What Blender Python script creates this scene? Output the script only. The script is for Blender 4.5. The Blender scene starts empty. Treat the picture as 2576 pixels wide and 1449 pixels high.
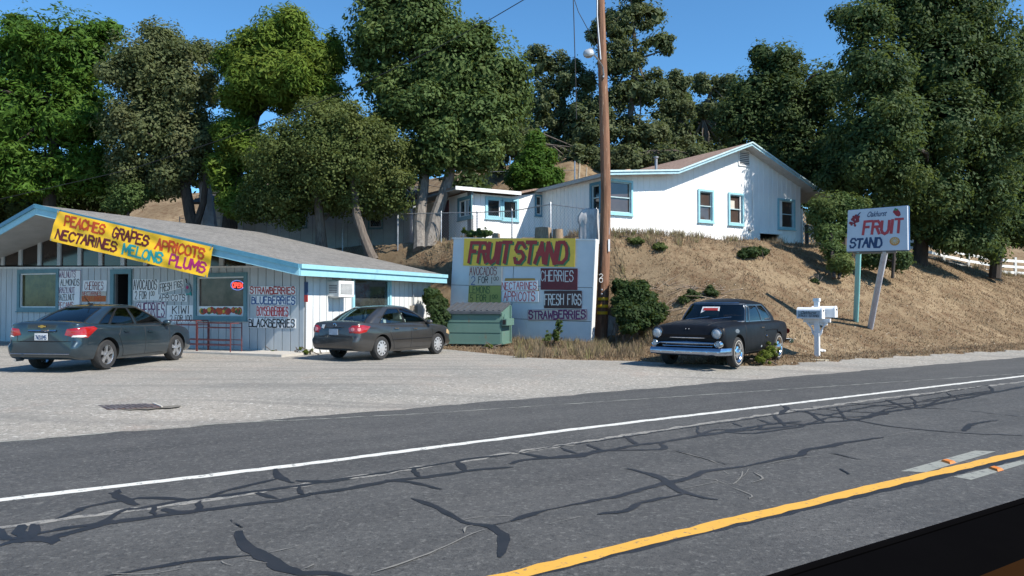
import bpy, bmesh, math, random
import numpy as np
from mathutils import Vector, Matrix
from mathutils.bvhtree import BVHTree
sc = bpy.context.scene
COL = sc.collection
R = math.radians
# ------------------------------------------------------------ camera, sky, sun, exposure
F_PX, CX, CY, W_PX = 1880.0, 1288.0, 724.5, 2576.0
PITCH = math.atan((765 - CY) / F_PX)
CAM = Vector((0, 0, 1.6))
cd = bpy.data.cameras.new('camera'); cam = bpy.data.objects.new('camera', cd); COL.objects.link(cam)
cam.location = CAM; cam.rotation_euler = (math.pi / 2 + PITCH, 0, 0)
cd.sensor_width = 36; cd.lens = 36 * F_PX / W_PX; cd.clip_start = 0.05; cd.clip_end = 2000
sc.camera = cam
SUN_AZ, SUN_EL = R(-34), R(45)
SDIR = Vector((math.cos(SUN_AZ) * math.cos(SUN_EL), math.sin(SUN_AZ) * math.cos(SUN_EL), math.sin(SUN_EL)))
world = bpy.data.worlds.new('World'); sc.world = world; world.use_nodes = True
wn = world.node_tree.nodes; wl = world.node_tree.links
sky = wn.new('ShaderNodeTexSky'); sky.sky_type = 'NISHITA'; sky.sun_disc = False
sky.sun_elevation = SUN_EL; sky.sun_rotation = math.atan2(SDIR.x, SDIR.y)
sky.air_density = 1.0; sky.dust_density = 0.0; sky.ozone_density = 5.0; sky.altitude = 1200
tint = wn.new('ShaderNodeMix'); tint.data_type = 'RGBA'; tint.blend_type = 'MULTIPLY'; tint.inputs[0].default_value = 1; tint.inputs[7].default_value = (.76, 1.16, 1.26, 1)
wl.new(sky.outputs[0], tint.inputs[6]); wl.new(tint.outputs[2], wn['Background'].inputs[0]); wn['Background'].inputs[1].default_value = 0.092
sl = bpy.data.lights.new('sun', 'SUN'); sl.energy = 4.4; sl.angle = R(0.53); sl.color = (1.0, 0.93, 0.82)
so = bpy.data.objects.new('sun', sl); COL.objects.link(so)
so.rotation_euler = SDIR.to_track_quat('Z', 'Y').to_euler(); so.location = (0, 0, 60)
sc.view_settings.view_transform = 'Standard'; sc.view_settings.look = 'None'
sc.view_settings.exposure = 0.78; sc.view_settings.gamma = 1; sc.view_settings.use_curve_mapping = False
# ------------------------------------------------------------ pixel and road helpers
def ray(x, y):
    a = (x - CX) / F_PX; b = (CY - y) / F_PX
    c, s = math.cos(PITCH), math.sin(PITCH)
    k = c - b * s
    return Vector((a / k, 1.0, (s + b * c) / k))
def P(x, y, d): return CAM + ray(x, y) * d
U = Vector((math.cos(R(33)), math.sin(R(33)), 0)); N = Vector((-math.sin(R(33)), math.cos(R(33)), 0))
def RS(s, t, z=0): return U * s + N * t + Vector((0, 0, z))
class Plane:
    """vertical plane: origin, horizontal direction e (to the right), outward normal m (towards viewer)"""
    def __init__(self, o, e):
        self.o = Vector(o); self.e = Vector(e).normalized(); self.m = Vector((self.e.y, -self.e.x, 0))
    def uz(self, x, y, off=0):
        r = ray(x, y); o = self.o + self.m * off
        t = (o - CAM).dot(self.m) / r.dot(self.m); p = CAM + r * t
        return ((p - o).dot(self.e), p.z)
    def pt(self, u, z, off=0): 
        p = self.o + self.e * u + self.m * off; return Vector((p.x, p.y, z))
    def rotz(self): return math.atan2(self.e.y, self.e.x)
# ------------------------------------------------------------ terrain
FOOT = np.array([(-70,58),(-22,42),(-8,31.6),(-3.2,28.4),(-1.2,28.0),(1.5,26.7),(3.3,25.7),(4.4,23.2),(6.1,21.9),(8.3,21.3),(13.5,24.4),(43,43.6),(90,74),(140,106)], float)
CREST = np.array([(-70,64),(-22,47),(-12,37),(-7.4,33.8),(-3.2,31.0),(-1.0,30.0),(1.5,28.6),(3.6,27.5),(5.2,27.9),(7.0,29.2),(12.3,32.3),(20.5,37.6),(30,43.6),(60,62.5),(140,114)], float)
def pdist(pl, X, Y):
    best = np.full(X.shape, 1e9)
    for (x0, y0), (x1, y1) in zip(pl[:-1], pl[1:]):
        dx, dy = x1 - x0, y1 - y0; L2 = dx * dx + dy * dy
        t = np.clip(((X - x0) * dx + (Y - y0) * dy) / L2, 0, 1)
        best = np.minimum(best, np.hypot(X - x0 - t * dx, Y - y0 - t * dy))
    return best
def behind(pl, X, Y): return Y > np.interp(X, pl[:, 0], pl[:, 1])
def sm(x): x = np.clip(x, 0, 1); return x * x * (3 - 2 * x)
def HT(X, Y):
    X = np.asarray(X, float); Y = np.asarray(Y, float)
    t = -U.y * X + U.x * Y; s = U.x * X + U.y * Y
    base = 0.13 * sm((t - 10.4) / 2.0) + 0.008 * np.clip(t - 12.5, 0, 60) * (t > 12.5)
    base = np.where(t < 10.4, -0.03, base)
    df = pdist(FOOT, X, Y) * np.where(behind(FOOT, X, Y), 1, 0)
    dc = pdist(CREST, X, Y); bc = behind(CREST, X, Y)
    f = np.where(bc, 1.0, df / np.maximum(df + dc, 1e-6))
    ztop = 4.22 - 1.0 * sm((X - 17) / 13)
    prof = 0.55 * f + 0.45 * sm(f)
    z = base + (ztop - base) * prof
    dcb = np.where(bc, dc, 0)
    st = np.interp(X, [-30, -14, -5, 40], [1.5, 2.5, 7, 5]); hh = np.interp(X, [-40, -10, 0, 16, 30, 60], [8, 7.5, 7.0, 6.5, 4.0, 5.0])
    z = z + hh * sm((dcb - st) / np.interp(X, [-12, -4], [18, 12])) + 0.02 * np.clip(dcb - 30, 0, 80)
    rough = (np.sin(X * 1.7 + Y * .6) * np.sin(Y * 1.3 - X * .4) * .07 + np.sin(X * 4.1 + 1) * np.sin(Y * 3.7 + X) * .03) * np.clip(df, 0, 1) * np.where(bc, .5, 1)
    return z + rough
def H(x, y): return float(HT(np.array([x]), np.array([y]))[0])
def G(x, y, z=None):
    """ground point seen at pixel (x, y)"""
    r = ray(x, y)
    if z is not None:
        return CAM + r * ((z - CAM.z) / r.z)
    d = np.arange(3.5, 90, 0.02); px = r.x * d; z_ = CAM.z + r.z * d
    k = np.nonzero(z_ <= np.maximum(HT(px, d), 0))[0]
    k = k[0] if len(k) else len(d) - 1
    return Vector((px[k], d[k], float(max(HT(px[k:k+1], d[k:k+1])[0], 0))))
# ------------------------------------------------------------ object helpers
def tag(o, label=None, cat=None, group=None, kind=None):
    if label: o['label'] = label
    if cat: o['category'] = cat
    if group: o['group'] = group
    if kind: o['kind'] = kind
    return o
def thing(name, label, cat, loc=(0, 0, 0), rz=0, group=None, rot=None):
    o = bpy.data.objects.new(name, None); COL.objects.link(o)
    o.empty_display_size = .3; o.location = loc; o.rotation_euler = rot if rot else (0, 0, rz)
    return tag(o, label, cat, group)
class MB:
    def __init__(self): self.v = []; self.f = []; self.mi = []
    def add(self, vs, fs, mi=0):
        n = len(self.v); self.v += [tuple(v) for v in vs]
        for f in fs: self.f.append(tuple(i + n for i in f)); self.mi.append(mi)
        return self
    def box(self, c, s, M=None, mi=0):
        c = Vector(c); hx, hy, hz = s[0] / 2, s[1] / 2, s[2] / 2
        vs = [Vector((x * hx, y * hy, z * hz)) for x in (-1, 1) for y in (-1, 1) for z in (-1, 1)]
        vs = [(M @ v if M else v) + c for v in vs]
        return self.add(vs, [(0,1,3,2),(4,6,7,5),(0,4,5,1),(2,3,7,6),(0,2,6,4),(1,5,7,3)], mi)
    def prism(self, poly, off, mi=0):
        """polygon of 3-D points pushed along the vector off"""
        n = len(poly); off = Vector(off)
        a = [Vector(p) for p in poly]; b = [p + off for p in a]
        return self.add(a + b, [tuple(range(n))[::-1], tuple(range(n, 2 * n))] + [(i, (i + 1) % n, n + (i + 1) % n, n + i) for i in range(n)], mi)
    def bar(self, a, b, w, h=None, up=(0, 0, 1), mi=0):
        """rectangular bar from a to b, w wide, h high (along up)"""
        h = h or w; a = Vector(a); b = Vector(b); d = (b - a).normalized(); up = Vector(up)
        if abs(d.dot(up.normalized())) > .98: up = Vector((1, 0, 0))
        x = d.cross(up).normalized() * w / 2; y = x.cross(d).normalized() * h / 2
        return self.add([a-x-y, a+x-y, a+x+y, a-x+y, b-x-y, b+x-y, b+x+y, b-x+y], [(3,2,1,0),(4,5,6,7),(0,1,5,4),(1,2,6,5),(2,3,7,6),(3,0,4,7)], mi)
    def tube(self, pts, r, n=8, mi=0, cap=True):
        pts = [Vector(p) for p in pts]; rr = r if isinstance(r, (list, tuple)) else [r] * len(pts)
        ring0 = None; vs = []; fs = []
        ref = Vector((0, 0, 1)) if abs((pts[-1] - pts[0]).normalized().z) < .9 else Vector((1, 0, 0))
        for i, p in enumerate(pts):
            d = (pts[min(i + 1, len(pts) - 1)] - pts[max(i - 1, 0)]).normalized()
            x = d.cross(ref).normalized(); y = x.cross(d)
            for k in range(n):
                a = 2 * math.pi * k / n; vs.append(p + (x * math.cos(a) + y * math.sin(a)) * rr[i])
        for i in range(len(pts) - 1):
            for k in range(n):
                k2 = (k + 1) % n; fs.append((i * n + k, i * n + k2, (i + 1) * n + k2, (i + 1) * n + k))
        if cap: fs += [tuple(range(n)), tuple(range((len(pts) - 1) * n, len(pts) * n))[::-1]]
        return self.add(vs, fs, mi)
    def lathe(self, prof, c, axis='y', n=24, mi=0, M=None):
        """prof: (radius, along) pairs turned round an axis through c"""
        c = Vector(c); vs = []; fs = []
        for r_, a_ in prof:
            for k in range(n):
                t = 2 * math.pi * k / n; q = (r_ * math.cos(t), r_ * math.sin(t))
                v = Vector((q[0], a_, q[1])) if axis == 'y' else (Vector((q[0], q[1], a_)) if axis == 'z' else Vector((a_, q[0], q[1])))
                vs.append((M @ v if M else v) + c)
        for i in range(len(prof) - 1):
            for k in range(n):
                k2 = (k + 1) % n; fs.append((i * n + k, i * n + k2, (i + 1) * n + k2, (i + 1) * n + k))
        return self.add(vs, fs, mi)
INV = {}
def part(name, mb, mat, parent=None, world_co=False, smooth=False, label=None, kind=None, fix=True):
    me = bpy.data.meshes.new(name)
    vs = mb.v
    if world_co and parent is not None:
        r = parent
        while r.parent: r = r.parent
        Mi = (Matrix.Translation(r.location) @ r.rotation_euler.to_matrix().to_4x4()).inverted()
        vs = [tuple(Mi @ Vector(v)) for v in vs]
    me.from_pydata(vs, [], mb.f)
    mats = mat if isinstance(mat, (list, tuple)) else [mat]
    for m in mats: me.materials.append(m)
    if len(mats) > 1: me.polygons.foreach_set('material_index', mb.mi)
    if fix:
        b = bmesh.new(); b.from_mesh(me); bmesh.ops.recalc_face_normals(b, faces=b.faces); b.to_mesh(me); b.free()
    if smooth:
        me.polygons.foreach_set('use_smooth', [True] * len(me.polygons)); me.set_sharp_from_angle(angle=R(38))
    me.update()
    o = bpy.data.objects.new(name, me); COL.objects.link(o); o.parent = parent
    if label: o['label'] = label
    if kind: o['kind'] = kind
    return o
def solo(name, mb, mat, label, cat, loc=None, group=None, smooth=False, kind=None):
    """a thing that is one mesh, built in world coordinates, origin moved to its base"""
    v = np.array(mb.v); c = Vector(loc) if loc is not None else Vector((v[:,0].mean(), v[:,1].mean(), v[:,2].min()))
    mb.v = [tuple(Vector(p) - c) for p in mb.v]
    o = part(name, mb, mat, None, smooth=smooth); o.location = c
    return tag(o, label, cat, group, kind)
def copy_tree(o, parent=None):
    c = o.copy(); COL.objects.link(c); c.parent = parent
    for ch in list(o.children): copy_tree(ch, c)
    return c
# ------------------------------------------------------------ materials
def nt(name):
    m = bpy.data.materials.new(name); m.use_nodes = True
    return m, m.node_tree.nodes, m.node_tree.links, m.node_tree.nodes['Principled BSDF']
def mix(n, l, a, b, fac, typ='MIX'):
    x = n.new('ShaderNodeMix'); x.data_type = 'RGBA'; x.blend_type = typ
    for sock, val in ((x.inputs[6], a), (x.inputs[7], b), (x.inputs[0], fac)):
        if hasattr(val, 'links'): l.new(val, sock)
        elif isinstance(val, (int, float)): sock.default_value = val
        else: sock.default_value = (*val, 1)
    return x.outputs[2]
def noise(n, l, scale, detail=4, rough=.6, vec=None, out=0, dist=0):
    x = n.new('ShaderNodeTexNoise'); x.inputs['Scale'].default_value = scale; x.inputs['Detail'].default_value = detail
    x.inputs['Roughness'].default_value = rough; x.inputs['Distortion'].default_value = dist
    if vec is not None: l.new(vec, x.inputs['Vector'])
    return x.outputs[out]
def ramp(n, l, fac, stops):
    x = n.new('ShaderNodeValToRGB'); l.new(fac, x.inputs[0]); e = x.color_ramp.elements
    while len(e) < len(stops): e.new(.5)
    for el, (p_, c_) in zip(e, stops): el.position = p_; el.color = (*c_, 1) if hasattr(c_, '__len__') else (c_, c_, c_, 1)
    return x.outputs[0]
def coord(n, l, kind='Object', scale=(1, 1, 1)):
    t = n.new('ShaderNodeTexCoord'); mp = n.new('ShaderNodeMapping'); mp.inputs['Scale'].default_value = scale
    l.new(t.outputs[kind], mp.inputs['Vector']); return mp.outputs[0]
def bump(n, l, b, h, strength=.3, dist=.02):
    x = n.new('ShaderNodeBump'); x.inputs['Strength'].default_value = strength; x.inputs['Distance'].default_value = dist
    l.new(h, x.inputs['Height']); l.new(x.outputs[0], b.inputs['Normal'])
def geo_pos(n, l, scale=(1, 1, 1)):
    t = n.new('ShaderNodeNewGeometry'); mp = n.new('ShaderNodeMapping'); mp.inputs['Scale'].default_value = scale
    l.new(t.outputs['Position'], mp.inputs['Vector']); return mp.outputs[0]
_MC = {}
def M_(name, c, rough=.6, c2=None, scale=6, metal=0, bmp=0, bscale=40, stretch=(1, 1, 1), coat=0, spec=.5):
    """plain surface with noise between two colours"""
    if name in _MC: return _MC[name]
    m, n, l, b = nt(name)
    c2 = c2 or tuple(x * .8 for x in c)
    v = coord(n, l, 'Object', stretch)
    f = ramp(n, l, noise(n, l, scale, 5, .65, v), [(.35, 0), (.68, 1)])
    l.new(mix(n, l, c, c2, f), b.inputs['Base Color'])
    b.inputs['Roughness'].default_value = rough; b.inputs['Metallic'].default_value = metal
    b.inputs['Specular IOR Level'].default_value = spec
    if coat: b.inputs['Coat Weight'].default_value = coat; b.inputs['Coat Roughness'].default_value = .04
    if bmp: bump(n, l, b, noise(n, l, bscale, 4, .6, v), bmp, .01)
    _MC[name] = m; return m
def glass_mat(name, tint, gloss=.9, refl=.1, rough=.02):
    """thin pane: tinted see-through plus mirror reflection growing at grazing angles"""
    if name in _MC: return _MC[name]
    m, n, l, b = nt(name); out = n['Material Output']
    t = n.new('ShaderNodeBsdfTransparent'); t.inputs[0].default_value = (*tint, 1)
    g = n.new('ShaderNodeBsdfGlossy'); g.inputs[0].default_value = (gloss, gloss, gloss, 1); g.inputs['Roughness'].default_value = rough
    fr = n.new('ShaderNodeLayerWeight'); fr.inputs[0].default_value = .25
    ad = n.new('ShaderNodeMath'); ad.operation = 'MULTIPLY_ADD'; l.new(fr.outputs['Fresnel'], ad.inputs[0]); ad.inputs[1].default_value = .9; ad.inputs[2].default_value = refl * .5
    mx = n.new('ShaderNodeMixShader'); l.new(ad.outputs[0], mx.inputs[0]); l.new(t.outputs[0], mx.inputs[1]); l.new(g.outputs[0], mx.inputs[2])
    l.new(mx.outputs[0], out.inputs[0]); _MC[name] = m; return m
WHITE = M_('white_paint', (.74, .75, .74), .55, (.60, .61, .60), 3, bmp=.12, stretch=(1, 1, .35))
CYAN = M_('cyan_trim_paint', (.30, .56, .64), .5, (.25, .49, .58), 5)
CYAND = M_('blue_trim_and_rake_shade', (.09, .25, .35), .5, (.06, .20, .29), 5)  # plain blue on window trim; on the rakes it paints in shade
TEAL = M_('teal_trim_paint', (.12, .25, .29), .55, (.08, .19, .23), 5)
BLACK = M_('black_rubber', (.012, .012, .013), .7)
DARKIN = M_('dark_interior', (.01, .01, .011), .9)
DARKGLASS = M_('dark_window_glass', (.008, .009, .01), .06, (.014, .014, .014), 3, spec=.8)
STEEL = M_('galvanised_steel', (.42, .44, .46), .45, (.30, .31, .33), 12, metal=.7)
CHROME = M_('chrome', (.75, .77, .80), .12, (.6, .62, .66), 8, metal=1)
# ------------------------------------------------------------ ground sheets
def ground_material():
    m, n, l, b = nt('dry_grass_ground'); v = geo_pos(n, l)
    big = noise(n, l, .35, 5, .6, v); mid = noise(n, l, 2.2, 6, .7, v); fine = noise(n, l, 38, 5, .75, v)
    c = mix(n, l, (.165, .120, .074), (.275, .208, .132), ramp(n, l, big, [(.38, 0), (.62, 1)]))
    c = mix(n, l, c, (.115, .068, .040), ramp(n, l, mid, [(.46, 0), (.66, .9)]))
    c = mix(n, l, c, (.095, .065, .040), ramp(n, l, noise(n, l, 6, 7, .8, v), [(.54, 0), (.70, .8)])); c = mix(n, l, c, (.40, .31, .20), ramp(n, l, fine, [(.56, 0), (.72, .8)]))
    c = mix(n, l, c, (.085, .06, .035), ramp(n, l, noise(n, l, 55, 4, .7, v), [(.56, 0), (.70, .85)]))
    l.new(c, b.inputs['Base Color']); b.inputs['Roughness'].default_value = .95; b.inputs['Specular IOR Level'].default_value = .1
    bump(n, l, b, mix(n, l, mid, fine, .5), .7, .08); return m
def asphalt_material():
    m, n, l, b = nt('road_asphalt'); v = geo_pos(n, l)
    rot = n.new('ShaderNodeMapping'); rot.inputs['Rotation'].default_value = (0, 0, -R(33)); l.new(v, rot.inputs[0])
    st = n.new('ShaderNodeMapping'); st.inputs['Scale'].default_value = (.12, 1.6, 1); l.new(rot.outputs[0], st.inputs[0])
    lane = noise(n, l, 1.0, 5, .6, st.outputs[0]); fine = noise(n, l, 60, 6, .8, v); big = noise(n, l, .6, 4, .6, v)
    c = mix(n, l, (.052, .053, .054), (.078, .079, .079), ramp(n, l, lane, [(.35, 0), (.65, 1)]))
    c = mix(n, l, c, (.115, .114, .110), ramp(n, l, big, [(.50, 0), (.75, .6)]))
    c = mix(n, l, c, (.026, .027, .029), ramp(n, l, noise(n, l, 70, 4, .75, v), [(.5, 0), (.66, .8)]))
    c = mix(n, l, c, (.22, .215, .20), ramp(n, l, fine, [(.58, 0), (.72, .7)]))
    # pale worn specks and hairline cracks
    vo = n.new('ShaderNodeTexVoronoi'); vo.feature = 'DISTANCE_TO_EDGE'; vo.inputs['Scale'].default_value = .9
    wv = n.new('ShaderNodeMix'); wv.data_type = 'RGBA'; wv.inputs[0].default_value = .22; l.new(v, wv.inputs[6]); l.new(noise(n, l, 2.5, 5, .7, v, out=1), wv.inputs[7]); l.new(wv.outputs[2], vo.inputs['Vector'])
    ck = ramp(n, l, vo.outputs[0], [(0, 1), (.006, 0)])
    gate = ramp(n, l, noise(n, l, .45, 2, .5, v), [(.56, 0), (.60, 1)])
    mm = n.new('ShaderNodeMath'); mm.operation = 'MULTIPLY'; l.new(ck, mm.inputs[0]); l.new(gate, mm.inputs[1])
    m2 = n.new('ShaderNodeMath'); m2.operation = 'MULTIPLY'; l.new(mm.outputs[0], m2.inputs[0]); m2.inputs[1].default_value = .6
    c = mix(n, l, c, (.045, .046, .048), m2.outputs[0])
    c = mix(n, l, c, (.125, .123, .118), ramp(n, l, noise(n, l, 11, 8, .9, v), [(.50, 0), (.66, .75)]))
    c = mix(n, l, c, (.20, .20, .19), ramp(n, l, noise(n, l, 26, 3, .6, v), [(.56, 0), (.70, .5)])); c = mix(n, l, c, (.018, .019, .021), ramp(n, l, noise(n, l, 31, 3, .6, v), [(.55, 0), (.68, .55)]))
    l.new(c, b.inputs['Base Color']); b.inputs['Roughness'].default_value = .82; b.inputs['Specular IOR Level'].default_value = .35
    bump(n, l, b, fine, .55, .012); return m
def gravel_material():
    m, n, l, b = nt('parking_gravel_asphalt'); v = geo_pos(n, l)
    fine = noise(n, l, 45, 6, .8, v); big = noise(n, l, .35, 5, .6, v); sp = noise(n, l, 22, 3, .8, v)
    c = mix(n, l, (.245, .238, .215), (.34, .312, .272), ramp(n, l, big, [(.35, 0), (.65, 1)]))
    c = mix(n, l, c, (.33, .25, .20), ramp(n, l, noise(n, l, .9, 4, .6, v), [(.56, 0), (.74, .4)]))
    c = mix(n, l, c, (.08, .078, .072), ramp(n, l, fine, [(.50, 0), (.68, .85)]))
    c = mix(n, l, c, (.42, .40, .36), ramp(n, l, sp, [(.58, 0), (.70, .7)]))
    c = mix(n, l, c, (.11, .107, .098), ramp(n, l, noise(n, l, 9, 8, .9, v), [(.50, 0), (.64, .75)])); c = mix(n, l, c, (.38, .355, .315), ramp(n, l, noise(n, l, 7, 8, .9, geo_pos(n, l, (1, 1.7, 1))), [(.55, 0), (.68, .7)]))
    dk = ramp(n, l, noise(n, l, 3.2, 5, .75, v, dist=.6), [(.66, 0), (.72, .55)])
    c = mix(n, l, c, (.09, .085, .075), dk)
    c = mix(n, l, c, (.52, .50, .46), ramp(n, l, noise(n, l, 17, 3, .6, v), [(.56, 0), (.68, .75)])); c = mix(n, l, c, (.09, .085, .078), ramp(n, l, noise(n, l, 19, 3, .6, v), [(.56, 0), (.68, .5)]))
    rt_ = n.new('ShaderNodeMapping'); rt_.inputs['Rotation'].default_value = (0, 0, -R(20)); rt_.inputs['Scale'].default_value = (.1, 1.5, 1); l.new(v, rt_.inputs[0])
    c = mix(n, l, c, (.15, .145, .135), ramp(n, l, noise(n, l, 1.3, 3, .5, rt_.outputs[0]), [(.54, 0), (.66, .5)]))
    l.new(c, b.inputs['Base Color']); b.inputs['Roughness'].default_value = .9
    bump(n, l, b, fine, .7, .02); return m
GROUND = ground_material(); ASPHALT = asphalt_material(); GRAVEL = gravel_material()
def grid_sheet(name, P3, mat, kind='structure'):
    nu, nv = P3.shape[:2]
    idx = np.arange(nu * nv).reshape(nu, nv)
    f = np.stack([idx[:-1, :-1], idx[1:, :-1], idx[1:, 1:], idx[:-1, 1:]], -1).reshape(-1, 4)
    me = bpy.data.meshes.new(name); me.from_pydata(P3.reshape(-1, 3).tolist(), [], f.tolist()); me.materials.append(mat)
    me.polygons.foreach_set('use_smooth', [True] * len(me.polygons)); me.update()
    o = bpy.data.objects.new(name, me); COL.objects.link(o)
    if kind: o['kind'] = kind
    return o
xs = np.concatenate([np.linspace(-900, -80, 14), np.arange(-76, -24, 3.0), np.arange(-24, 36, .4), np.arange(36, 80, 2.5), np.linspace(84, 900, 14)])
ys = np.concatenate([np.linspace(-300, -20, 6), np.arange(-16, 8, 3.0), np.arange(8, 44, .4), np.arange(44, 90, 2.0), np.linspace(94, 1200, 16)])
XX, YY = np.meshgrid(xs, ys, indexing='ij')
grid_sheet('ground', np.stack([XX, YY, HT(XX, YY)], -1), GROUND)
# parking lot: from the road's edge up to the grass, its edge ragged
def tb(s):
    r = np.interp(s, [-60, -8, 8.6, 9.6, 10.4, 10.9, 11.2, 12.0, 12.8, 13.6, 14.6, 18, 24, 32, 80, 150], [36, 36, 34, 27, 21.8, 20.4, 16.8, 15.2, 14.4, 12.9, 11.75, 11.9, 11.7, 11.3, 11.4, 11.4])
    return r + .10 * np.sin(s * 3.1) + .07 * np.sin(s * 7.3 + 1) + .04 * np.sin(s * 17.)
ss = np.concatenate([np.arange(-60, -12, 2.0), np.arange(-12, 34, .12), np.arange(34, 150, 1.5)])
vv = np.linspace(0, 1, 60)
SS = np.repeat(ss[:, None], len(vv), 1); TT = 10.35 + (tb(ss)[:, None] - 10.35) * vv[None, :]
XX = U.x * SS + N.x * TT; YY = U.y * SS + N.y * TT
ZZ = np.maximum(HT(XX, YY), 0) + .012
ZZ[:, -1] -= .03
grid_sheet('parking_lot', np.stack([XX, YY, ZZ], -1), GRAVEL)
# road sheet
ts = np.linspace(-14, 10.4, 30); ss = np.arange(-80, 220, 4.0)
SS, TT = np.meshgrid(np.concatenate([np.arange(-80, -12, 4.0), np.arange(-12, 34, .25), np.arange(34, 220, 3.0)]), ts, indexing='ij')
TT = TT.copy(); TT[:, -1] += .035 * np.sin(SS[:, -1] * 2.3) + .03 * np.sin(SS[:, -1] * 5.9 + 2) + .02 * np.sin(SS[:, -1] * 14.)
XX = U.x * SS + N.x * TT; YY = U.y * SS + N.y * TT
road = grid_sheet('road', np.stack([XX, YY, np.where(TT > 10.3, .016, .016) + 0 * XX], -1), ASPHALT)
RZ = .016
def ribbon(name, pts, width, mat, z, parent=road, rag=.0, seed=0):
    """flat strip along 2-D points; width may be a list"""
    rnd = random.Random(seed); pts = [Vector((p[0], p[1], 0)) for p in pts]
    w = width if isinstance(width, (list, tuple)) else [width] * len(pts)
    P_, W_ = [], []
    for i in range(len(pts) - 1):
        L = (pts[i + 1] - pts[i]).length; k = max(1, int(L / .12)) if rag else 1
        for j in range(k):
            a = j / k; P_.append(pts[i].lerp(pts[i + 1], a)); W_.append(w[i] * (1 - a) + w[i + 1] * a)
    P_.append(pts[-1]); W_.append(w[-1]); mb = MB(); vs = []
    for i, p in enumerate(P_):
        d = (P_[min(i + 1, len(P_) - 1)] - P_[max(i - 1, 0)]).normalized(); q = Vector((-d.y, d.x, 0))
        c = p + q * rnd.uniform(-1, 1) * rag * .8
        vs += [c + q * (W_[i] / 2 + rnd.uniform(-1, 1) * rag) + Vector((0, 0, z)), c - q * (W_[i] / 2 + rnd.uniform(-1, 1) * rag) + Vector((0, 0, z))]
    mb.add(vs, [(2 * i, 2 * i + 1, 2 * i + 3, 2 * i + 2) for i in range(len(P_) - 1)])
    o = part(name, mb, mat, parent, fix=False); return o
def paint_material(name, c, wear):
    m, n, l, b = nt(name); v = geo_pos(n, l)
    f = ramp(n, l, noise(n, l, 16, 6, .8, v), [(wear, 0), (wear + .08, 1)])
    c = mix(n, l, c, tuple(x * .82 for x in c), noise(n, l, 3, 4, .6, v))
    l.new(mix(n, l, c, (.10, .10, .10), f), b.inputs['Base Color']); b.inputs['Roughness'].default_value = .7; return m
WPAINT = paint_material('white_road_paint', (.66, .66, .62), .555)
FPAINT = paint_material('faded_grey_road_paint', (.27, .26, .235), .50)
FPAINT2 = paint_material('pale_scraped_patch', (.27, .28, .25), .54)
YPAINT = paint_material('yellow_road_paint', (.66, .36, .055), .58)
TARM = M_('crack_sealer_tar', (.014, .016, .020), .5, (.024, .025, .029), 5)
PALE = M_('pale_crack_dust', (.19, .185, .17), .9)
def rline(name, t, w, mat, s0=-40, s1=170, z=.004, dt=0, label=None, rag=.012, seed=1):
    pts = [RS(s, t + dt * s) for s in np.arange(s0, s1, 1.5)]
    o = ribbon(name, pts, w, mat, RZ + z, rag=rag, seed=seed)
    if label: o['label'] = label
    return o
def st_of(x, y):
    p = G(x, y, RZ); return U.dot(p), N.dot(p)
def line_px(name, pxs, w, mat, z, label=None, rag=.01, seed=1):
    q = [st_of(*p) for p in pxs]; (s0, t0), (s1, t1) = q[0], q[-1]; k = (t1 - t0) / (s1 - s0)
    s_ = np.arange(s0 - 30, s1 + 120, 1.2)
    o = ribbon(name, [RS(s, float(np.interp(s, [a for a, _ in q], [b for _, b in q])) if s0 <= s <= s1 else (t0 + k * (s - s0))) for s in s_], w, mat, RZ + z, rag=rag, seed=seed)
    if label: o['label'] = label
    return o
line_px('edge_line', [(0, 1258), (700, 1176), (1500, 1073), (2576, 946)], .125, WPAINT, .002, 'white edge line')
line_px('faded_line', [(0, 1328), (400, 1275), (1180, 1158), (1700, 1076), (2200, 1005), (2560, 962)], .10, FPAINT, .002, 'faded older edge line', .03, 3)
line_px('centre_line', [(1290, 1449), (1700, 1345), (2100, 1250), (2576, 1139)], .13, YPAINT, .0035, 'yellow centre line')
line_px('centre_line', [(1320, 1449), (1715, 1350), (2110, 1259), (2576, 1149)], .10, TARM, .0018, 'dark tar edge below the yellow line', .012, 5)
line_px('scrape_mark', [(60, 1108), (500, 1068), (1000, 1045)], .035, FPAINT2, .003, None, .02, 9)
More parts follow.
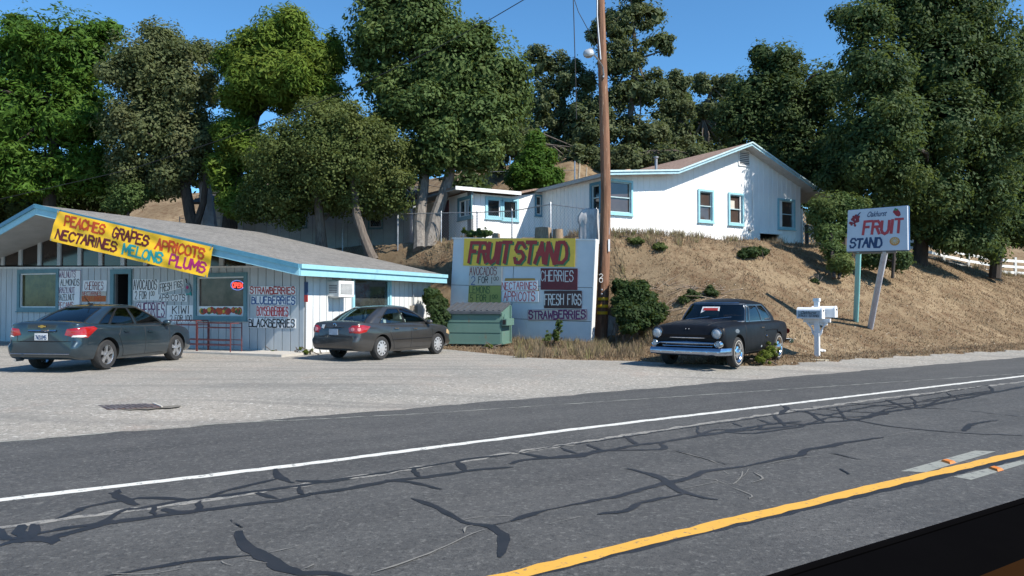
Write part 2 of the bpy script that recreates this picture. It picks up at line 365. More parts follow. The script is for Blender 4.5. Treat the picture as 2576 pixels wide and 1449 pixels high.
def crack(px, w, mat=TARM, z=.0032, rag=.012, seed=0, name='crack_seal'):
    pts = [G(x, y, RZ) for x, y in px]
    wl_ = [min(q, .10) * .86 for q in (w if isinstance(w, (list, tuple)) else [w] * len(pts))]
    # smooth the drawn line and let its width wander, ends rounded off
    rnd = random.Random(seed * 7 + 3); Q, Wd = [], []; n_ = len(pts)
    for i in range(n_ - 1):
        p0, p1, p2, p3 = pts[max(i - 1, 0)], pts[i], pts[i + 1], pts[min(i + 2, n_ - 1)]; k = max(3, int((p2 - p1).length / .09))
        for j in range(k):
            t = j / k; q = .5 * ((2 * p1) + (p2 - p0) * t + (2 * p0 - 5 * p1 + 4 * p2 - p3) * t * t + (3 * p1 - p0 - 3 * p2 + p3) * t ** 3)
            Q.append(q); Wd.append(wl_[i] * (1 - t) + wl_[i + 1] * t)
    Q.append(pts[-1]); Wd.append(wl_[-1]); ph = rnd.uniform(0, 6)
    amp = .16 if mat is TARM else .6; W2 = []
    for i, w_ in enumerate(Wd):
        e = min(i, len(Wd) - 1 - i); W2.append(w_ * (1 + amp * math.sin(i * .55 + ph) * .5 + amp * math.sin(i * .21 + ph * 2) * .6 + rnd.uniform(-.12, .12)) * min(1, .35 + e * .3))
    off = [Vector((math.sin(i * .37 + ph) + .6 * math.sin(i * .9 + ph * 3), math.cos(i * .31 + ph), 0)) * .012 for i in range(len(Q))]
    return ribbon(name, [(q.x + o.x, q.y + o.y) for q, o in zip(Q, off)], W2, mat, RZ + z + seed * .00003, rag=.012 if mat is TARM else .003, seed=seed)
# zoomed coordinates: left half (L) and right half (Q)
SC = 1664 / 2576 * .774
def L_(pts): return [(x * SC, (1240 * .774) + y * SC) for x, y in pts]
def Q_(pts): return [(1288 + x * SC, 960 + y * SC) for x, y in pts]
CR = [
 (L_([(0,745),(20,790),(150,775),(330,740),(500,715),(620,650),(700,640),(960,595),(1280,555),(1480,530),(1700,495),(2100,435),(2300,400),(2576,365)]), .075),
 (L_([(0,825),(120,800),(260,790),(420,745),(560,710),(880,668),(1080,640),(1400,600),(1560,570),(1760,540),(1940,505),(2150,480),(2400,445),(2576,432)]), .10),
 (L_([(300,690),(380,660),(450,630),(620,600),(720,590),(880,590),(960,600)]), .07),
 (L_([(560,560),(620,590),(690,625)]), [.28,.22,.1]),
 (L_([(600,545),(560,570)]), [.12,.1]),
 (L_([(120,720),(120,775),(260,800),(240,825)]), [.22,.2,.25,.2]),
 (L_([(540,690),(580,715)]), [.2,.25]),
 (L_([(0,740),(15,800)]), [.1,.35]),
 (L_([(1380,440),(1400,480),(1480,510)]), [.09,.25,.4]),
 (L_([(1390,490),(1100,560),(1075,578)]), [.1,.05,.05]),
 (L_([(820,640),(880,655),(1010,645),(1010,600)]), [.18,.2,.2,.06]),
 (L_([(1290,560),(1390,590)]), [.1,.3]),
 (L_([(1480,500),(1640,505),(1760,490)]), [.15,.12,.05]),
 (L_([(1940,495),(2070,505),(2220,545)]), [.22,.08,.05]),
 (L_([(2300,400),(2350,450)]), [.1,.25]),
 (L_([(2060,590),(2180,630),(2340,705),(2480,730),(2540,800),(2510,890)]), [.05,.07,.06,.08,.14,.17]),
 (L_([(2480,725),(2576,710)]), .035),
 (L_([(1205,750),(1240,820),(1330,880),(1370,910),(1440,960),(1640,970),(1780,978)]), [.12,.13,.10,.11,.12,.07,.05]),
 (L_([(540,978),(820,930),(1000,905),(1300,875)]), [.04,.05,.06,.05]),
 (Q_([(0,415),(60,395),(260,380),(460,350),(640,318),(760,305),(900,280),(1120,250),(1300,235),(1500,215),(1740,190),(1860,160),(2100,120),(2300,80),(2576,25)]), .11),
 (Q_([(0,355),(120,375),(200,385),(350,375),(420,350),(560,345),(700,345),(770,335),(740,312)]), [.04,.12,.1,.1,.15,.05,.05,.1,.08]),
 (Q_([(40,358),(240,325),(560,280),(860,235),(1080,205),(1350,165),(1500,145),(1800,110),(2100,65),(2400,20)]), .05),
 (Q_([(240,330),(320,362)]), [.05,.14]), (Q_([(370,318),(460,350)]), [.05,.14]),
 (Q_([(1040,260),(1150,240),(1300,215),(1460,200)]), .14), (Q_([(1070,255),(1200,262),(1360,240),(1480,222)]), .07),
 (Q_([(1350,118),(1380,130),(1345,165)]), [.06,.09,.16]), (Q_([(1370,140),(1520,160),(1700,190),(1900,225),(2280,260),(2576,272)]), [.06,.07,.06,.06,.05,.04]),
 (Q_([(1500,130),(1680,150),(1860,158)]), .06), (Q_([(1700,110),(1900,125),(2180,138)]), .06), (Q_([(1560,175),(1800,128),(2080,100),(2360,60)]), .07),
 (Q_([(1100,205),(1160,228)]), .07), (Q_([(1230,190),(1320,215)]), .07),
 (Q_([(2060,95),(2200,75),(2420,45)]), .06), (Q_([(2280,250),(2320,215),(2440,195)]), [.12,.09,.05]),
 (Q_([(0,705),(80,680),(170,650),(400,600),(560,570),(760,515),(900,485),(960,455),(1180,425),(1340,390),(1440,372),(1480,348),(1600,325),(1720,300),(1870,280)]), [.03,.12,.04,.06,.05,.09,.09,.11,.06,.08,.12,.12,.11,.08,.07]),
 (Q_([(575,440),(720,475),(780,510),(860,555),(1040,597)]), [.03,.09,.2,.14,.04]),
 (Q_([(425,668),(560,650),(660,610),(800,580),(900,562)]), [.09,.08,.08,.05,.07]),
]
rq = random.Random(12)
yu = lambda x: float(np.interp(x, [0, 1080, 1500, 2100, 2500], [352, 203, 143, 63, 8])); yl = lambda x: float(np.interp(x, [0, 460, 1120, 1740, 2300, 2576], [415, 350, 250, 190, 80, 25]))
for x in (560, 930, 1320, 1480, 1640, 1880, 2010, 2180, 2400):
    x2 = x + rq.uniform(15, 140); CR.append((Q_([(x, yu(x)), ((x + x2) / 2 + rq.uniform(-8, 8), (yu(x) + yl(x2)) / 2), (x2, yl(x2))]), rq.uniform(.03, .08)))
for a_, b_ in ((1200, 1500), (1450, 1900), (1750, 2200), (2050, 2500), (900, 1200)):
    CR.append((Q_([(a_, yl(a_) + 6), ((a_ * 2 + b_) / 3, yl((a_ * 2 + b_) / 3) - 22), ((a_ + b_ * 2) / 3, yl((a_ + b_ * 2) / 3) - 10), (b_, yl(b_) + 4)]), .06))
for x in (150, 760, 1500, 2080):
    f1 = lambda x: float(np.interp(x, [0, 620, 960, 1480, 2100, 2576], [745, 650, 595, 530, 435, 365])); f2 = lambda x: float(np.interp(x, [0, 560, 1080, 1560, 1940, 2576], [825, 710, 640, 570, 505, 432]))
    CR.append((L_([(x, f1(x)), (x + 18, (f1(x) + f2(x)) / 2), (x + rq.uniform(20, 50), f2(x + 30))]), rq.uniform(.04, .08)))
for i, (px, w) in enumerate(CR): crack(px, w, seed=i)
PC = [L_([(1340,865),(1460,838),(1580,810)]), L_([(560,970),(760,968),(1060,915)]), L_([(1120,905),(1180,930)]), L_([(1230,900),(1340,915)]), L_([(1520,950),(1570,925)]),
 L_([(1860,970),(2100,890),(2330,790),(2460,745)]), L_([(2330,765),(2340,735),(2380,725)]), L_([(2340,700),(2440,685),(2560,680)]),
 Q_([(200,722),(340,685)]), Q_([(780,470),(880,480)]), Q_([(860,545),(1030,505),(950,490)]), Q_([(1030,500),(1120,520),(1160,445)]), Q_([(1060,450),(1100,470)]), Q_([(1120,495),(1170,470),(1200,440)]),
 Q_([(1210,460),(1260,490),(1200,510)]), Q_([(1280,420),(1460,385),(1560,375)]), Q_([(1350,335),(1440,348)]), Q_([(1880,275),(2030,252)]), Q_([(1560,440),(1600,415)]), Q_([(1100,530),(1210,575),(1200,595)]), Q_([(810,345),(960,385),(1040,415)])]
for i, px in enumerate(PC): crack(px, .013, PALE, .0058, .012, 60 + i, 'open_crack')
for i, px in enumerate([Q_([(800,345),(960,385),(1080,420)]), Q_([(1600,360),(1700,385),(1760,398)]), Q_([(1660,440),(1700,470)]), L_([(1560,560),(1640,600)]), L_([(1170,700),(1205,740)]), Q_([(2100,125),(2576,180)])]):
    crack(px, .02, TARM, .0045, .01, 90 + i, 'open_crack')
# scraped pale patches with orange reflectors beside the yellow line
def patch_px(px, name, mat, z, h=0, label=None):
    pts = [G(x, y, RZ) for x, y in px]
    if h: mb = MB().prism([Vector((p.x, p.y, RZ + z)) for p in pts], (0, 0, h))
    else: mb = MB().add([(p.x, p.y, RZ + z) for p in pts], [tuple(range(len(pts)))])
    return part(name, mb, mat, road, label=label)
patch_px(Q_([(1955,452),(2330,348),(2435,352),(2080,458)]), 'scraped_patch', FPAINT2, .003)
patch_px(Q_([(2220,480),(2560,398),(2620,402),(2310,496)]), 'scraped_patch', FPAINT2, .003)
ORANGE = M_('orange_reflector', (.65, .20, .03), .5)
for px, lb in ((Q_([(2155,402),(2185,396),(2235,410),(2205,418)]), 'orange lane reflector left of the yellow line'), (Q_([(2395,438),(2425,431),(2475,447),(2445,455)]), 'orange lane reflector right of the yellow line')):
    pts = [G(x, y, RZ) for x, y in px]; c = sum(pts, Vector()) / 4
    mb = MB().add([(p.x, p.y, RZ + .004) for p in pts] + [tuple(c.lerp(p, .7).xy) + (RZ + .022,) for p in pts], [(0,1,5,4),(1,2,6,5),(2,3,7,6),(3,0,4,7),(4,5,6,7)])
    solo('road_reflector', mb, ORANGE, lb, 'road reflector', group='orange reflectors along the yellow line')
# pale dusty fan on the lane
patch = [(1330,1205),(1400,1200),(1500,1215),(1570,1240),(1450,1232)]
# storm drain in the lot
DX = lambda x, y: (x * SC, 960 + y * SC)
zl = .16
dq = [G(*DX(*p)) for p in ((480,122),(760,113),(812,140),(540,146))]
dt_ = thing('storm_drain', 'rusty storm drain grate set in the gravel of the parking lot', 'drain', tuple(sum(dq, Vector()) / 4))
zd = max(p.z for p in dq)
mb = MB().prism([Vector((p.x, p.y, zd - .015)) for p in dq], (0, 0, .018)); part('drain_frame', mb, M_('rusty_iron', (.10, .08, .10), .7, (.16, .10, .07), 9, metal=.4), dt_, True)
for i in range(9):
    a = dq[0].lerp(dq[1], (i + .7) / 10); b_ = dq[3].lerp(dq[2], (i + .7) / 10)
    part('grate_bar', MB().bar(Vector((a.x, a.y, zd + .005)), Vector((b_.x, b_.y, zd + .005)), .05, .010), M_('grate_iron', (.15, .135, .14), .6, (.07, .06, .065), 9, metal=.2), dt_, True)
e1, e2 = G(*DX(770, 112)), G(*DX(815, 142))
part('broken_lip', MB().bar(Vector((e1.x, e1.y, zd + .008)), Vector((e2.x, e2.y, zd + .008)), .025, .015), M_('pale_concrete', (.5, .47, .42), .85), dt_, True)

rq = random.Random(5); pc = []
for a_ in np.linspace(0, 2 * math.pi, 26, endpoint=False):
    x = 640 + (215 + rq.uniform(-35, 60)) * math.cos(a_) ** 3 * .6 + 215 * math.cos(a_) * .6; y = 128 + (26 + rq.uniform(-6, 10)) * math.sin(a_) - (8 if math.cos(a_) < 0 else 0)
    g_ = G(*DX(x, y)); pc.append(Vector((g_.x, g_.y, zd - .010)))
part('broken_asphalt', MB().add(pc, [tuple(range(26))]), M_('broken_dark_asphalt', (.11, .105, .09), .9, (.20, .18, .15), 14), dt_, True)
# ------------------------------------------------------------ stroke lettering (hand-painted capitals on a 6 x 9 grid)
GL = {'A':['00 39 60','14 54'],'B':['00 09 48 57 56 45 05','45 64 63 61 50 00'],'C':['67 58 39 18 06 03 11 30 51 62'],'D':['00 09 39 57 64 62 40 00'],
'E':['59 09 00 60','05 45'],'F':['69 09 00','05 45'],'G':['67 48 29 07 03 11 30 51 64 34'],'H':['09 00','69 60','05 65'],'I':['39 30'],'J':['59 52 30 11'],'K':['09 00','69 04','25 60'],
'L':['09 00 60'],'M':['00 09 33 69 60'],'N':['00 09 60 69'],'O':['39 18 06 03 11 30 51 63 66 58 39'],'P':['00 09 49 67 65 44 04'],'Q':['39 18 06 03 11 30 51 63 66 58 39','32 60'],
'R':['00 09 49 67 65 45 05','35 60'],'S':['67 49 19 07 06 15 45 63 62 40 10 02'],'T':['09 69','39 30'],'U':['09 03 11 30 51 63 69'],'V':['09 30 69'],'W':['09 10 36 50 69'],
'X':['09 60','69 00'],'Y':['09 35 69','35 30'],'Z':['09 69 00 60'],'0':['39 18 06 03 11 30 51 63 66 58 39'],'1':['27 39 30'],'2':['07 29 49 67 65 00 60'],'5':['59 09 05 45 63 62 40 00'],
'3':['08 39 67 35 63 30 01'],'9':['65 24 06 28 59 67 60'],'7':['09 69 20'],' ':[]}
def lettering(name, text, fmap, box, stroke, mat, parent, off=.006, slant=0, jitter=.03, seed=0, gap=.62, world_co=True, narrow=None, aspect=1.0, label=None, seg=None):
    """text painted in box=(x0,y0,x1,y1) of the unit square; fmap(x, y, off) gives the 3-D point"""
    rnd = random.Random(seed); x0, y0, x1, y1 = box
    adv = []
    for ch in text:
        adv.append({' ': .75, 'I': .35, '1': .45, 'M': 1.15, 'W': 1.2}.get(ch, 1.0))
    tot = sum(a + gap * .5 for a in adv) - gap * .5
    cw = (x1 - x0) / tot; mb = MB(); cx = x0; k = 0
    A_ = fmap(0, 0, 0); sx = (fmap(1, 0, 0) - A_).length; sy = (fmap(0, 1, 0) - A_).length
    for ch, a in zip(text, adv):
        w = cw * a; h = (y1 - y0); jy = rnd.uniform(-1, 1) * jitter * h; jh = 1 + rnd.uniform(-1, 1) * jitter; rot = rnd.uniform(-1, 1) * jitter * .8
        for st in GL.get(ch, []):
            pts = []
            for q in st.split():
                gx, gy = int(q[0]) / 6, int(q[1]) / 9
                if ch in 'I1': gx = .5 + (gx - .5)
                px = cx + gx * w + slant * (gy - .5) * h * sy / sx + rot * (gy - .5) * w; py = y0 + gy * h * jh + jy
                pts.append(Vector((px * sx, py * sy)))
            sw = stroke * 1.0 * (1 + rnd.uniform(-.12, .12))
            for i in range(len(pts) - 1):
                p, q = pts[i], pts[i + 1]; d = (q - p)
                if d.length < 1e-6: continue
                d.normalize(); nn = Vector((-d.y, d.x)) * sw / 2; e = d * sw * .38; k += 1
                o_ = off + k * .00002
                a_, b_ = p - e, q + e; ks = max(1, int((b_ - a_).length / seg)) if seg else 1
                rows = []
                for j in range(ks + 1):
                    c = a_.lerp(b_, j / ks); rows += [c - nn, c, c + nn] if seg else [c - nn, c + nn]
                vv_ = [fmap(c.x / sx, c.y / sy, o_) for c in rows]
                if seg: fs_ = [f for j in range(ks) for f in ((3*j, 3*j+3, 3*j+4, 3*j+1), (3*j+1, 3*j+4, 3*j+5, 3*j+2))]
                else: fs_ = [(0, 2, 3, 1)]
                mb.add(vv_, fs_)
        cx += w + gap * .5 * cw
    return part(name, mb, mat, parent, world_co, label=label, fix=False)
INK = {k: M_('paint_' + k, v, .55, tuple(x * .75 for x in v), 9) for k, v in dict(
    red=(.42, .035, .03), maroon=(.20, .015, .02), black=(.015, .015, .018), blue=(.03, .10, .28), orange=(.62, .075, .008), brown=(.13, .01, .012),
    teal=(.02, .36, .36), plum=(.45, .02, .16), green=(.06, .13, .04), navy=(.015, .05, .14), white=(.70, .70, .68), purple=(.16, .03, .12), rosered=(.55, .04, .05), shadowgreen=(.05, .22, .08)).items()}
BOARDS = dict(white=M_('sign_white', (.82, .83, .83), .6, (.72, .73, .74), 4), offwhite=M_('sign_cream', (.58, .54, .47), .6, (.50, .47, .41), 4), maroon=M_('sign_maroon', (.14, .012, .022), .5, (.10, .01, .018), 4),
    dark=M_('sign_dark_brown', (.055, .018, .02), .5, (.04, .014, .015), 4), lime=M_('sign_lime', (.36, .38, .10), .6, (.30, .31, .09), 4), orange=M_('sign_orange', (.55, .17, .03), .6, (.42, .15, .05), 5), ochre=M_('sign_ochre', (.42, .26, .06), .6))
def quad_map(pl, corners, off0=0):
    """unit square -> plane, corners given as pixels TL TR BR BL"""
    tl, tr, br, bl = [Vector(pl.uz(*c, off0)) for c in corners]
    def f(x, y, off):
        q = bl * (1 - x) * (1 - y) + br * x * (1 - y) + tr * x * y + tl * (1 - x) * y
        return pl.pt(q.x, q.y, off0 + off)
    return f
_SO = [0]
def sign(name, label, cat, pl, corners, bmat, lines, off=.03, thick=.012, group=None, border=None):
    _SO[0] += 1; off += (_SO[0] % 4) * .007
    f = quad_map(pl, corners, off)
    t = thing(name, label, cat, tuple(f(.5, 0, 0)), pl.rotz(), group)
    q = [f(0, 0, 0), f(1, 0, 0), f(1, 1, 0), f(0, 1, 0)]
    part('panel', MB().prism(q, pl.m * -thick), bmat, t, True)
    for i, ln in enumerate(lines):
        text, ink, box, stroke = ln[:4]; kw = ln[4] if len(ln) > 4 else {}
        lettering('lettering', text, f, box, stroke, INK[ink], t, off=.003 + i * .0012, seed=hash_s(text), **kw)
    if border:
        w = .012
        for a, b_ in ((0, 1), (1, 2), (2, 3), (3, 0)): part('border_strip', MB().bar(q[a] + pl.m * .004, q[b_] + pl.m * .004, w, .006, up=pl.m), INK[border], t, True)
    return t, f
def hash_s(s): return sum((i + 1) * ord(c) for i, c in enumerate(s)) % 9973
# ------------------------------------------------------------ fruit stand building
SHINGLE = None
def shingle_material(name, c1, c2, c3, e, g):
    m, n, l, b = nt(name); geo = n.new('ShaderNodeNewGeometry')
    def dot(v):
        x = n.new('ShaderNodeVectorMath'); x.operation = 'DOT_PRODUCT'; l.new(geo.outputs['Position'], x.inputs[0]); x.inputs[1].default_value = v; return x.outputs['Value']
    cb = n.new('ShaderNodeCombineXYZ'); l.new(dot(g), cb.inputs[0]); l.new(dot(e), cb.inputs[1])
    br = n.new('ShaderNodeTexBrick'); br.inputs['Scale'].default_value = 1; br.inputs['Brick Width'].default_value = .3; br.inputs['Row Height'].default_value = .14
    br.inputs['Mortar Size'].default_value = .006; br.inputs['Color1'].default_value = (*c1, 1); br.inputs['Color2'].default_value = (*c2, 1); br.inputs['Mortar'].default_value = (*[x * .35 for x in c1], 1); br.inputs['Bias'].default_value = -.1
    l.new(cb.outputs[0], br.inputs[0])
    c = mix(n, l, br.outputs[0], c3, ramp(n, l, noise(n, l, 6, 7, .85, geo_pos(n, l, (1, 1, 2))), [(.42, 0), (.62, .9)]))
    c = mix(n, l, c, tuple(x * .45 for x in c1), ramp(n, l, noise(n, l, 9, 7, .85, geo_pos(n, l, (1.3, 1, 2))), [(.52, 0), (.66, .85)])); c = mix(n, l, c, tuple(x * .6 for x in c1), ramp(n, l, noise(n, l, .7, 4, .6, geo_pos(n, l)), [(.5, 0), (.8, .5)]))
    l.new(c, b.inputs['Base Color']); b.inputs['Roughness'].default_value = .92; bump(n, l, b, br.outputs['Fac'], .5, .02); return m
E1 = Vector((math.cos(R(-24)), math.sin(R(-24)), 0)); G1 = Vector((-E1.y, E1.x, 0)); M1 = -G1
W0 = Vector((-5.79, 20.95, 0))
FAC = Plane(W0, E1)                      # front wall
SID = Plane(W0, G1)                      # right side wall
def clr(v): return tuple(v)
STAND = thing('fruit_stand_building', 'low white fruit shop with grey shingled gable roof and light blue fascia', 'shop', clr(W0))
C0 = W0 + E1 * .5 - G1 * .85; C0.z = 2.66
a0 = R(-24 + 9); E1r = Vector((math.cos(a0), math.sin(a0), 0))
RK = Plane(C0, E1r)
up_, zp = RK.uz(92, 515); PK = RK.pt(up_, zp)
dperp = (C0 - PK).dot(E1)
LD = 8.75
CL = PK - E1 * dperp + G1 * ((C0 - PK).dot(G1)); CL.z = 2.66
CF = C0 + G1 * LD * .92; PF = PK + G1 * ((CF - PK).dot(G1)); CLF = CL + (CF - C0)
def slab(name, tops, th, mat, parent): return part(name, MB().prism(tops, (0, 0, -th)), mat, parent, True)
SHG = shingle_material('grey_shingles', (.13, .127, .12), (.19, .183, .172), (.26, .25, .235), tuple(E1), tuple(G1))
slab('roof', [C0, PK, PF, CF], .09, SHG, STAND)
slab('roof', [CL, CLF, PF, PK], .09, SHG, STAND)
dz = Vector((0, 0, 1))
SOFF = M_('soffit_paint', (.42, .43, .42), .7, (.34, .35, .34), 2)
part('soffit', MB().prism([C0 - dz*.13 + G1*.03, PK - dz*.13 + G1*.03, PF - dz*.13, CF - dz*.13], (0, 0, -.04)), SOFF, STAND, True)
part('soffit', MB().prism([CL - dz*.13 + G1*.03, CLF - dz*.13, PF - dz*.13, PK - dz*.13 + G1*.03], (0, 0, -.04)), SOFF, STAND, True)
def fascia(name, a, b, out, mat, h, drop, t, parent):
    out = Vector(out); p = [a - dz * drop, b - dz * drop, b - dz * (drop + h), a - dz * (drop + h)]
    return part(name, MB().prism(p, out * t), mat, parent, True)
# lower board and upper trim on each edge
for a, b, o_ in ((C0, PK, RK.m), (PK, CL, Vector((-math.sin(R(-24) - R(9)) * -1, -math.cos(R(-24) - R(9)), 0))), (C0, CF, E1)):
    if b is CL or a is PK:
        d = (CL - PK).normalized(); o_ = Vector((d.y, -d.x, 0)).normalized(); o_ = o_ if o_.dot(M1) > 0 else -o_
    ext = .03
    fascia('fascia_board', a, b, o_, CYAN, .21, .09, .03, STAND)
    fascia('drip_trim', a + o_ * .001, b + o_ * .001, o_, CYAN if b is CF else CYAND, .12, -.015, .075, STAND)  # rake trim gets the darker blue so its shade is in the colour
def roof_under(p):
    """height of the soffit underside over a point"""
    k = abs((Vector((p[0], p[1], 0)) - Vector((PK.x, PK.y, 0))).dot(E1)); return PK.z - (PK.z - 2.66) * k / dperp - .175
L_side = 6.9; ridge_u = (PK - W0).dot(E1); LEFT_U = 2 * ridge_u + .4
zb_l, zb_r = FAC.uz(10, 671)[1], FAC.uz(644, 673)[1]; u_l, u_r = FAC.uz(10, 671)[0], FAC.uz(644, 673)[0]
def beam_z(u): return zb_r + (zb_l - zb_r) * (u - u_r) / (u_l - u_r) if u > u_l - 2 else zb_l
BASEZ = lambda u: .16 + (.0) * u
# openings in the facade (u0, z0, u1, z1)
def ub(x0, y0, x1, y1, pl=FAC):
    a = pl.uz((x0), (y0 + y1) / 2)[0]; b = pl.uz(x1, (y0 + y1) / 2)[0]; xm = (x0 + x1) / 2
    return a, pl.uz(xm, y1)[1], b, pl.uz(xm, y0)[1]
Z1 = lambda x, y: (x * .3205, 495.4 + y * .3205)
Z2 = lambda x, y: (603.7 + x * .3205, 495.4 + y * .3205)
def ubz(zf, x0, y0, x1, y1, pl=FAC): return ub(*zf(x0, y0), *zf(x1, y1), pl)
LW = ubz(Z1, 165, 600, 450, 868); DR = ubz(Z1, 905, 605, 1020, 1150); RW = ubz(Z1, 1552, 628, 1922, 935)
DR = (DR[0], .2, DR[2], DR[3])
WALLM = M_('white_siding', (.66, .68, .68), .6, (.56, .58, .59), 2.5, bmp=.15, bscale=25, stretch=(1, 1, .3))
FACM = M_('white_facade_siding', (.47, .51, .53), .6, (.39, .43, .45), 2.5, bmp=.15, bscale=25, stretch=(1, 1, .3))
GAPM = M_('siding_gap', (.16, .17, .18), .8)
def board_wall(parent, pl, u0, u1, zlo, ztop, holes, mat, step=.3, gap=.026, th=.022, backing=True, name='siding_board', gm=None):
    """vertical boards with open joints between them on a darker backing, cut around the holes"""
    if backing:
        cuts = sorted({u0, u1, *[h[0] for h in holes], *[h[2] for h in holes]} | set(np.linspace(u0, u1, 9).tolist())); bk = MB()
        for a, b in zip(cuts[:-1], cuts[1:]):
            if b - a < 1e-4: continue
            spans = [(zlo, None)]
            for h in holes:
                if h[0] < (a + b) / 2 < h[2]:
                    spans = [(zlo, h[1]), (h[3], None)]
            for lo, hi in spans:
                za, zb = (ztop(a), ztop(b)) if hi is None else (hi, hi)
                if min(za, zb) <= lo + .01: za = max(za, lo + .01); zb = max(zb, lo + .01)
                bk.prism([pl.pt(a, lo), pl.pt(b, lo), pl.pt(b, zb), pl.pt(a, za)], pl.m * -.1)
        part('wall_backing', bk, gm or GAPM, parent, True, fix=False)
    u = u0
    while u < u1 - .02:
        a, b = u + gap / 2, min(u + step, u1) - gap / 2; u += step
        spans = [(zlo, None, a, b)]
        for h in holes:
            if h[0] < b and h[2] > a:
                new = [(zlo, h[1], a, b), (h[3], None, a, b)]
                if a < h[0]: new.append((h[1], h[3], a, h[0]))
                if b > h[2]: new.append((h[1], h[3], h[2], b))
                spans = new
        for lo, hi, a_, b_ in spans:
            za, zb = (ztop(a_), ztop(b_)) if hi is None else (hi, hi)
            if min(za, zb) <= lo + .01 or b_ - a_ < .005: continue
            part(name, MB().prism([pl.pt(a_, lo, .001), pl.pt(b_, lo, .001), pl.pt(b_, zb, .001), pl.pt(a_, za, .001)], pl.m * th), mat, parent, True, fix=False)
def top_fac(u):
    p = W0 + E1 * u; return min(beam_z(u), roof_under(p) + .02)
lo_u = -17.0
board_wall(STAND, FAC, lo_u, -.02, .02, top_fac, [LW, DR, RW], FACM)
LS = L_side
SW = ubz(Z2, 890, 650, 1165, 1000, SID); SW = (SW[0], 1.0, SW[2], SW[3] + .02)
def top_sid(u): return roof_under(W0 + G1 * u) + .02
board_wall(STAND, SID, .0, LS, .02, top_sid, [SW], WALLM)
# far walls and the left wall so the building is closed
BK = Plane(W0 + G1 * LS, -E1)
board_wall(STAND, BK, 0, -lo_u, .02, lambda u: roof_under(W0 + G1 * LS - E1 * u) + .02, [], WALLM, step=1.2)
LFT = Plane(W0 + E1 * lo_u + G1 * LS, -G1)
board_wall(STAND, LFT, 0, LS, .02, lambda u: 2.45, [], WALLM, step=1.2)
# beam under the clerestory
ulo = lo_u
uu = np.linspace(ulo, -1.4, 3)
part('beam', MB().prism([FAC.pt(ulo, beam_z(ulo) - .0, .03), FAC.pt(-1.5, beam_z(-1.5), .03), FAC.pt(-1.5, beam_z(-1.5) + .05, .03), FAC.pt(ulo, beam_z(ulo) + .05, .03)], M1 * -.12), WHITE, STAND, True)
# clerestory posts and panes
posts = [Z1(x, 545)[0] for x in (18, 157, 307, 462, 622, 787, 962, 1140, 1325, 1520, 1737, 1948)]
pu = [FAC.uz(x, 671)[0] for x in posts]; pu = [pu[0] - 2.2, pu[0] - 1.1] + pu
for i, u in enumerate(pu):
    w = .085; p = W0 + E1 * u; zt = roof_under(p) + .02; zb = beam_z(u) + .05
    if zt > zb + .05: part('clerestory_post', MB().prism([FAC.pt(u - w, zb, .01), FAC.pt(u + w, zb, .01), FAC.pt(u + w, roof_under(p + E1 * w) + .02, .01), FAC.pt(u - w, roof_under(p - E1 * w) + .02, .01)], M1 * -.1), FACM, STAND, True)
    if i < len(pu) - 1:
        a, b = u + w, pu[i + 1] - w; q = []
        for k in range(3):
            uu_ = a + (b - a) * k / 2; q.append(FAC.pt(uu_, max(roof_under(W0 + E1 * uu_) + .02, beam_z(uu_) + .06), -.04))
        part('clerestory_pane', MB().prism([FAC.pt(a, beam_z(a) + .05, -.04), FAC.pt(b, beam_z(b) + .05, -.04)] + q[::-1], M1 * -.02), M_('clerestory_glass', (.035, .025, .02), .12, (.015, .014, .013), 1.2), STAND, True)
def trim_window(parent, pl, hole, tw, tmat, pmat, off=.024, panes='single', sash=WHITE, sill=True, lab=None, name='window'):
    u0, z0, u1, z1 = hole; t = .04
    mb = MB()
    def bx(a, b, c, d, mb_, o0=off, th=t): mb_.prism([pl.pt(a, b, o0), pl.pt(c, b, o0), pl.pt(c, d, o0), pl.pt(a, d, o0)], pl.m * th)
    bx(u0 - tw, z0 - tw, u1 + tw, z0, mb); bx(u0 - tw, z1, u1 + tw, z1 + tw, mb); bx(u0 - tw, z0, u0, z1, mb); bx(u1, z0, u1 + tw, z1, mb)
    w = part(name, mb, tmat, parent, True, label=lab)
    pm = MB(); bx(u0, z0, u1, z1, pm, -.05, .012); part('pane', pm, pmat, w, True)
    s = .04; sb = MB()
    bx(u0, z0, u1, z0 + s, sb, -.03, .045); bx(u0, z1 - s, u1, z1, sb, -.03, .045); bx(u0, z0 + s, u0 + s, z1 - s, sb, -.03, .045); bx(u1 - s, z0 + s, u1, z1 - s, sb, -.03, .045)
    if panes == 'hung': zm = (z0 + z1) / 2; bx(u0 + s, zm - s / 2, u1 - s, zm + s / 2, sb, -.03, .045)
    if panes == 'double': um = (u0 + u1) / 2; bx(um - .05, z0 + s, um + .05, z1 - s, sb, -.03, .06)
    part('sash', sb, sash, w, True)
    if sill:
        sm_ = MB(); bx(u0 - tw - .03, z0 - tw - .035, u1 + tw + .03, z0 - tw, sm_, off, .07); part('sill', sm_, tmat, w, True)
    return w
SHOPGLASS = M_('shop_window_glass', (.085, .080, .03), .12, (.012, .014, .008), 3.0, spec=.35)  # olive and dark mottling painted into the pane as its reflections
SHOPGLASS2 = M_('shop_window_glass_right', (.13, .10, .085), .12, (.045, .038, .034), 2.2, spec=.35)  # brownish mottling, reflections put into the glass colour here too
trim_window(STAND, FAC, LW, .13, TEAL, SHOPGLASS, lab='left shop window with teal trim')
w2 = trim_window(STAND, FAC, RW, .12, TEAL, SHOPGLASS2, lab='right shop window with fruit border and neon sign')
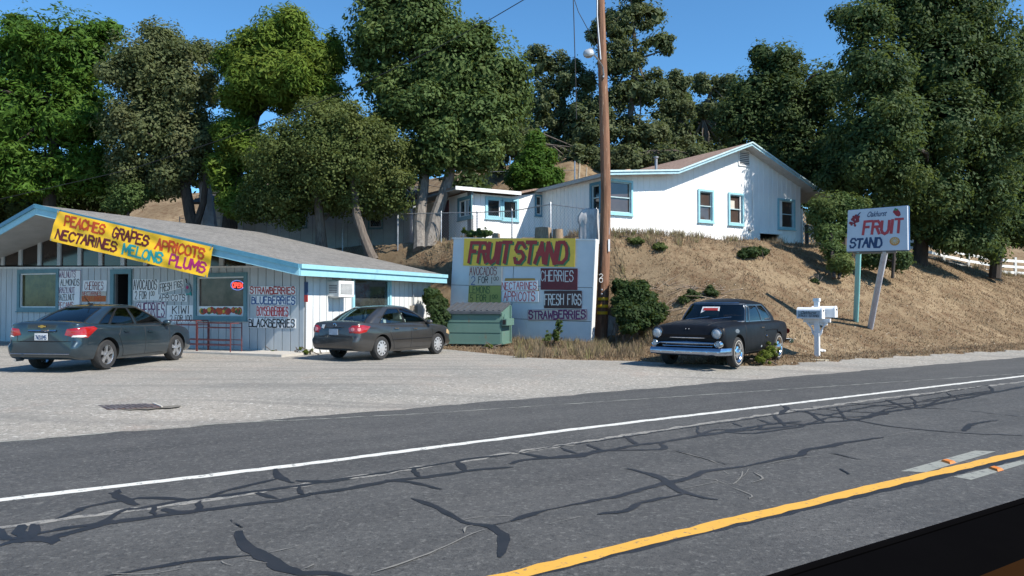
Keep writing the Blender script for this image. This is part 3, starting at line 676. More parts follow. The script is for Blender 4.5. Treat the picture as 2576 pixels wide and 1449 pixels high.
part('door_frame', MB().prism([FAC.pt(DR[0]-.17, .1, .024), FAC.pt(DR[0], .1, .024), FAC.pt(DR[0], DR[3]+.15, .024), FAC.pt(DR[0]-.17, DR[3]+.15, .024)], M1*.05).prism([FAC.pt(DR[2], .1, .024), FAC.pt(DR[2]+.12, .1, .024), FAC.pt(DR[2]+.12, DR[3]+.15, .024), FAC.pt(DR[2], DR[3]+.15, .024)], M1*.05).prism([FAC.pt(DR[0], DR[3], .024), FAC.pt(DR[2], DR[3], .024), FAC.pt(DR[2], DR[3]+.15, .024), FAC.pt(DR[0], DR[3]+.15, .024)], M1*.05), TEAL, STAND, True)
part('doorway', MB().prism([FAC.pt(DR[0], .1, -.6), FAC.pt(DR[2], .1, -.6), FAC.pt(DR[2], DR[3], -.6), FAC.pt(DR[0], DR[3], -.6)], M1 * -.02).prism([FAC.pt(DR[0], .1, -.08), FAC.pt(DR[0], DR[3], -.08), FAC.pt(DR[0], DR[3], -.6), FAC.pt(DR[0], .1, -.6)], E1*-.02).prism([FAC.pt(DR[2], .1, -.08), FAC.pt(DR[2], DR[3], -.08), FAC.pt(DR[2], DR[3], -.6), FAC.pt(DR[2], .1, -.6)], E1*.02), DARKIN, STAND, True)
# light strip of wall seen inside the windows' left jambs
trim_window(STAND, SID, SW, .10, CYAN, M_('side_window_glass', (.05, .055, .05), .05, (.02, .022, .022), 2, spec=.9), sash=CYAN, lab='side window with blue trim')
# fruit frieze at the bottom of the right window
fz0, fz1 = FAC.uz(*Z1(1700, 935))[1], FAC.uz(*Z1(1700, 858))[1]
fr = part('fruit_frieze', MB().prism([FAC.pt(RW[0] + .03, fz0 + .03, -.02), FAC.pt(RW[2] - .03, fz0 + .03, -.02), FAC.pt(RW[2] - .03, fz1, -.02), FAC.pt(RW[0] + .03, fz1, -.02)], M1 * .006), BOARDS['white'], w2, True)
rnd = random.Random(4)
mbs = {k: MB() for k in ('red', 'orange', 'green', 'yellow')}
YEL = M_('paint_yellow', (.70, .48, .05), .5)
for i in range(60):
    k = rnd.choice(['red', 'red', 'orange', 'green', 'yellow']); r_ = rnd.uniform(.05, .11); cu = rnd.uniform(RW[0] + .14, RW[2] - .14); cz = rnd.uniform(fz0 + .12, fz1 - .10)
    n_ = 8; pts = [FAC.pt(cu + r_ * math.cos(2 * math.pi * j / n_), cz + r_ * .95 * math.sin(2 * math.pi * j / n_), -.012 + i * .0002) for j in range(n_)]
    mbs[k].add(pts, [tuple(range(n_))])
for k, mt in (('red', INK['red']), ('orange', INK['orange']), ('green', INK['green']), ('yellow', YEL)): part('painted_fruit', mbs[k], mt, w2, True, fix=False)
# neon OPEN sign hanging inside the right window
def emis(name, c, s):
    m, n, l, b = nt(name); b.inputs['Base Color'].default_value = (*c, 1); b.inputs['Emission Color'].default_value = (*c, 1); b.inputs['Emission Strength'].default_value = s; return m
nf = quad_map(FAC, [Z1(1810, 650), Z1(1922, 655), Z1(1922, 735), Z1(1810, 732)], .01)
neon = thing('neon_open_sign', 'oval neon sign reading OPEN in red with blue ring in the right shop window', 'neon sign', tuple(nf(.5, 0, 0)), FAC.rotz())
part('back_plate', MB().prism([nf(.5 + .5 * math.cos(t), .5 + .5 * math.sin(t), -.02) for t in np.linspace(0, 2 * math.pi, 20, endpoint=False)], M1 * .01), M_('neon_back', (.03, .02, .03), .5), neon, True)
part('blue_ring', MB().tube([nf(.5 + .46 * math.cos(t), .5 + .46 * math.sin(t), .01) for t in np.linspace(0, 2 * math.pi, 24)], .012, 6), emis('neon_blue', (.25, .35, .9), .35), neon, True)
lettering('letters', 'OPEN', nf, (.16, .28, .84, .72), .035, emis('neon_red', (1, .08, .05), .8), neon, off=.012, seed=3)
# small white vertical streaks of the wall-mounted batten at the corner, dark thermometer strip
c = ubz(Z2, 515, 668, 540, 825)
tm = thing('hanging_sign_strip', 'narrow dark vertical strip sign with red lower end on the corner of the shop', 'strip sign', tuple(FAC.pt((c[0]+c[2])/2, c[1], .03)), FAC.rotz())
zc_ = c[1] + (c[3] - c[1]) * .35
part('upper_panel', MB().prism([FAC.pt(c[0], zc_, .03), FAC.pt(c[2], zc_, .03), FAC.pt(c[2], c[3], .03), FAC.pt(c[0], c[3], .03)], M1*.03), INK['navy'], tm, True)
part('lower_panel', MB().prism([FAC.pt(c[0], c[1], .03), FAC.pt(c[2], c[1], .03), FAC.pt(c[2], zc_, .03), FAC.pt(c[0], zc_, .03)], M1*.031), INK['red'], tm, True)
# concrete walk in front
wk = MB().prism([FAC.pt(lo_u, 0, .001), FAC.pt(.25, 0, .001), FAC.pt(.25, 0, 1.25), FAC.pt(lo_u, 0, 1.25)], (0, 0, .27))
CONC = M_('concrete', (.46, .44, .40), .85, (.36, .34, .31), 2.5, bmp=.2)
o = part('walkway', wk, CONC, None, kind='structure')
# air conditioner on the side wall
a = ubz(Z2, 745, 630, 862, 712, SID); au0, az0, au1, az1 = a[0], SID.uz(*Z2(800, 712))[1], a[2], 2.33
ac = thing('window_air_conditioner', 'white box air conditioner sticking out of the side wall under the eave', 'air conditioner', tuple(SID.pt((au0 + au1) / 2, az0, .0)), SID.rotz())
D_ = .42
def sbox(u0, z0, u1, z1, o0, o1, pl=SID): return MB().prism([pl.pt(u0, z0, o0), pl.pt(u1, z0, o0), pl.pt(u1, z1, o0), pl.pt(u0, z1, o0)], pl.m * (o1 - o0))
au0, au1, az0, az1 = .95, 1.62, 1.83, 2.26
part('housing', sbox(au0, az0, au1, az1, .0, D_), WHITE, ac, True)
part('front_frame', sbox(au0 - .03, az0 - .02, au1 + .03, az1 + .02, D_, D_ + .03), WHITE, ac, True)
part('recess', sbox(au0 + .05, az0 + .06, au1 - .05, az1 - .06, D_ + .03, D_ + .034), GAPM, ac, True)
for i in range(9):
    z = az0 + .08 + i * .034; part('louver', sbox(au0 + .05, z, au1 - .05, z + .016, D_ + .034, D_ + .05), WHITE, ac, True)
for i in range(5):
    z = az0 + .1 + i * .05; part('side_slot', MB().prism([SID.pt(au0 - .004, z, .08), SID.pt(au0 - .004, z, D_ - .06), SID.pt(au0 - .004, z + .025, D_ - .06), SID.pt(au0 - .004, z + .025, .08)], G1 * -.004), GAPM, ac, True)
part('bracket', MB().bar(SID.pt(au0 + .1, az0 - .02, .02), SID.pt(au0 + .1, az0 - .02, D_), .04).bar(SID.pt(au1 - .1, az0 - .02, .02), SID.pt(au1 - .1, az0 - .02, D_), .04), WHITE, ac, True)
# meter box near the far end of the side wall
mx = thing('meter_box', 'small beige meter box near the far end of the side wall', 'meter box', tuple(SID.pt(5.6, 1.0, .03)), SID.rotz())
part('box', sbox(5.45, 1.0, 5.75, 1.55, .024, .16), M_('beige_metal', (.45, .38, .30), .5), mx, True)
part('cover', sbox(5.48, 1.05, 5.72, 1.5, .16, .175), M_('beige_metal2', (.36, .31, .26), .5), mx, True)
part('conduit', MB().tube([SID.pt(5.6, 1.55, .09), SID.pt(5.6, 2.3, .09)], .025), STEEL, mx, True)
# ------------------------------------------------------------ signs on the front wall
def zc(zf, *p): return [zf(*q) for q in p]
sign('painted_sign', 'tall white sign listing walnuts, almonds and other nuts beside the left shop window', 'sign', FAC, zc(Z1, (455, 577), (634, 577), (626, 905), (443, 905)), BOARDS['white'],
     [('WALNUTS', 'purple', (.06, .83, .78, .98), .022), ('ALMONDS', 'black', (.14, .64, .95, .79), .022), ('BRAZILNUT', 'purple', (.04, .46, .76, .60), .018), ('HAZELNUT', 'black', (.05, .29, .76, .43), .018), ('PECANS', 'red', (.05, .10, .72, .24), .02)], border='purple')
sign('painted_sign', 'white CHERRIES sign between the nut list and the door', 'sign', FAC, zc(Z1, (655, 655), (838, 655), (835, 740), (648, 740)), BOARDS['white'], [('CHERRIES', 'maroon', (.08, .12, .86, .85), .022)])
sign('painted_sign', 'narrow white NECTARINES sign under the first CHERRIES sign', 'sign', FAC, zc(Z1, (642, 742), (832, 742), (832, 775), (642, 775)), BOARDS['offwhite'], [('NECTARINES', 'red', (.03, .05, .80, .95), .018)])
sign('painted_sign', 'orange APRICOTS sign lowest of the three beside the door', 'sign', FAC, zc(Z1, (640, 777), (832, 777), (830, 822), (640, 822)), BOARDS['orange'], [('PEACHES APRICOTS', 'orange', (.03, .1, .96, .9), .016)])
sign('painted_sign', 'white AVOCADOS 2 FOR 100 sign right of the door', 'sign', FAC, zc(Z1, (1045, 645), (1246, 650), (1238, 812), (1045, 812)), BOARDS['white'],
     [('AVOCADOS', 'black', (.02, .52, .94, .97), .026), ('2 FOR 1', 'black', (.08, .06, .68, .42), .024), ('00', 'black', (.72, .22, .86, .44), .016)])
sign('painted_sign', 'white FRESH FIGS sign tilted up beside the avocados sign', 'sign', FAC, zc(Z1, (1252, 672), (1438, 645), (1442, 712), (1252, 760)), BOARDS['white'], [('FRESH FIGS', 'black', (.03, .12, .95, .85), .024)])
sign('painted_sign', 'white APRICOTS sign beneath the fresh figs sign', 'sign', FAC, zc(Z1, (1240, 765), (1470, 760), (1468, 822), (1238, 815)), BOARDS['white'], [('APRICOTS', 'black', (.04, .08, .93, .9), .022)])
sign('painted_sign', 'large white CHERRIES sign behind the dark blue sedan', 'sign', FAC, zc(Z1, (1070, 832), (1304, 826), (1302, 945), (1068, 950)), BOARDS['white'], [('CHERRIES', 'purple', (.03, .06, .95, .93), .036)], border='purple')
sign('painted_sign', 'white KIWI 2 FOR 100 sign above the red rack', 'sign', FAC, zc(Z1, (1310, 850), (1536, 850), (1534, 985), (1308, 985)), BOARDS['white'], [('KIWI', 'black', (.2, .52, .78, .95), .032), ('2 FOR 100', 'black', (.12, .06, .88, .42), .022)])
for nm, ink, c4, st, lb in (('STRAWBERRIES', 'red', [(75, 700), (438, 703), (438, 768), (75, 765)], .034, 'white STRAWBERRIES sign with red letters, topmost of the four berry signs'),
    ('BLUEBERRIES', 'blue', [(88, 777), (440, 779), (438, 850), (86, 845)], .034, 'white BLUEBERRIES sign with blue letters, second of the berry signs'),
    ('BOYSENBERRIES', 'rosered', [(130, 853), (384, 857), (382, 943), (128, 938)], .03, 'white BOYSENBERRIES sign with narrow red letters, third of the berry signs'),
    ('BLACKBERRIES', 'black', [(65, 950), (437, 956), (434, 1032), (63, 1025)], .036, 'white BLACKBERRIES sign with black letters, lowest of the berry signs')):
    sign('painted_sign', lb, 'sign', FAC, zc(Z2, *c4), BOARDS['white'], [(nm, ink, (.02, .1, .98, .9), st, dict(gap=.55))])
# little blue and pink cloth ornament
orn = thing('hanging_ornament', 'small teal and pink ornament hanging between the fresh figs sign and the window', 'ornament', tuple(FAC.pt(*FAC.uz(*Z1(1480, 770)), .04)), FAC.rotz())
of = quad_map(FAC, zc(Z1, (1445, 640), (1515, 640), (1515, 775), (1445, 775)), .035)
part('hook', MB().tube([of(.2, .98, 0), of(.35, .75, .02), of(.5, .68, .02)], .012), BLACK, orn, True)
part('body', MB().prism([of(.5 + .42 * math.cos(t) * (1 if math.sin(t) < 0 else .7), .42 + .30 * math.sin(t), 0) for t in np.linspace(0, 2 * math.pi, 14, endpoint=False)], M1 * .04), M_('ornament_grey_teal', (.12, .22, .27), .6, (.3, .33, .35), 9), orn, True)
part('heart', MB().prism([of(.5 + .14 * math.cos(t), .48 + .10 * math.sin(t), .045) for t in np.linspace(0, 2 * math.pi, 10, endpoint=False)], M1 * .01), INK['plum'], orn, True)
part('tail', MB().prism([of(.3, .2, 0), of(.8, .25, 0), of(.9, .0, 0), of(.55, .08, 0), of(.3, .0, 0)], M1 * .03), INK['teal'], orn, True)
# red metal display racks
RED = M_('red_brown_metal', (.15, .035, .035), .65, (.10, .03, .03), 6)
def rack(xa, xb, ytop, lab):
    pl = Plane(W0 + M1 * 1.05, E1); ua = pl.uz(xa, 840)[0]; ubb = pl.uz(xb, 840)[0]; zt = pl.uz((xa + xb) / 2, ytop)[1]; zb = .27
    t = thing('display_rack', lab, 'rack', tuple(pl.pt((ua + ubb) / 2, zb)), FAC.rotz()); dp = .42; w = .024
    for u in (ua, ubb):
        for o_ in (0, -dp): part('leg', MB().bar(pl.pt(u, zb, o_), pl.pt(u, zt, o_), w), RED, t, True)
    for zz in (zt, zt - .13, zb + .32, zb + .18):
        part('rail', MB().bar(pl.pt(ua, zz, 0), pl.pt(ubb, zz, 0), w), RED, t, True); part('rail', MB().bar(pl.pt(ua, zz, -dp), pl.pt(ubb, zz, -dp), w), RED, t, True)
    for u in (ua, ubb, (ua + ubb) / 2):
        part('cross_rail', MB().bar(pl.pt(u, zt, 0), pl.pt(u, zt, -dp), w), RED, t, True)
    return t
rack(497, 580, 813, 'red metal display rack frame under the right shop window'); rack(415, 494, 806, 'red metal display rack frame left of the other, half hidden by the dark blue sedan')
# ------------------------------------------------------------ yellow banner on the rake
BPL = Plane(C0 + RK.m * .14, E1r)
bc = [(145, 530), (537, 622), (522, 698), (125, 605)]
bf0 = quad_map(BPL, bc)
def wav(x, y):
    return .035 * math.sin(x * 23 + y * 3.1) * (1 - y * .5) * .5 + .02 * math.sin(x * 47 - y * 9) + .018 * math.sin(x * 9 + y * 7) + .012 * math.sin((x * 31 + y * 14))
def bfm(x, y, off): return bf0(x, y, off + .5 * wav(x, y))
BAN = thing('fruit_banner', 'long yellow banner reading PEACHES GRAPES APRICOTS NECTARINES MELONS PLUMS hung along the gable', 'banner', tuple(bf0(.5, 0, 0)), RK.rotz())
m, n, l, b = nt('yellow_vinyl'); l.new(mix(n, l, (.95, .58, .015), (.90, .50, .012), noise(n, l, 3, 4, .6, coord(n, l))), b.inputs['Base Color']); b.inputs['Roughness'].default_value = .45
YV = m
nx, ny = 180, 20; mb = MB(); vs = [bfm(i / nx, j / ny, 0) for i in range(nx + 1) for j in range(ny + 1)]
mb.add(vs, [(i * (ny + 1) + j, (i + 1) * (ny + 1) + j, (i + 1) * (ny + 1) + j + 1, i * (ny + 1) + j + 1) for i in range(nx) for j in range(ny)])
part('vinyl_sheet', mb, YV, BAN, True, smooth=True)
def dense(name, text, box, stroke, ink, seed, fm=bfm, parent=BAN, slant=0, off=.0035, jit=.05, gap=.5, lab=None):
    return lettering(name, text, fm, box, stroke, INK[ink], parent, off=off, seed=seed, jitter=jit, slant=slant, gap=gap, label=lab, seg=.05)
dense('lettering', 'PEACHES', (.065, .60, .33, .90), .064, 'orange', 1); dense('lettering', 'GRAPES', (.385, .55, .61, .87), .064, 'brown', 2); dense('lettering', 'APRICOTS', (.66, .54, .955, .86), .064, 'orange', 3)
dense('lettering', 'NECTARINES', (.035, .13, .425, .43), .064, 'brown', 4); dense('lettering', 'MELONS', (.47, .12, .715, .43), .064, 'teal', 5); dense('lettering', 'PLUMS', (.765, .13, .975, .45), .064, 'plum', 6)
for x, y in ((.01, .97), (.99, .97), (.01, .03), (.99, .03), (.5, .98)): part('grommet', MB().prism([bfm(x + .004 * math.cos(t), y + .03 * math.sin(t), .01) for t in np.linspace(0, 6.283, 8, endpoint=False)], RK.m * .01), STEEL, BAN, True)
for x in (.01, .5, .99):
    part('tie_cord', MB().tube([bfm(x, .97, .01), bf0(x, 1.06, -.05)], .008, 5), BLACK, BAN, True)
# ------------------------------------------------------------ big painted board behind the dumpster
aB = R(-33); EB = Vector((math.cos(aB), math.sin(aB), 0)); Bo = P(1497, 700, 24.4); Bo.z = 0
BRD = Plane(Bo, EB)
LB = [(1141, 598), (1497, 602), (1485, 861), (1128, 845)]
bq = [BRD.pt(*BRD.uz(*c)) for c in LB]
bm_ = (bq[2] + bq[3]) / 2
BOARD = thing('painted_sign_board', 'large light blue plywood billboard carrying fruit signs behind the dumpster', 'billboard', (bm_.x, bm_.y, bm_.z), BRD.rotz())
LBLUE = M_('pale_blue_plywood', (.62, .66, .68), .6, (.52, .57, .60), 1.2, bmp=.15)
bmap = quad_map(BRD, LB)
def panel(x0, y0, x1, y1, off=0):
    return MB().prism([bmap(x0, y0, off), bmap(x1, y0, off), bmap(x1, y1, off), bmap(x0, y1, off)], BRD.m * -.03)
g_ = .0025
for (x0, y0, x1, y1) in ((0, 0, .46, .20), (.46, 0, 1, .20), (0, .20, .465, .52), (.465, .20, 1, .53), (0, .52, .465, .99), (.465, .53, 1, .99)):
    part('plywood_panel', panel(x0 + g_, y0 + g_, x1 - g_, y1 - g_, random.Random(x0 + y1).uniform(0, .012)), LBLUE, BOARD, True)
part('top_cap', MB().bar(bmap(-.005, .995, -.03), bmap(1.005, .995, -.03), .14, .05), WHITE, BOARD, True)
part('edge_post', MB().prism([bmap(1.0, 0, .03), bmap(1.0, 1, .03), bmap(1.0, 1, -.2), bmap(1.0, 0, -.2)], EB * .04), WHITE, BOARD, True)
for x in (.03, .35, .66, .96):
    p = bmap(x, 0, -.09); q = bmap(x, .98, -.09); part('support_post', MB().bar(Vector((p.x, p.y, -.1)), q, .09), M_('grey_wood', (.25, .22, .19), .85), BOARD, True)
part('backing_sheet', MB().prism([bmap(.001, .003, -.05), bmap(.999, .003, -.05), bmap(.999, .985, -.05), bmap(.001, .985, -.05)], BRD.m * -.01), M_('backing_dark', (.12, .12, .12), .9), BOARD, True)
Z3 = lambda x, y: (1083.6 + x * .2564, 557.3 + y * .2564)
gk = 'fruit signs on the large blue board'
YB = M_('yellow_painted_banner', (.82, .56, .06), .5, (.72, .47, .05), 3)
t, f = sign('fruit_stand_banner', 'yellow banner reading FRUIT STAND in dark red with green shadow on the blue board', 'banner', BRD, zc(Z3, (328, 165), (1420, 165), (1412, 445), (318, 432)), YB, [], off=.03)
for tx, bx in (('FRUIT', (.065, .14, .44, .86)), ('STAND', (.49, .14, .935, .86))):
    b2 = (bx[0] + .014, bx[1] - .045, bx[2] + .014, bx[3] - .045)
    lettering('letter_shadow', tx, f, b2, .14, INK['shadowgreen'], t, off=.004, slant=.13, seed=7, jitter=.03, gap=.42)
    lettering('lettering', tx, f, bx, .14, M_('banner_dark_red', (.33, .025, .025), .5, (.26, .02, .02), 4), t, off=.009, slant=.13, seed=7, jitter=.03, gap=.42)
sign('painted_sign', 'white AVOCADOS 2 FOR 100 sign on the blue board', 'sign', BRD, zc(Z3, (378, 440), (700, 442), (697, 626), (372, 626)), BOARDS['offwhite'], [('AVOCADOS', 'maroon', (.02, .54, .84, .96), .026), ('FOR 1', 'black', (.30, .12, .72, .45), .026), ('00', 'black', (.76, .26, .90, .46), .018), ('2', 'blue', (.08, .05, .19, .47), .03)], off=.034)
sign('painted_sign', 'yellow-green LEMONS 5 FOR 100 sign above the dumpster', 'sign', BRD, zc(Z3, (374, 628), (690, 628), (686, 795), (365, 792)), BOARDS['lime'], [('LEMONS', 'green', (.03, .55, .66, .95), .028), ('5 FOR 1', 'green', (.07, .08, .70, .45), .03), ('00', 'green', (.74, .24, .90, .46), .02)], off=.034)
sign('plain_sign_backing', 'ochre edged blank panel behind the NECTARINES sign on the blue board', 'sign', BRD, zc(Z3, (730, 556), (1018, 556), (1060, 683), (700, 683)), BOARDS['ochre'], [], off=.02)
sign('painted_sign', 'white NECTARINES sign with red letters on the blue board', 'sign', BRD, zc(Z3, (694, 585), (1048, 578), (1046, 676), (690, 680)), BOARDS['white'], [('NECTARINES', 'rosered', (.02, .12, .97, .85), .026)], off=.036)
sign('painted_sign', 'white APRICOTS sign with red letters above the dumpster lid', 'sign', BRD, zc(Z3, (704, 684), (1060, 682), (1058, 790), (700, 786)), BOARDS['white'], [('APRICOTS', 'rosered', (.04, .08, .90, .92), .03)], off=.034)
sign('painted_sign', 'maroon CHERRIES sign with white letters on the blue board', 'sign', BRD, zc(Z3, (1078, 458), (1440, 460), (1436, 672), (1078, 668)), BOARDS['maroon'], [('CHERRIES', 'white', (.01, .40, .89, .88), .03, dict(slant=.02))], off=.034)
sign('painted_sign', 'dark brown FRESH FIGS sign with pale letters on the blue board', 'sign', BRD, zc(Z3, (1112, 680), (1480, 678), (1478, 852), (1110, 850)), BOARDS['dark'], [('FRESH FIGS', 'white', (.02, .20, .99, .80), .036)], off=.036)
sign('painted_sign', 'long white STRAWBERRIES sign with dark letters low on the blue board', 'sign', BRD, zc(Z3, (955, 868), (1530, 862), (1528, 962), (955, 966)), BOARDS['offwhite'], [('STRAWBERRIES', 'purple', (.02, .12, .98, .88), .052)], off=.036, border='purple')
# ------------------------------------------------------------ roadside sign on two posts
dS = 23.2
aS = R(-39); ES = Vector((math.cos(aS), math.sin(aS), 0)); So = P(2210, 575, dS); So.z = 0
BSP = Plane(So, ES)
Z5 = lambda x, y: (1981.4 + x * .3418, 464.4 + y * .3418)
sc4 = [Z5(444, 190), Z5(880, 155), Z5(884, 480), Z5(434, 492)]
gl = G(2152, 805); gr = G(2187, 822)
SG = thing('roadside_sign', 'white roadside sign reading Oakhurst FRUIT STAND on two leaning round posts', 'roadside sign', (gl.x, gl.y, gl.z), BSP.rotz())
fS = quad_map(BSP, sc4)
qS = [fS(0, 0, 0), fS(1, 0, 0), fS(1, 1, 0), fS(0, 1, 0)]
SIGNW = M_('sign_face_white', (.56, .60, .66), .5, (.50, .54, .60), 3)
part('panel', MB().prism(qS, BSP.m * -.14), SIGNW, SG, True)
for a, b_ in ((0, 1), (1, 2), (2, 3), (3, 0)): part('frame_edge', MB().bar(qS[a] - BSP.m * .17, qS[b_] - BSP.m * .17, .05, .06, up=BSP.m), M_('blue_edge', (.05, .14, .30), .5), SG, True)
lettering('lettering', 'FRUIT', fS, (.285, .40, .92, .70), .078, M_('sign_red', (.50, .05, .06), .5), SG, off=.006, slant=.1, seed=11, jitter=.06, gap=.5)
lettering('lettering', 'STAND', fS, (.065, .09, .585, .30), .058, INK['navy'], SG, off=.006, slant=.14, seed=12, jitter=.05, gap=.5)
fc = bpy.data.curves.new('script_text', 'FONT'); fc.body = 'Oakhurst'; fc.shear = .55; fc.size = 1; fc.offset = .012
fo = bpy.data.objects.new('tmp', fc); COL.objects.link(fo); bpy.context.view_layer.update()
dg = bpy.context.evaluated_depsgraph_get(); me = bpy.data.meshes.new_from_object(fo.evaluated_get(dg)); bpy.data.objects.remove(fo)
co = [v.co.copy() for v in me.vertices]; xs_ = [c.x for c in co]; ys_ = [c.y for c in co]
def nrm(c, bx): return bx[0] + (c.x - min(xs_)) / (max(xs_) - min(xs_)) * (bx[2] - bx[0]), bx[1] + (c.y - min(ys_)) / (max(ys_) - min(ys_)) * (bx[3] - bx[1])
mb = MB().add([fS(*nrm(c, (.34, .80, .67, .93)), .006) for c in co], [tuple(p.vertices) for p in me.polygons]); part('script_lettering', mb, INK['navy'], SG, True, fix=False)
OAK = (co, [tuple(p.vertices) for p in me.polygons], nrm)
def disc(f, x, y, rx, ry, off, n=12, th=.004): return [f(x + rx * math.cos(t), y + ry * math.sin(t), off) for t in np.linspace(0, 2 * math.pi, n, endpoint=False)]
rr = random.Random(3); mb = MB()
for i in range(34):
    tt = rr.random(); cy_ = .62 + tt * .24; wx = .028 + .045 * math.sin(min(1, tt * 1.2 + .15) * 2.6); mb.add(disc(fS, .125 + (tt - .5) * .05 + rr.uniform(-1, 1) * wx, cy_, .022, .033, .006 + i * .0002, 8), [tuple(range(8))])
part('painted_grapes', mb, M_('grape_red', (.30, .02, .03), .5, (.16, .01, .02), 30), SG, True, fix=False)
part('painted_stalk', MB().add([fS(.15, .85, .012), fS(.17, .84, .012), fS(.235, .93, .012), fS(.21, .93, .012)], [(0, 1, 2, 3)]), INK['navy'], SG, True)
part('painted_strawberry', MB().add([fS(x, y, .006) for x, y in ((.765, .88), (.79, .945), (.84, .945), (.885, .87), (.895, .80), (.865, .765), (.82, .785))], [tuple(range(7))]), M_('berry_red', (.38, .02, .03), .5, (.25, .012, .02), 30), SG, True)
part('painted_leaf', MB().add([fS(x, y, .009) for x, y in ((.78, .91), (.805, .97), (.84, .94), (.85, .96), (.835, .905))], [tuple(range(5))]), INK['shadowgreen'], SG, True)
part('painted_orange', MB().add(disc(fS, .795, .205, .082, .10, .006, 18), [tuple(range(18))]), M_('orange_rind', (.60, .24, .05), .5), SG, True)
part('painted_orange_flesh', MB().add(disc(fS, .795, .215, .068, .082, .009, 18), [tuple(range(18))]), M_('orange_flesh', (.62, .36, .10), .5, (.52, .28, .08), 30), SG, True)
mb = MB()
for k in range(5):
    t_ = math.pi * k / 5; mb.add([fS(.795 + .062 * math.cos(t_ + a) * s, .215 + .075 * math.sin(t_ + a) * s, .011) for a, s in ((-.06, 1), (.06, 1), (-.06, -1), (.06, -1))], [(0, 1, 2, 3)])
part('painted_segment_lines', mb, BOARDS['offwhite'], SG, True, fix=False)
def post(xt, yt, g, xo, mat, lab, r1=.085):
    top = BSP.pt(*BSP.uz(xt, yt), -.22); top2 = top + (top - g).normalized() * 0
    part('post', MB().tube([g - Vector((0, 0, .2)), g.lerp(top, .5) + Vector((.01, 0, 0)), top, top + Vector((0, 0, .6))], [r1, r1, r1 * .98, r1 * .9], 14), mat, SG, True, smooth=True, label=lab)
post(2155, 632, gl, 0, M_('turquoise_post_paint', (.20, .52, .53), .5, (.26, .50, .52), 4), 'turquoise post')
post(2222, 632, gr, 0, M_('pale_post_paint', (.52, .52, .56), .5, (.38, .38, .44), 4), 'pale grey leaning post', .095)
part('cross_brace', MB().bar(fS(.1, -.02, -.2), fS(.8, -.02, -.2), .08, .1), M_('grey_wood', (.25, .22, .19), .85), SG, True)
# ------------------------------------------------------------ twin mailboxes
gm = G(2056, 897); Z4 = lambda x, y: (1579 + x * .2163, 681.1 + y * .2163); k_ = gm.y / F_PX
MW = M_('mailbox_white', (.76, .77, .78), .4, (.70, .71, .72), 5)
MBX = thing('mailbox_post', 'white post with carved braces carrying two mailboxes beside the black car', 'mailbox post', tuple(gm), R(-38))
hz = lambda y: 1.6 + (765 - y) * k_ * 1.0 - gm.z   # pixel row to height above the foot
part('post', MB().box((0, 0, hz(747) * .5 - .03), (.125, .125, hz(747) - .06)), MW, MBX)
zt = hz(747)
part('cap', MB().box((0, 0, zt - .11), (.17, .17, .03)).prism([Vector((-.08, -.08, zt - .095)), Vector((.08, -.08, zt - .095)), Vector((.08, .08, zt - .095)), Vector((-.08, .08, zt - .095))], (0, 0, .06)), MW, MBX)
za = hz(806)
part('cross_arm', MB().box((.0, .0, za), (.72, .11, .10)).box((0, .12, za - .0), (.5, .06, .08)), MW, MBX)
part('cross_arm', MB().box((.0, .07, za - .09), (.50, .10, .09)), MW, MBX)
for s in (-1, 1):
    part('brace', MB().prism([Vector((s * .30, -.03, za - .06)), Vector((s * .22, -.03, za - .05)), Vector((s * .07, -.03, za - .34)), Vector((s * .06, -.03, za - .46)), Vector((s * .13, -.03, za - .36)), Vector((s * .16, -.03, za - .22))], (0, .06, 0)), MW, MBX)
def mailbox(lx, ly, lz, L, lab, text):
    M = Matrix.Translation(gm) @ Matrix.Rotation(R(-38), 4, 'Z')
    o = thing('mailbox', lab, 'mailbox', tuple(M @ Vector((lx, ly, lz))), R(-38)); r_ = .135; hb = .215
    prof = [(-r_, 0), (r_, 0), (r_, hb)] + [(r_ * math.cos(t), hb + r_ * .75 * math.sin(t)) for t in np.linspace(.25, math.pi - .25, 7)] + [(-r_, hb)]
    part('body', MB().prism([Vector((-L / 2, y, z)) for y, z in prof], (L, 0, 0)), MW, o)
    part('door', MB().prism([Vector((L / 2, y * 1.05, z * 1.03)) for y, z in prof], (.025, 0, 0)), MW, o)
    part('latch', MB().box((L / 2 + .035, 0, .22), (.02, .04, .05)), BLACK, o)
    part('flag', MB().box((-.05, -r_ - .008, .12), (.10, .01, .04)), STEEL, o)
    if text:
        fm = lambda x, y, off: Vector((-L / 2 + .03 + x * (L - .06), -r_ - .003 - off, .03 + y * .19))
        part('name_plate', MB().prism([fm(0, 0, 0), fm(1, 0, 0), fm(1, 1, 0), fm(0, 1, 0)], (0, .003, 0)), M_('plate_grey', (.40, .43, .46), .5), o)
        lettering('lettering', 'FRUIT STAND', fm, (.06, .08, .94, .40), .009, INK['black'], o, off=.003, world_co=False, seed=5)
        co, fs, nrm_ = OAK
        part('lettering', MB().add([fm(*nrm_(c, (.14, .50, .86, .95)), .003) for c in co], fs), INK['black'], o, fix=False)
    return o
mailbox(-.16, -.08, hz(803) + .02, .66, 'front white mailbox lettered with the fruit stand name', True)
mailbox(.10, .30, hz(803) + .05, .62, 'rear plain white mailbox sticking out to the right of the post', False)
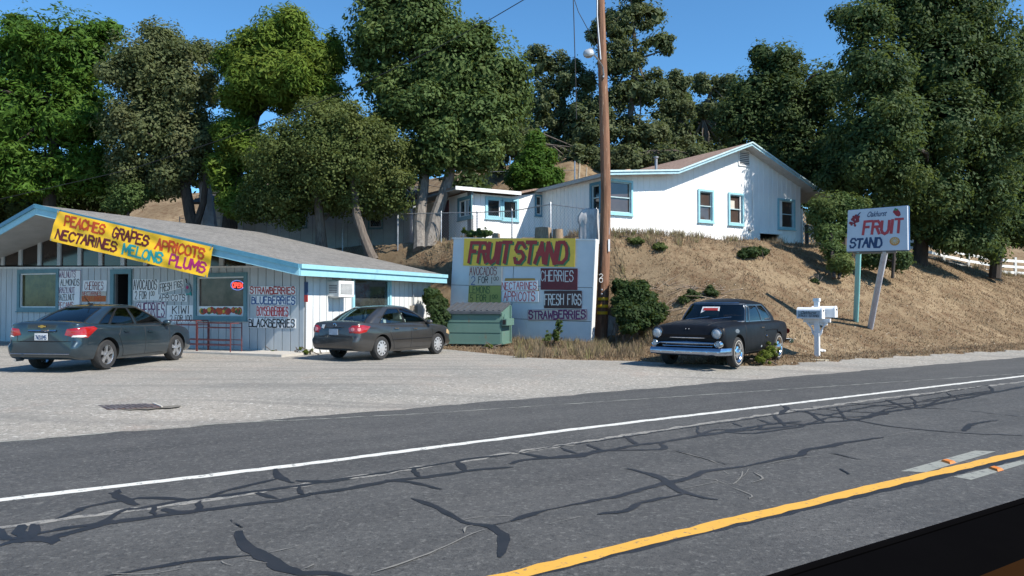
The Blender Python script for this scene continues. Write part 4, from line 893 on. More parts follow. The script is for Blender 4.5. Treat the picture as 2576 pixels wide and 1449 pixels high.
# ------------------------------------------------------------ white house on the bank
aH = R(30); W_ = Vector((math.cos(aH), math.sin(aH), 0)); RB = Vector((-W_.y, W_.x, 0))
ho = P(1757, 606, 31.9); FL = 4.15; ho.z = 0
HG = Plane(ho, W_)
HOUSE = thing('hillside_house', 'white board sided house with brown gable roof on top of the bank', 'house', (ho.x, ho.y, FL))
Z7 = lambda x, y: (1517.0 + x * .2404, 325.1 + y * .2404)
Z6 = lambda x, y: (1052.6 + x * .2224, 325.1 + y * .2224)
OV = .58
prof = [HG.uz(*Z7(*p), OV) for p in ((72, 438), (790, 426), (1555, 136), (2085, 508), (2250, 622), (2470, 700))]
prof[0] = (prof[0][0] - .05, prof[0][1]); 
uL = HG.uz(1528, 500)[0]; uR = HG.uz(2013, 560)[0]
pu_ = [p[0] for p in prof]; pz_ = [p[1] for p in prof]
LEN = 9.4
SHB = shingle_material('brown_shingles', (.23, .15, .115), (.30, .20, .16), (.34, .25, .20), tuple(W_), tuple(RB))
for i in range(5):
    a, b = prof[i], prof[i + 1]; L0 = LEN if i else 9.4
    q = [HG.pt(a[0], a[1], OV), HG.pt(b[0], b[1], OV), HG.pt(b[0], b[1], OV) + RB * L0, HG.pt(a[0], a[1], OV) + RB * L0]
    part('roof_slope', MB().prism(q, (0, 0, -.1)), SHB, HOUSE, True)
    q2 = [p - dz * .105 for p in q]; part('soffit', MB().prism(q2, (0, 0, -.02)), M_('house_soffit', (.55, .56, .56), .6), HOUSE, True)
for i in range(5):
    a, b = HG.pt(*prof[i], OV), HG.pt(*prof[i + 1], OV)
    part('fascia_board', MB().prism([a - dz * .03, b - dz * .03, b - dz * .155, a - dz * .155], HG.m * .03), M_('house_fascia_blue', (.38, .58, .65), .5), HOUSE, True)
    part('drip_trim', MB().prism([a + dz * .02, b + dz * .02, b - dz * .045, a - dz * .045], HG.m * .075), M_('pale_blue_trim', (.52, .68, .72), .5), HOUSE, True)
# left eave fascia
a = HG.pt(*prof[0], OV); b = a + RB * 9.4; part('eave_fascia', MB().prism([a - dz * .02, b - dz * .02, b - dz * .16, a - dz * .16], W_ * -.03), M_('grey_fascia', (.40, .42, .42), .6), HOUSE, True)
def top_h(u): return float(np.interp(u, pu_, pz_)) - .12
holes = []
wins = [((2175 / 1.0, 600, 2395, 945), Z6, 'hung', 'large front window left end of the gable wall'), ((1002, 655, 1132, 955), Z7, 'hung', 'first small gable wall window'),
        ((1318, 690, 1448, 985), Z7, 'hung', 'second gable wall window with white paper inside'), ((1832, 752, 1985, 1030), Z7, 'hung', 'right gable wall window beside the tree')]
for c, zf, k, lb in wins:
    h = ubz(zf, *c, HG); 
    if zf is Z6: h = (HG.uz(1532, 500)[0], h[1], h[2], h[3])
    holes.append(h)
ventq = ubz(Z7, 1418, 238, 1520, 375, HG)
crawl = ubz(Z7, 1640, 1100, 1835, 1225, HG); crawl = (crawl[0], FL - .3, crawl[2], crawl[3])
HB = M_('house_white_boards', (.84, .84, .84), .55, (.77, .78, .78), 2.5, bmp=.1, bscale=25, stretch=(1, 1, .3))
board_wall(HOUSE, HG, uL, uR, FL - .35, top_h, holes + [crawl], HB, step=.305, gap=.008, th=.02, gm=M_('white_joint', (.72, .72, .72), .8))
# battens proud over the joints
u = uL + .01
k = 0
while u < uR:
    spans = [(FL - .3, top_h(u))]
    for h in holes + [crawl, ventq]:
        if h[0] - .12 < u < h[2] + .12:
            spans = [(lo, hi) for lo, hi in ((FL - .3, h[1] - .14), (h[3] + .14, top_h(u))) if hi > lo + .05]
    for lo, hi in spans: part('batten', MB().prism([HG.pt(u - .022, lo, .022), HG.pt(u + .022, lo, .022), HG.pt(u + .022, hi, .022), HG.pt(u - .022, hi, .022)], HG.m * .011), HB, HOUSE, True, fix=False)
    u += .305
HGL = M_('house_window_glass', (.085, .06, .05), .06, (.05, .038, .034), 1.5, spec=.9)
for h, (c, zf, k, lb) in zip(holes, wins): w = trim_window(HOUSE, HG, h, .09, CYAN, HGL, off=.045, panes=k, sash=M_('pale_sash', (.45, .60, .64), .5), lab=lb)
h = holes[2]; part('paper', MB().prism([HG.pt(h[0]+.06, (h[1]+h[3])/2+.02, -.02), HG.pt(h[0]+.36, (h[1]+h[3])/2+.02, -.02), HG.pt(h[0]+.36, h[3]-.25, -.02), HG.pt(h[0]+.06, h[3]-.25, -.02)], HG.m*.004), BOARDS['offwhite'], w.parent.children[-1] if False else HOUSE, True, label='white paper behind the second window')
vt = part('gable_vent', sbox(ventq[0], ventq[1], ventq[2], ventq[3], .03, .05, HG), GAPM, HOUSE, True)
for i in range(7):
    z = ventq[1] + (ventq[3] - ventq[1]) * (i + .3) / 7
    part('vent_slat', MB().prism([HG.pt(ventq[0], z, .05), HG.pt(ventq[2], z, .05), HG.pt(ventq[2], z + .018, .08), HG.pt(ventq[0], z + .018, .08)], (0, 0, .012)), HB, vt, True)
for (u0, u1, z0, z1) in ((ventq[0] - .06, ventq[0], ventq[1] - .06, ventq[3] + .06), (ventq[2], ventq[2] + .06, ventq[1] - .06, ventq[3] + .06), (ventq[0], ventq[2], ventq[3], ventq[3] + .06), (ventq[0], ventq[2], ventq[1] - .06, ventq[1])):
    part('vent_frame', sbox(u0, z0, u1, z1, .03, .07, HG), HB, vt, True)
part('crawl_opening', sbox(crawl[0], crawl[1], crawl[2], crawl[3], -.6, -.58, HG), DARKIN, HOUSE, True)
part('crawl_hood', sbox(crawl[0] - .05, crawl[3], crawl[2] + .05, crawl[3] + .05, .0, .16, HG), HB, HOUSE, True)
cx_ = HG.uz(*Z7(1555, 600)); cx2 = HG.uz(*Z7(1555, 1000))
part('conduit', MB().tube([HG.pt(cx_[0], cx_[1] + .3, .08), HG.pt(cx_[0], cx2[1] + .2, .08)], .022), HB, HOUSE, True)
part('meter', MB().lathe([(0, -.05), (.09, -.05), (.09, .08), (0, .1)], HG.pt(HG.uz(*Z7(1530, 1040))[0], HG.uz(*Z7(1530, 1040))[1], .1), n=14), STEEL, HOUSE, True, smooth=True)
# left wall, in shade
LC = 4.85
corner = HG.pt(uL, 0); HLp = Plane(corner + RB * LC, -RB)
zt_l = float(np.interp(uL, pu_, pz_)) - .14
lw = [ubz(Z6, 1328, 760, 1385, 965, HLp), ubz(Z6, 1972, 635, 2062, 915, HLp)]
lw[1] = (lw[1][0], lw[1][1], min(lw[1][2], LC - .15), lw[1][3])
board_wall(HOUSE, HLp, 0, LC, FL - .3, lambda u: zt_l, lw[1:], HB, step=.305, gap=.02)
for k in range(int(LC / .305) + 1):
    u = k * .305
    if not lw[1][0] - .1 < u < lw[1][2] + .1: part('batten', MB().prism([HLp.pt(u - .02, FL - .3, .022), HLp.pt(u + .02, FL - .3, .022), HLp.pt(u + .02, zt_l, .022), HLp.pt(u - .02, zt_l, .022)], HLp.m * .018), HB, HOUSE, True, fix=False)
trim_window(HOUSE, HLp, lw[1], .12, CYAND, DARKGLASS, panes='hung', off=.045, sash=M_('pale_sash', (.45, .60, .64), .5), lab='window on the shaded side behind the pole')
# wing
WGo = corner + RB * LC - W_ * 3.75; WG = Plane(WGo, W_)
ztw = WG.uz(*Z6(850, 745))[1]
wh = [ubz(Z6, 778, 795, 922, 990, WG), ubz(Z6, 962, 812, 1106, 1012, WG), ubz(Z6, 1328, 760, 1385, 965, WG)]
wh[0] = (wh[0][0], wh[0][1], wh[0][2], wh[0][3]); wh[2] = (wh[2][0], wh[2][1], wh[2][2], wh[2][3])
board_wall(HOUSE, WG, 0, 3.75, FL - .3, lambda u: ztw + (zt_l - ztw) * max(0, (u - 2.2) / 1.55), wh, HB, step=.305, gap=.012)
trim_window(HOUSE, WG, wh[0], .11, CYAN, DARKGLASS, off=.024, sash=CYAN, lab='left wing window'); trim_window(HOUSE, WG, wh[1], .11, CYAN, DARKGLASS, off=.024, sash=CYAN, lab='right wing window')
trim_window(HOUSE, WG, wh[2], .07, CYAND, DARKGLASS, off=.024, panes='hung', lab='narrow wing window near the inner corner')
q = [WG.pt(-.75, ztw + .16, .45), WG.pt(2.35, ztw + .16, .45), WG.pt(2.35, ztw + .36, -5), WG.pt(-.75, ztw + .36, -5)]
part('wing_roof', MB().prism(q, (0, 0, -.1)), SHB, HOUSE, True)
a, b = WG.pt(-.8, ztw + .17, .46), WG.pt(2.38, ztw + .17, .46); part('wing_fascia', MB().prism([a, b, b - dz * .15, a - dz * .15], WG.m * .04), WHITE, HOUSE, True)
# valley roof between wing and main eave
q = [WG.pt(2.35, ztw + .17, .3), HLp.pt(LC * .0 + .2, zt_l + .12, .45), HLp.pt(.2, zt_l + .3, -3.0), WG.pt(2.35, ztw + .37, -3.5)]
part('roof_slope', MB().prism(q, (0, 0, -.08)), SHB, HOUSE, True)
# wing's left wall
WLp = Plane(WGo + RB * 6, -RB)
wl2 = [ubz(Z6, 470, 800, 598, 985, WLp)]
board_wall(HOUSE, WLp, 0, 6, FL - .3, lambda u: ztw + .03, wl2, HB, step=.305, gap=.02)
trim_window(HOUSE, WLp, wl2[0], .14, TEAL, DARKGLASS, panes='double', lab='shaded double window on the far left of the wing')
q = [WG.pt(-.75, ztw + .15, .4), WG.pt(-.75, ztw + .15, -6.5), WG.pt(0, ztw + .2, -6.5), WG.pt(0, ztw + .2, .4)]
part('side_eave', MB().prism(q, (0, 0, -.1)), M_('grey_fascia', (.40, .42, .42), .6), HOUSE, True)
rd = ubz(Z6, 255, 815, 350, 1100, WLp); part('door', sbox(rd[0], FL - .1, rd[2], rd[3], .024, .07, WLp), M_('dark_red_door', (.12, .02, .015), .6), HOUSE, True, label='dark red side door')
# closing walls at the back
RW_ = Plane(HG.pt(uR, 0), RB)
board_wall(HOUSE, RW_, 0, 8.6, FL - 1.0, lambda u: float(np.interp(uR, pu_, pz_)) - .14, [], HB, step=.61)
BW = Plane(HG.pt(uR, 0) + RB * 8.6, -W_); bwl = uR - uL
board_wall(HOUSE, BW, 0, bwl, FL - 1.0, lambda u: top_h(uR - u), [], HB, step=1.2)
# vents on the roof
def roof_pt(u, back):
    return HG.pt(u, float(np.interp(u, pu_, pz_)), OV) + RB * back
for (px, py, L) in ((1652, 425, 4.5),):
    p = None
    best = 1e9
    for uu_ in np.linspace(prof[1][0], prof[2][0], 60):
        for bk in np.linspace(.5, 9, 60):
            q_ = roof_pt(uu_, bk); r_ = (q_ - CAM); sx_, sy_ = CX + F_PX * r_.x / r_.y, 765 - F_PX * r_.z / r_.y
            dd = abs(sx_ - px) + abs(sy_ - py)
            if dd < best: best, p = dd, q_
    vp = part('vent_pipe', MB().tube([p - dz * .1, p + dz * .5], .07, 12), STEEL, HOUSE, True, smooth=True); part('cap', MB().lathe([(0, .62), (.12, .6), (.12, .54), (.08, .52), (.07, .48)], p, 'z', 12), STEEL, vp, True, smooth=True)
    p2 = p - RB * 0 + W_ * -.9 + RB * 1.0; p2.z = float(np.interp(HG.e.dot(p2 - HG.o), pu_, pz_))
    part('roof_turbine_vent', MB().lathe([(.0, .42), (.15, .40), (.24, .30), (.24, .16), (.17, .08), (.17, -.1)], p2, 'z', 14), M_('copper_vent', (.62, .36, .20), .4, (.5, .3, .2), 8, metal=.4), HOUSE, True, smooth=True)
# lattice and dark post at the right end of the gable wall
LT = thing('lattice_screen', 'white diagonal lattice screen half hidden by the small oak beside the house', 'lattice', tuple(HG.pt(uR + .1, FL - .6)), HG.rotz())
u0, u1, z0, z1 = uR + .12, uR + 1.9, FL + .35, FL + 1.9
for k in range(-12, 14):
    for s in (1, -1):
        pts = []
        c0 = u0 + k * .22
        a_, b_ = (c0, z0), (c0 + s * (z1 - z0), z1)
        # clip to the panel
        def cl(a_, b_):
            (xa, ya), (xb, yb) = a_, b_; t0, t1 = 0, 1; dx = xb - xa
            if abs(dx) < 1e-9: return None
            ta, tb_ = sorted(((u0 - xa) / dx, (u1 - xa) / dx)); t0, t1 = max(t0, ta), min(t1, tb_)
            return None if t1 - t0 < .08 else ((xa + dx * t0, ya + (yb - ya) * t0), (xa + dx * t1, ya + (yb - ya) * t1))
        c = cl((c0 + (0 if s > 0 else z1 - z0), z0), (c0 + (z1 - z0 if s > 0 else 0), z1))
        if c: part('slat', MB().bar(HG.pt(*c[0], .0 + s * .006), HG.pt(*c[1], .0 + s * .006), .04, .01, up=HG.m), WHITE, LT, True)
for u in (u0, u1): part('post', MB().bar(HG.pt(u, FL - .9), HG.pt(u, z1 + .05), .09), WHITE, LT, True)
solo('dark_post', MB().bar(HG.pt(uR + .02, FL - .5, .35), HG.pt(uR + .02, FL + 1.15, .35), .13), M_('dark_post_wood', (.02, .02, .022), .7), 'short black post at the right corner of the white house', 'post')
# ------------------------------------------------------------ shaded cottage behind the left trees
CTo = P(500, 600, 37.5); CTo.z = 0; CTP = Plane(CTo, Vector((.99, -.14, 0)))
cz = CTP.uz(600, 590)[1]; ctz = CTP.uz(700, 505)[1]; cw_ = CTP.uz(1015, 550)[0]
COT = thing('shaded_cottage', 'pale grey cottage in deep shade behind the round tree and the chain link fence', 'cottage', tuple(CTP.pt(cw_ / 2, cz)), 0)
ch = [ubz(lambda x, y: (x, y), 507, 520, 519, 575, CTP), ubz(lambda x, y: (x, y), 735, 535, 770, 570, CTP), ubz(lambda x, y: (x, y), 930, 540, 960, 572, CTP)]
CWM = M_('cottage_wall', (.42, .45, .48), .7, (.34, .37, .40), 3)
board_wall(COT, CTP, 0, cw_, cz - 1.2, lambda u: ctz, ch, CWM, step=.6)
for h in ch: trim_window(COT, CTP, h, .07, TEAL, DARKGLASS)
for k, (o_, e_, L) in enumerate(((CTP.pt(cw_, 0), -CTP.m, 5), (CTP.pt(0, 0) - CTP.m * 5, CTP.m, 5))): board_wall(COT, Plane(o_, e_), 0, L, cz - 1.2, lambda u: ctz, [], CWM, step=1.0)
q = [CTP.pt(-.4, ctz - .05, .5), CTP.pt(cw_ + .4, ctz - .05, .5), CTP.pt(cw_ + .4, ctz + 1.0, -2.6), CTP.pt(-.4, ctz + 1.0, -2.6)]
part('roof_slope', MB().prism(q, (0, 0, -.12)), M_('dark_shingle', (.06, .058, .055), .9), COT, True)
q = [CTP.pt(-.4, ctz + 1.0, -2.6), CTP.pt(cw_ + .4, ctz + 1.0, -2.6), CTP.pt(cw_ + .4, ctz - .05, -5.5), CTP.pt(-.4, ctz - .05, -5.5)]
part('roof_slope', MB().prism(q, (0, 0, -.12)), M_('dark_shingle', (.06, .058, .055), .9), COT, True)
# ------------------------------------------------------------ chain link fence along the terrace
fp = [(452, 549, 37), (560, 548, 35.6), (705, 546, 34.4), (862, 541, 33.2), (1001, 538, 31.8), (1110, 536, 31.2), (1200, 534, 30.6), (1288, 531, 29.6), (1385, 514, 28.3), (1500, 529, 27.5)]
FT = [P(*p) for p in fp]; CLF_ = thing('chain_link_fence', 'grey chain link fence with pipe rails along the terrace in front of the house', 'fence', (FT[8].x, FT[8].y, H(FT[8].x, FT[8].y)))
WIRE = M_('fence_wire', (.34, .36, .38), .5, metal=.6)
for i, p in enumerate(FT):
    zb = H(p.x, p.y) - .15; r_ = .032 if i in (8,) else .025
    part('post', MB().tube([Vector((p.x, p.y, zb)), p + dz * .06, p + dz * .09], [r_, r_, r_ * .5], 8), STEEL, CLF_, True, smooth=True)
    if i < len(FT) - 1:
        q = FT[i + 1]; part('top_rail', MB().tube([p, q], .02, 6), STEEL, CLF_, True, smooth=True)
        L = ((q - p).xy).length; mb = MB(); za, zb2 = H(p.x, p.y), H(q.x, q.y)
        def fpnt(u, v):
            c = p.lerp(q, u / L); zb_ = za + (zb2 - za) * u / L; return Vector((c.x, c.y, zb_ + (c.z - zb_) * v))
        hgt = 1.2; st = .11
        for k in range(int(-hgt / st), int(L / st) + 1):
            for s in (1, -1):
                a0, a1 = k * st, k * st + hgt
                ta, tb2 = max(0, -a0 / hgt), min(1, (L - a0) / hgt)
                if tb2 - ta < .05: continue
                va, vb = (ta, tb2) if s > 0 else (1 - ta, 1 - tb2)
                A_, B_ = fpnt(a0 + ta * hgt, va), fpnt(a0 + tb2 * hgt, vb); d_ = Vector((0, 0, .0035))
                mb.add([A_ - d_, B_ - d_, B_ + d_, A_ + d_], [(0, 1, 2, 3)])
        part('wire_mesh', mb, WIRE, CLF_, True, kind='stuff', fix=False)
# post and wire fence on the slope behind
for i, (x, y0, y1, d) in enumerate(((1283, 395, 432, 44), (1446, 405, 442, 42), (1456, 412, 445, 42), (1474, 421, 448, 42))):
    a, b = P(x, y1 + 6, d), P(x + (2 if i > 1 else 0), y0, d); solo('fence_post', MB().tube([a - dz * .4, a, b], [.05, .05, .04] if i != 2 else [.07, .07, .05], 7), STEEL if i < 2 else M_('pale_wood', (.42, .36, .28), .8),
        ['thin grey pipe post on the golden slope left of the cone shaped tree', 'tall white pipe post behind the side roof of the house', 'thick pale wooden post behind the side roof of the house', 'short crooked wooden post nearest the utility pole behind the roof'][i], 'post')
a, b, c = P(1160, 433, 44), P(1283, 431, 44), P(1446, 428, 42); solo('slope_wire', MB().tube([a, b, c], .012, 4), STEEL, 'single wire strung between posts on the golden slope behind the house', 'wire')
# ------------------------------------------------------------ white rail fence to the right of the house
RFp = [(14.9, 36.3), (17.2, 37.6), (19.5, 38.9), (21.8, 40.3), (24.1, 41.7), (26.4, 43.2), (28.7, 44.6), (31.0, 46.0), (33.3, 47.4), (35.6, 48.8), (38, 50.3)]
RF = thing('white_rail_fence', 'white three rail fence running right from the house behind the oak trunks', 'fence', (RFp[3][0], RFp[3][1], H(*RFp[3])))
prev = None
for x, y in RFp:
    z = H(x, y); part('post', MB().box((x, y, z + .55), (.13, .13, 1.4)), WHITE, RF, True)
    if prev:
        for hh_ in (.30, .66, 1.02): part('rail', MB().bar(Vector((prev[0], prev[1], prev[2] + hh_)), Vector((x, y, z + hh_)), .04, .15), WHITE, RF, True)
    prev = (x, y, z)
# ------------------------------------------------------------ dumpster
DG = M_('dumpster_green', (.13, .24, .20), .6, (.17, .29, .24), 3, bmp=.1)
gd = G(1262, 874)
m, n, l, b = nt('dumpster_rusty_green'); v = coord(n, l, 'Object', (1, 1, .35))
c_ = mix(n, l, (.085, .165, .135), (.12, .215, .18), noise(n, l, 2.5, 4, .6, v)); c_ = mix(n, l, c_, (.20, .10, .05), ramp(n, l, noise(n, l, 5, 6, .75, v), [(.60, 0), (.74, .8)]))
l.new(c_, b.inputs['Base Color']); b.inputs['Roughness'].default_value = .6; DG = m
aD = R(-15); DM = thing('dumpster', 'green metal dumpster with dark ribbed lids in front of the blue sign board', 'dumpster', (gd.x, gd.y, gd.z), aD)
w, dpt, h1, h2 = 1.98, 1.15, 1.12, 1.38; b0 = .10
def wedge(x0, x1, y0, y1, z0, za, zb): return [Vector((x0, y0, z0)), Vector((x0, y1, z0)), Vector((x0, y1, zb)), Vector((x0, y0, za))]
part('body', MB().prism(wedge(-w, 0, .0, dpt, b0, h1, h2), (w, 0, 0)), DG, DM)
for i, (z0, z1) in enumerate(((b0 + .03, .44), (.46, .78), (.80, h1 - .02))): part('front_panel', MB().box((-w / 2, -.012, (z0 + z1) / 2), (w - .06, .03, z1 - z0 - .02)), DG, DM)
part('base_rail', MB().box((-w / 2, -.02, b0 + .02), (w + .02, .05, .05)).box((.015, dpt / 2, b0 + .02), (.05, dpt, .05)), DG, DM)
part('top_rim', MB().box((-w / 2, -.03, h1 - .03), (w + .04, .07, .07)), M_('dumpster_dark_green', (.06, .12, .10), .6), DM)
for s in (0, 1):
    x0 = -w + s * w / 2 + .01; x1 = x0 + w / 2 - .02
    L_o = part('lid', MB().prism([Vector((x0, -.07, h1 + .01)), Vector((x0, dpt + .03, h2 + .03)), Vector((x0, dpt + .03, h2 + .07)), Vector((x0, -.07, h1 + .05))], (x1 - x0, 0, 0)), M_('lid_plastic', (.055, .06, .07), .42, (.09, .095, .105), 5), DM)
    for k in range(5):
        xa = x0 + .07 + k * (x1 - x0 - .14) / 4
        part('rib', MB().bar(Vector((xa, .0, h1 + .075)), Vector((xa, dpt - .05, h2 + .075)), .07, .035), M_('lid_rib', (.085, .09, .10), .42), L_o)
    part('lip', MB().box(((x0 + x1) / 2, -.08, h1 + .0), (x1 - x0, .03, .07)), M_('lid_plastic', (.055, .06, .07), .42), L_o)
for x in (.03, -w - .03):
    s = 1 if x > 0 else -1
    part('fork_pocket', MB().box((x + s * .07, .42, .82), (.16, .95, .22)), DG, DM)
    part('pocket_opening', MB().box((x + s * .07, -.058, .82), (.11, .01, .15)), DARKIN, DM)
    part('side_rib', MB().box((x + s * .0, dpt - .12, .75), (.05, .08, 1.2)), DG, DM)
    part('gusset', MB().prism([Vector((x + s * .02, .1, .93)), Vector((x + s * .02, .32, .93)), Vector((x + s * .02, .12, 1.08))], (s * .02, 0, 0)), DG, DM)
for x in (-w + .25, -w + .95, -.25):
    for y in (.15, dpt - .15): part('caster', MB().lathe([(.0, -.02), (.05, -.02), (.05, .02), (0, .02)], (x, y, .05), 'x', 10).box((x, y, .09), (.05, .05, .03)), M_('caster_metal', (.25, .26, .27), .5), DM)
solo('blue_bottle_crate', MB().box(tuple(Vector((gd.x, gd.y, 0)) + Matrix.Rotation(aD, 3, 'Z') @ Vector((-.75, .35, 0)) + Vector((0, 0, gd.z + .04))), (.3, .2, .08)), INK['blue'], 'small blue scrap lying under the green dumpster', 'scrap')
# ------------------------------------------------------------ utility pole, its lamp and wires
gp_ = G(1509, 868); dP = gp_.y
m, n, l, b = nt('pole_wood'); v = coord(n, l, 'Object', (9, 9, .45))
f_ = noise(n, l, 1.6, 6, .7, v); c_ = mix(n, l, (.125, .060, .034), (.25, .125, .072), ramp(n, l, f_, [(.35, 0), (.6, 1)])); c_ = mix(n, l, c_, (.58, .44, .32), ramp(n, l, noise(n, l, 2.6, 5, .7, v), [(.60, 0), (.70, .8)])); c_ = mix(n, l, c_, (.055, .025, .015), ramp(n, l, noise(n, l, 2.2, 5, .7, coord(n, l, 'Object', (12, 12, .35))), [(.56, 0), (.66, .9)]))
l.new(c_, b.inputs['Base Color']); b.inputs['Roughness'].default_value = .85; bump(n, l, b, f_, .6, .03); POLEM = m
UP = thing('utility_pole', 'tall reddish brown wooden utility pole beside the blue sign board', 'utility pole', tuple(gp_))
pp = [(1509, 880, .27), (1509, 862, .255), (1514, 800, .215), (1518, 720, .20), (1522, 600, .19), (1524, 480, .175), (1521, 330, .17), (1516, 180, .16), (1511, 20, .15), (1508, -120, .145), (1506, -240, .14)]
part('shaft', MB().tube([P(x, y, dP) for x, y, r_ in pp], [r_ * .98 for *_, r_ in pp], 18), POLEM, UP, True, smooth=True)
YR = M_('yellow_reflector', (.85, .50, .02), .35)
for y in (752, 770, 787):
    c = P(1517 - (y - 752) * .06, y, dP - .0); R_ = .215
    mb = MB(); 
    for k in range(6):
        t0 = R(-150 + k * 18); t1 = R(-150 + (k + 1) * 18)
        mb.prism([c + Vector((math.cos(t) * R_, math.sin(t) * R_, zz)) for t, zz in ((t0, -.05), (t1, -.05), (t1, .05), (t0, .05))], Vector((math.cos(t0), math.sin(t0), 0)) * .012)
    part('yellow_band', mb, YR, UP, True)
def pole_front(x, y): return P(x, y, dP - .225)
part('white_marker', MB().box(pole_front(1531, 617) + Vector((.02, .03, 0)), (.06, .02, .42)), BOARDS['white'], UP, True)
nm = lambda cx, cy, s: (lambda x, y, off: pole_front(cx, cy) + Vector(((x - .5) * s, -off, (y - .5) * s * 1.4)))
lettering('pole_number', '2', nm(1512, 695, .11), (0, 0, 1, 1), .022, INK['white'], UP, off=.01); lettering('pole_number', '0', nm(1512, 705, .11), (0, 0, 1, 1), .022, INK['white'], UP, off=.01)
for y in (729, 740): part('pole_tack', MB().lathe([(0, -.02), (.035, -.01), (.035, .02)], pole_front(1514, y), n=8), STEEL, UP, True)
part('conduit', MB().tube([P(1503, -140, dP - .16), P(1502, 40, dP - .17), P(1506, 90, dP - .18), P(1511, 150, dP - .18)], .028, 8), STEEL, UP, True, smooth=True)
part('ground_wire_cover', MB().tube([P(1531, 430, dP - .1), P(1532, 520, dP - .11), P(1532, 590, dP - .12)], .02, 6), STEEL, UP, True, smooth=True)
LMP = thing('street_lamp', 'grey cobra head street lamp on a curved arm fixed to the utility pole', 'street lamp', tuple(P(1517, 188, dP - .2)))
part('arm', MB().tube([P(1519, 190, dP - .17), P(1516, 168, dP - .3), P(1509, 157, dP - .6), P(1502, 146, dP - 1.0), P(1494, 138, dP - 1.3)], .03, 8), STEEL, LMP, True, smooth=True)
part('clamp', MB().tube([P(1516, 194, dP - .19), P(1520, 194, dP - .19)], .05, 8), STEEL, LMP, True)
lc = P(1481, 136, dP - 1.6); Ml = Matrix.Rotation(R(-14), 3, 'Y') @ Matrix.Rotation(R(35), 3, 'X')
part('housing', MB().lathe([(0, .16), (.07, .15), (.14, .12), (.18, .05), (.185, 0)], lc, 'z', 18, M=Ml), M_('lamp_grey', (.48, .50, .52), .4, metal=.3), LMP, True, smooth=True)
part('neck', MB().tube([lc + Ml @ Vector((.08, .0, .12)), P(1491, 137, dP - 1.38)], [.08, .04], 10), M_('lamp_grey', (.48, .50, .52), .4, metal=.3), LMP, True, smooth=True)
part('glass_bowl', MB().lathe([(.175, 0), (.165, -.05), (.11, -.10), (0, -.12)], lc, 'z', 18, M=Ml), M_('lamp_bowl', (.36, .35, .32), .2, (.26, .26, .25), 5), LMP, True, smooth=True)
def wire(pts, r_, lab): 
    p = [P(*q) for q in pts]; solo('power_line', MB().tube(p, r_, 5), BLACK, lab, 'wire', loc=p[0])
wire([(-400, 560, 34), (0, 501, 30), (329, 426, 27), (561, 350, 25.5), (860, 235, 24), (1100, 120, 22.5), (1240, 45, 21.5), (1330, -8, 21), (1600, -180, 18)], .013, 'long black service wire crossing the trees from the left edge up to the top centre')
wire([(1441, -40, 25), (1444, 60, 25), (1448, 200, 24.8), (1450, 300, 24.8)], .016, 'black vertical cable hanging down left of the utility pole')
wire([(1432, -40, 25), (1455, 30, 25), (1480, 76, 25), (1503, 120, 25.3)], .013, 'short slanting wire from the top edge to the utility pole')
# ------------------------------------------------------------ stumps and rocks
def lumpy(c, rx, ry, rz, seed, n=3, amp=.25, flat=False):
    b = bmesh.new(); bmesh.ops.create_icosphere(b, subdivisions=n, radius=1); rr = random.Random(seed); from mathutils import noise as mn
    for v_ in b.verts:
        k = 1 + amp * mn.noise(v_.co * 1.6 + Vector((seed, 0, 0))) * 1.6 + amp * .5 * mn.noise(v_.co * 4 + Vector((0, seed, 0)))
        v_.co = Vector((v_.co.x * rx * k, v_.co.y * ry * k, max(v_.co.z, -.8) * rz * k))
    mb = MB(); mb.add([v_.co + Vector(c) for v_ in b.verts], [tuple(v.index for v in f.verts) for f in b.faces]); b.free(); return mb
BARK = M_('stump_bark', (.33, .25, .17), .9, (.18, .12, .08), 9, bmp=.6, bscale=20, stretch=(3, 3, .6))
CUT = M_('cut_wood', (.55, .46, .34), .8, (.42, .33, .23), 7)
def stump(x0, x1, yt, yb, d, lab, mat=BARK, seed=0):
    a = P((x0 + x1) / 2, yb, d); b_ = P((x0 + x1) / 2, yt, d); r_ = (x1 - x0) / 2 / F_PX * d; rr = random.Random(seed); n_ = 18
    t = thing('tree_stump', lab, 'stump', (a.x, a.y, a.z)); jit = [1 + rr.uniform(-.1, .1) for _ in range(n_)]
    mb = MB(); L = [(a.z - .35, 1.18), (a.z, 1.1), (b_.z, .97)]; vs = []
    for z, s in L:
        for k in range(n_): t_ = 2 * math.pi * k / n_; vs.append((a.x + math.cos(t_) * r_ * s * jit[k], a.y + math.sin(t_) * r_ * s * jit[k], z + (rr.uniform(-.02, .02))))
    mb.add(vs, [(i * n_ + k, i * n_ + (k + 1) % n_, (i + 1) * n_ + (k + 1) % n_, (i + 1) * n_ + k) for i in range(2) for k in range(n_)])
    part('bark', mb, mat, t, True, smooth=True)
    part('cut_top', MB().add([Vector(v_) + dz * .0 for v_ in vs[-n_:]], [tuple(range(n_))]), CUT, t, True)
stump(1346, 1386, 573, 602, 27.5, 'wide freshly cut brown tree stump on the bank edge above the blue board', seed=1)
stump(1391, 1415, 577, 604, 27.3, 'narrow cut tree stump beside the wide one on the bank edge', seed=2)
stump(1238, 1258, 588, 606, 28.6, 'small dark stump nearest the wing windows on the bank edge', seed=3)
PB = M_('pale_weathered_bark', (.50, .50, .50), .9, (.28, .28, .29), 5, bmp=.8, bscale=14, stretch=(2.5, 2.5, .7))
a = P(1480, 602, 26.3)
mb = MB(); rr = random.Random(8); n_ = 22; vs = []; rdg = [1 + rr.uniform(-.13, .10) for _ in range(n_)]
prof_ = [(615, 1457, 1509), (590, 1455, 1508), (565, 1456, 1506), (556, 1452, 1506), (545, 1453, 1505), (530, 1463, 1506), (527, 1466, 1504)]
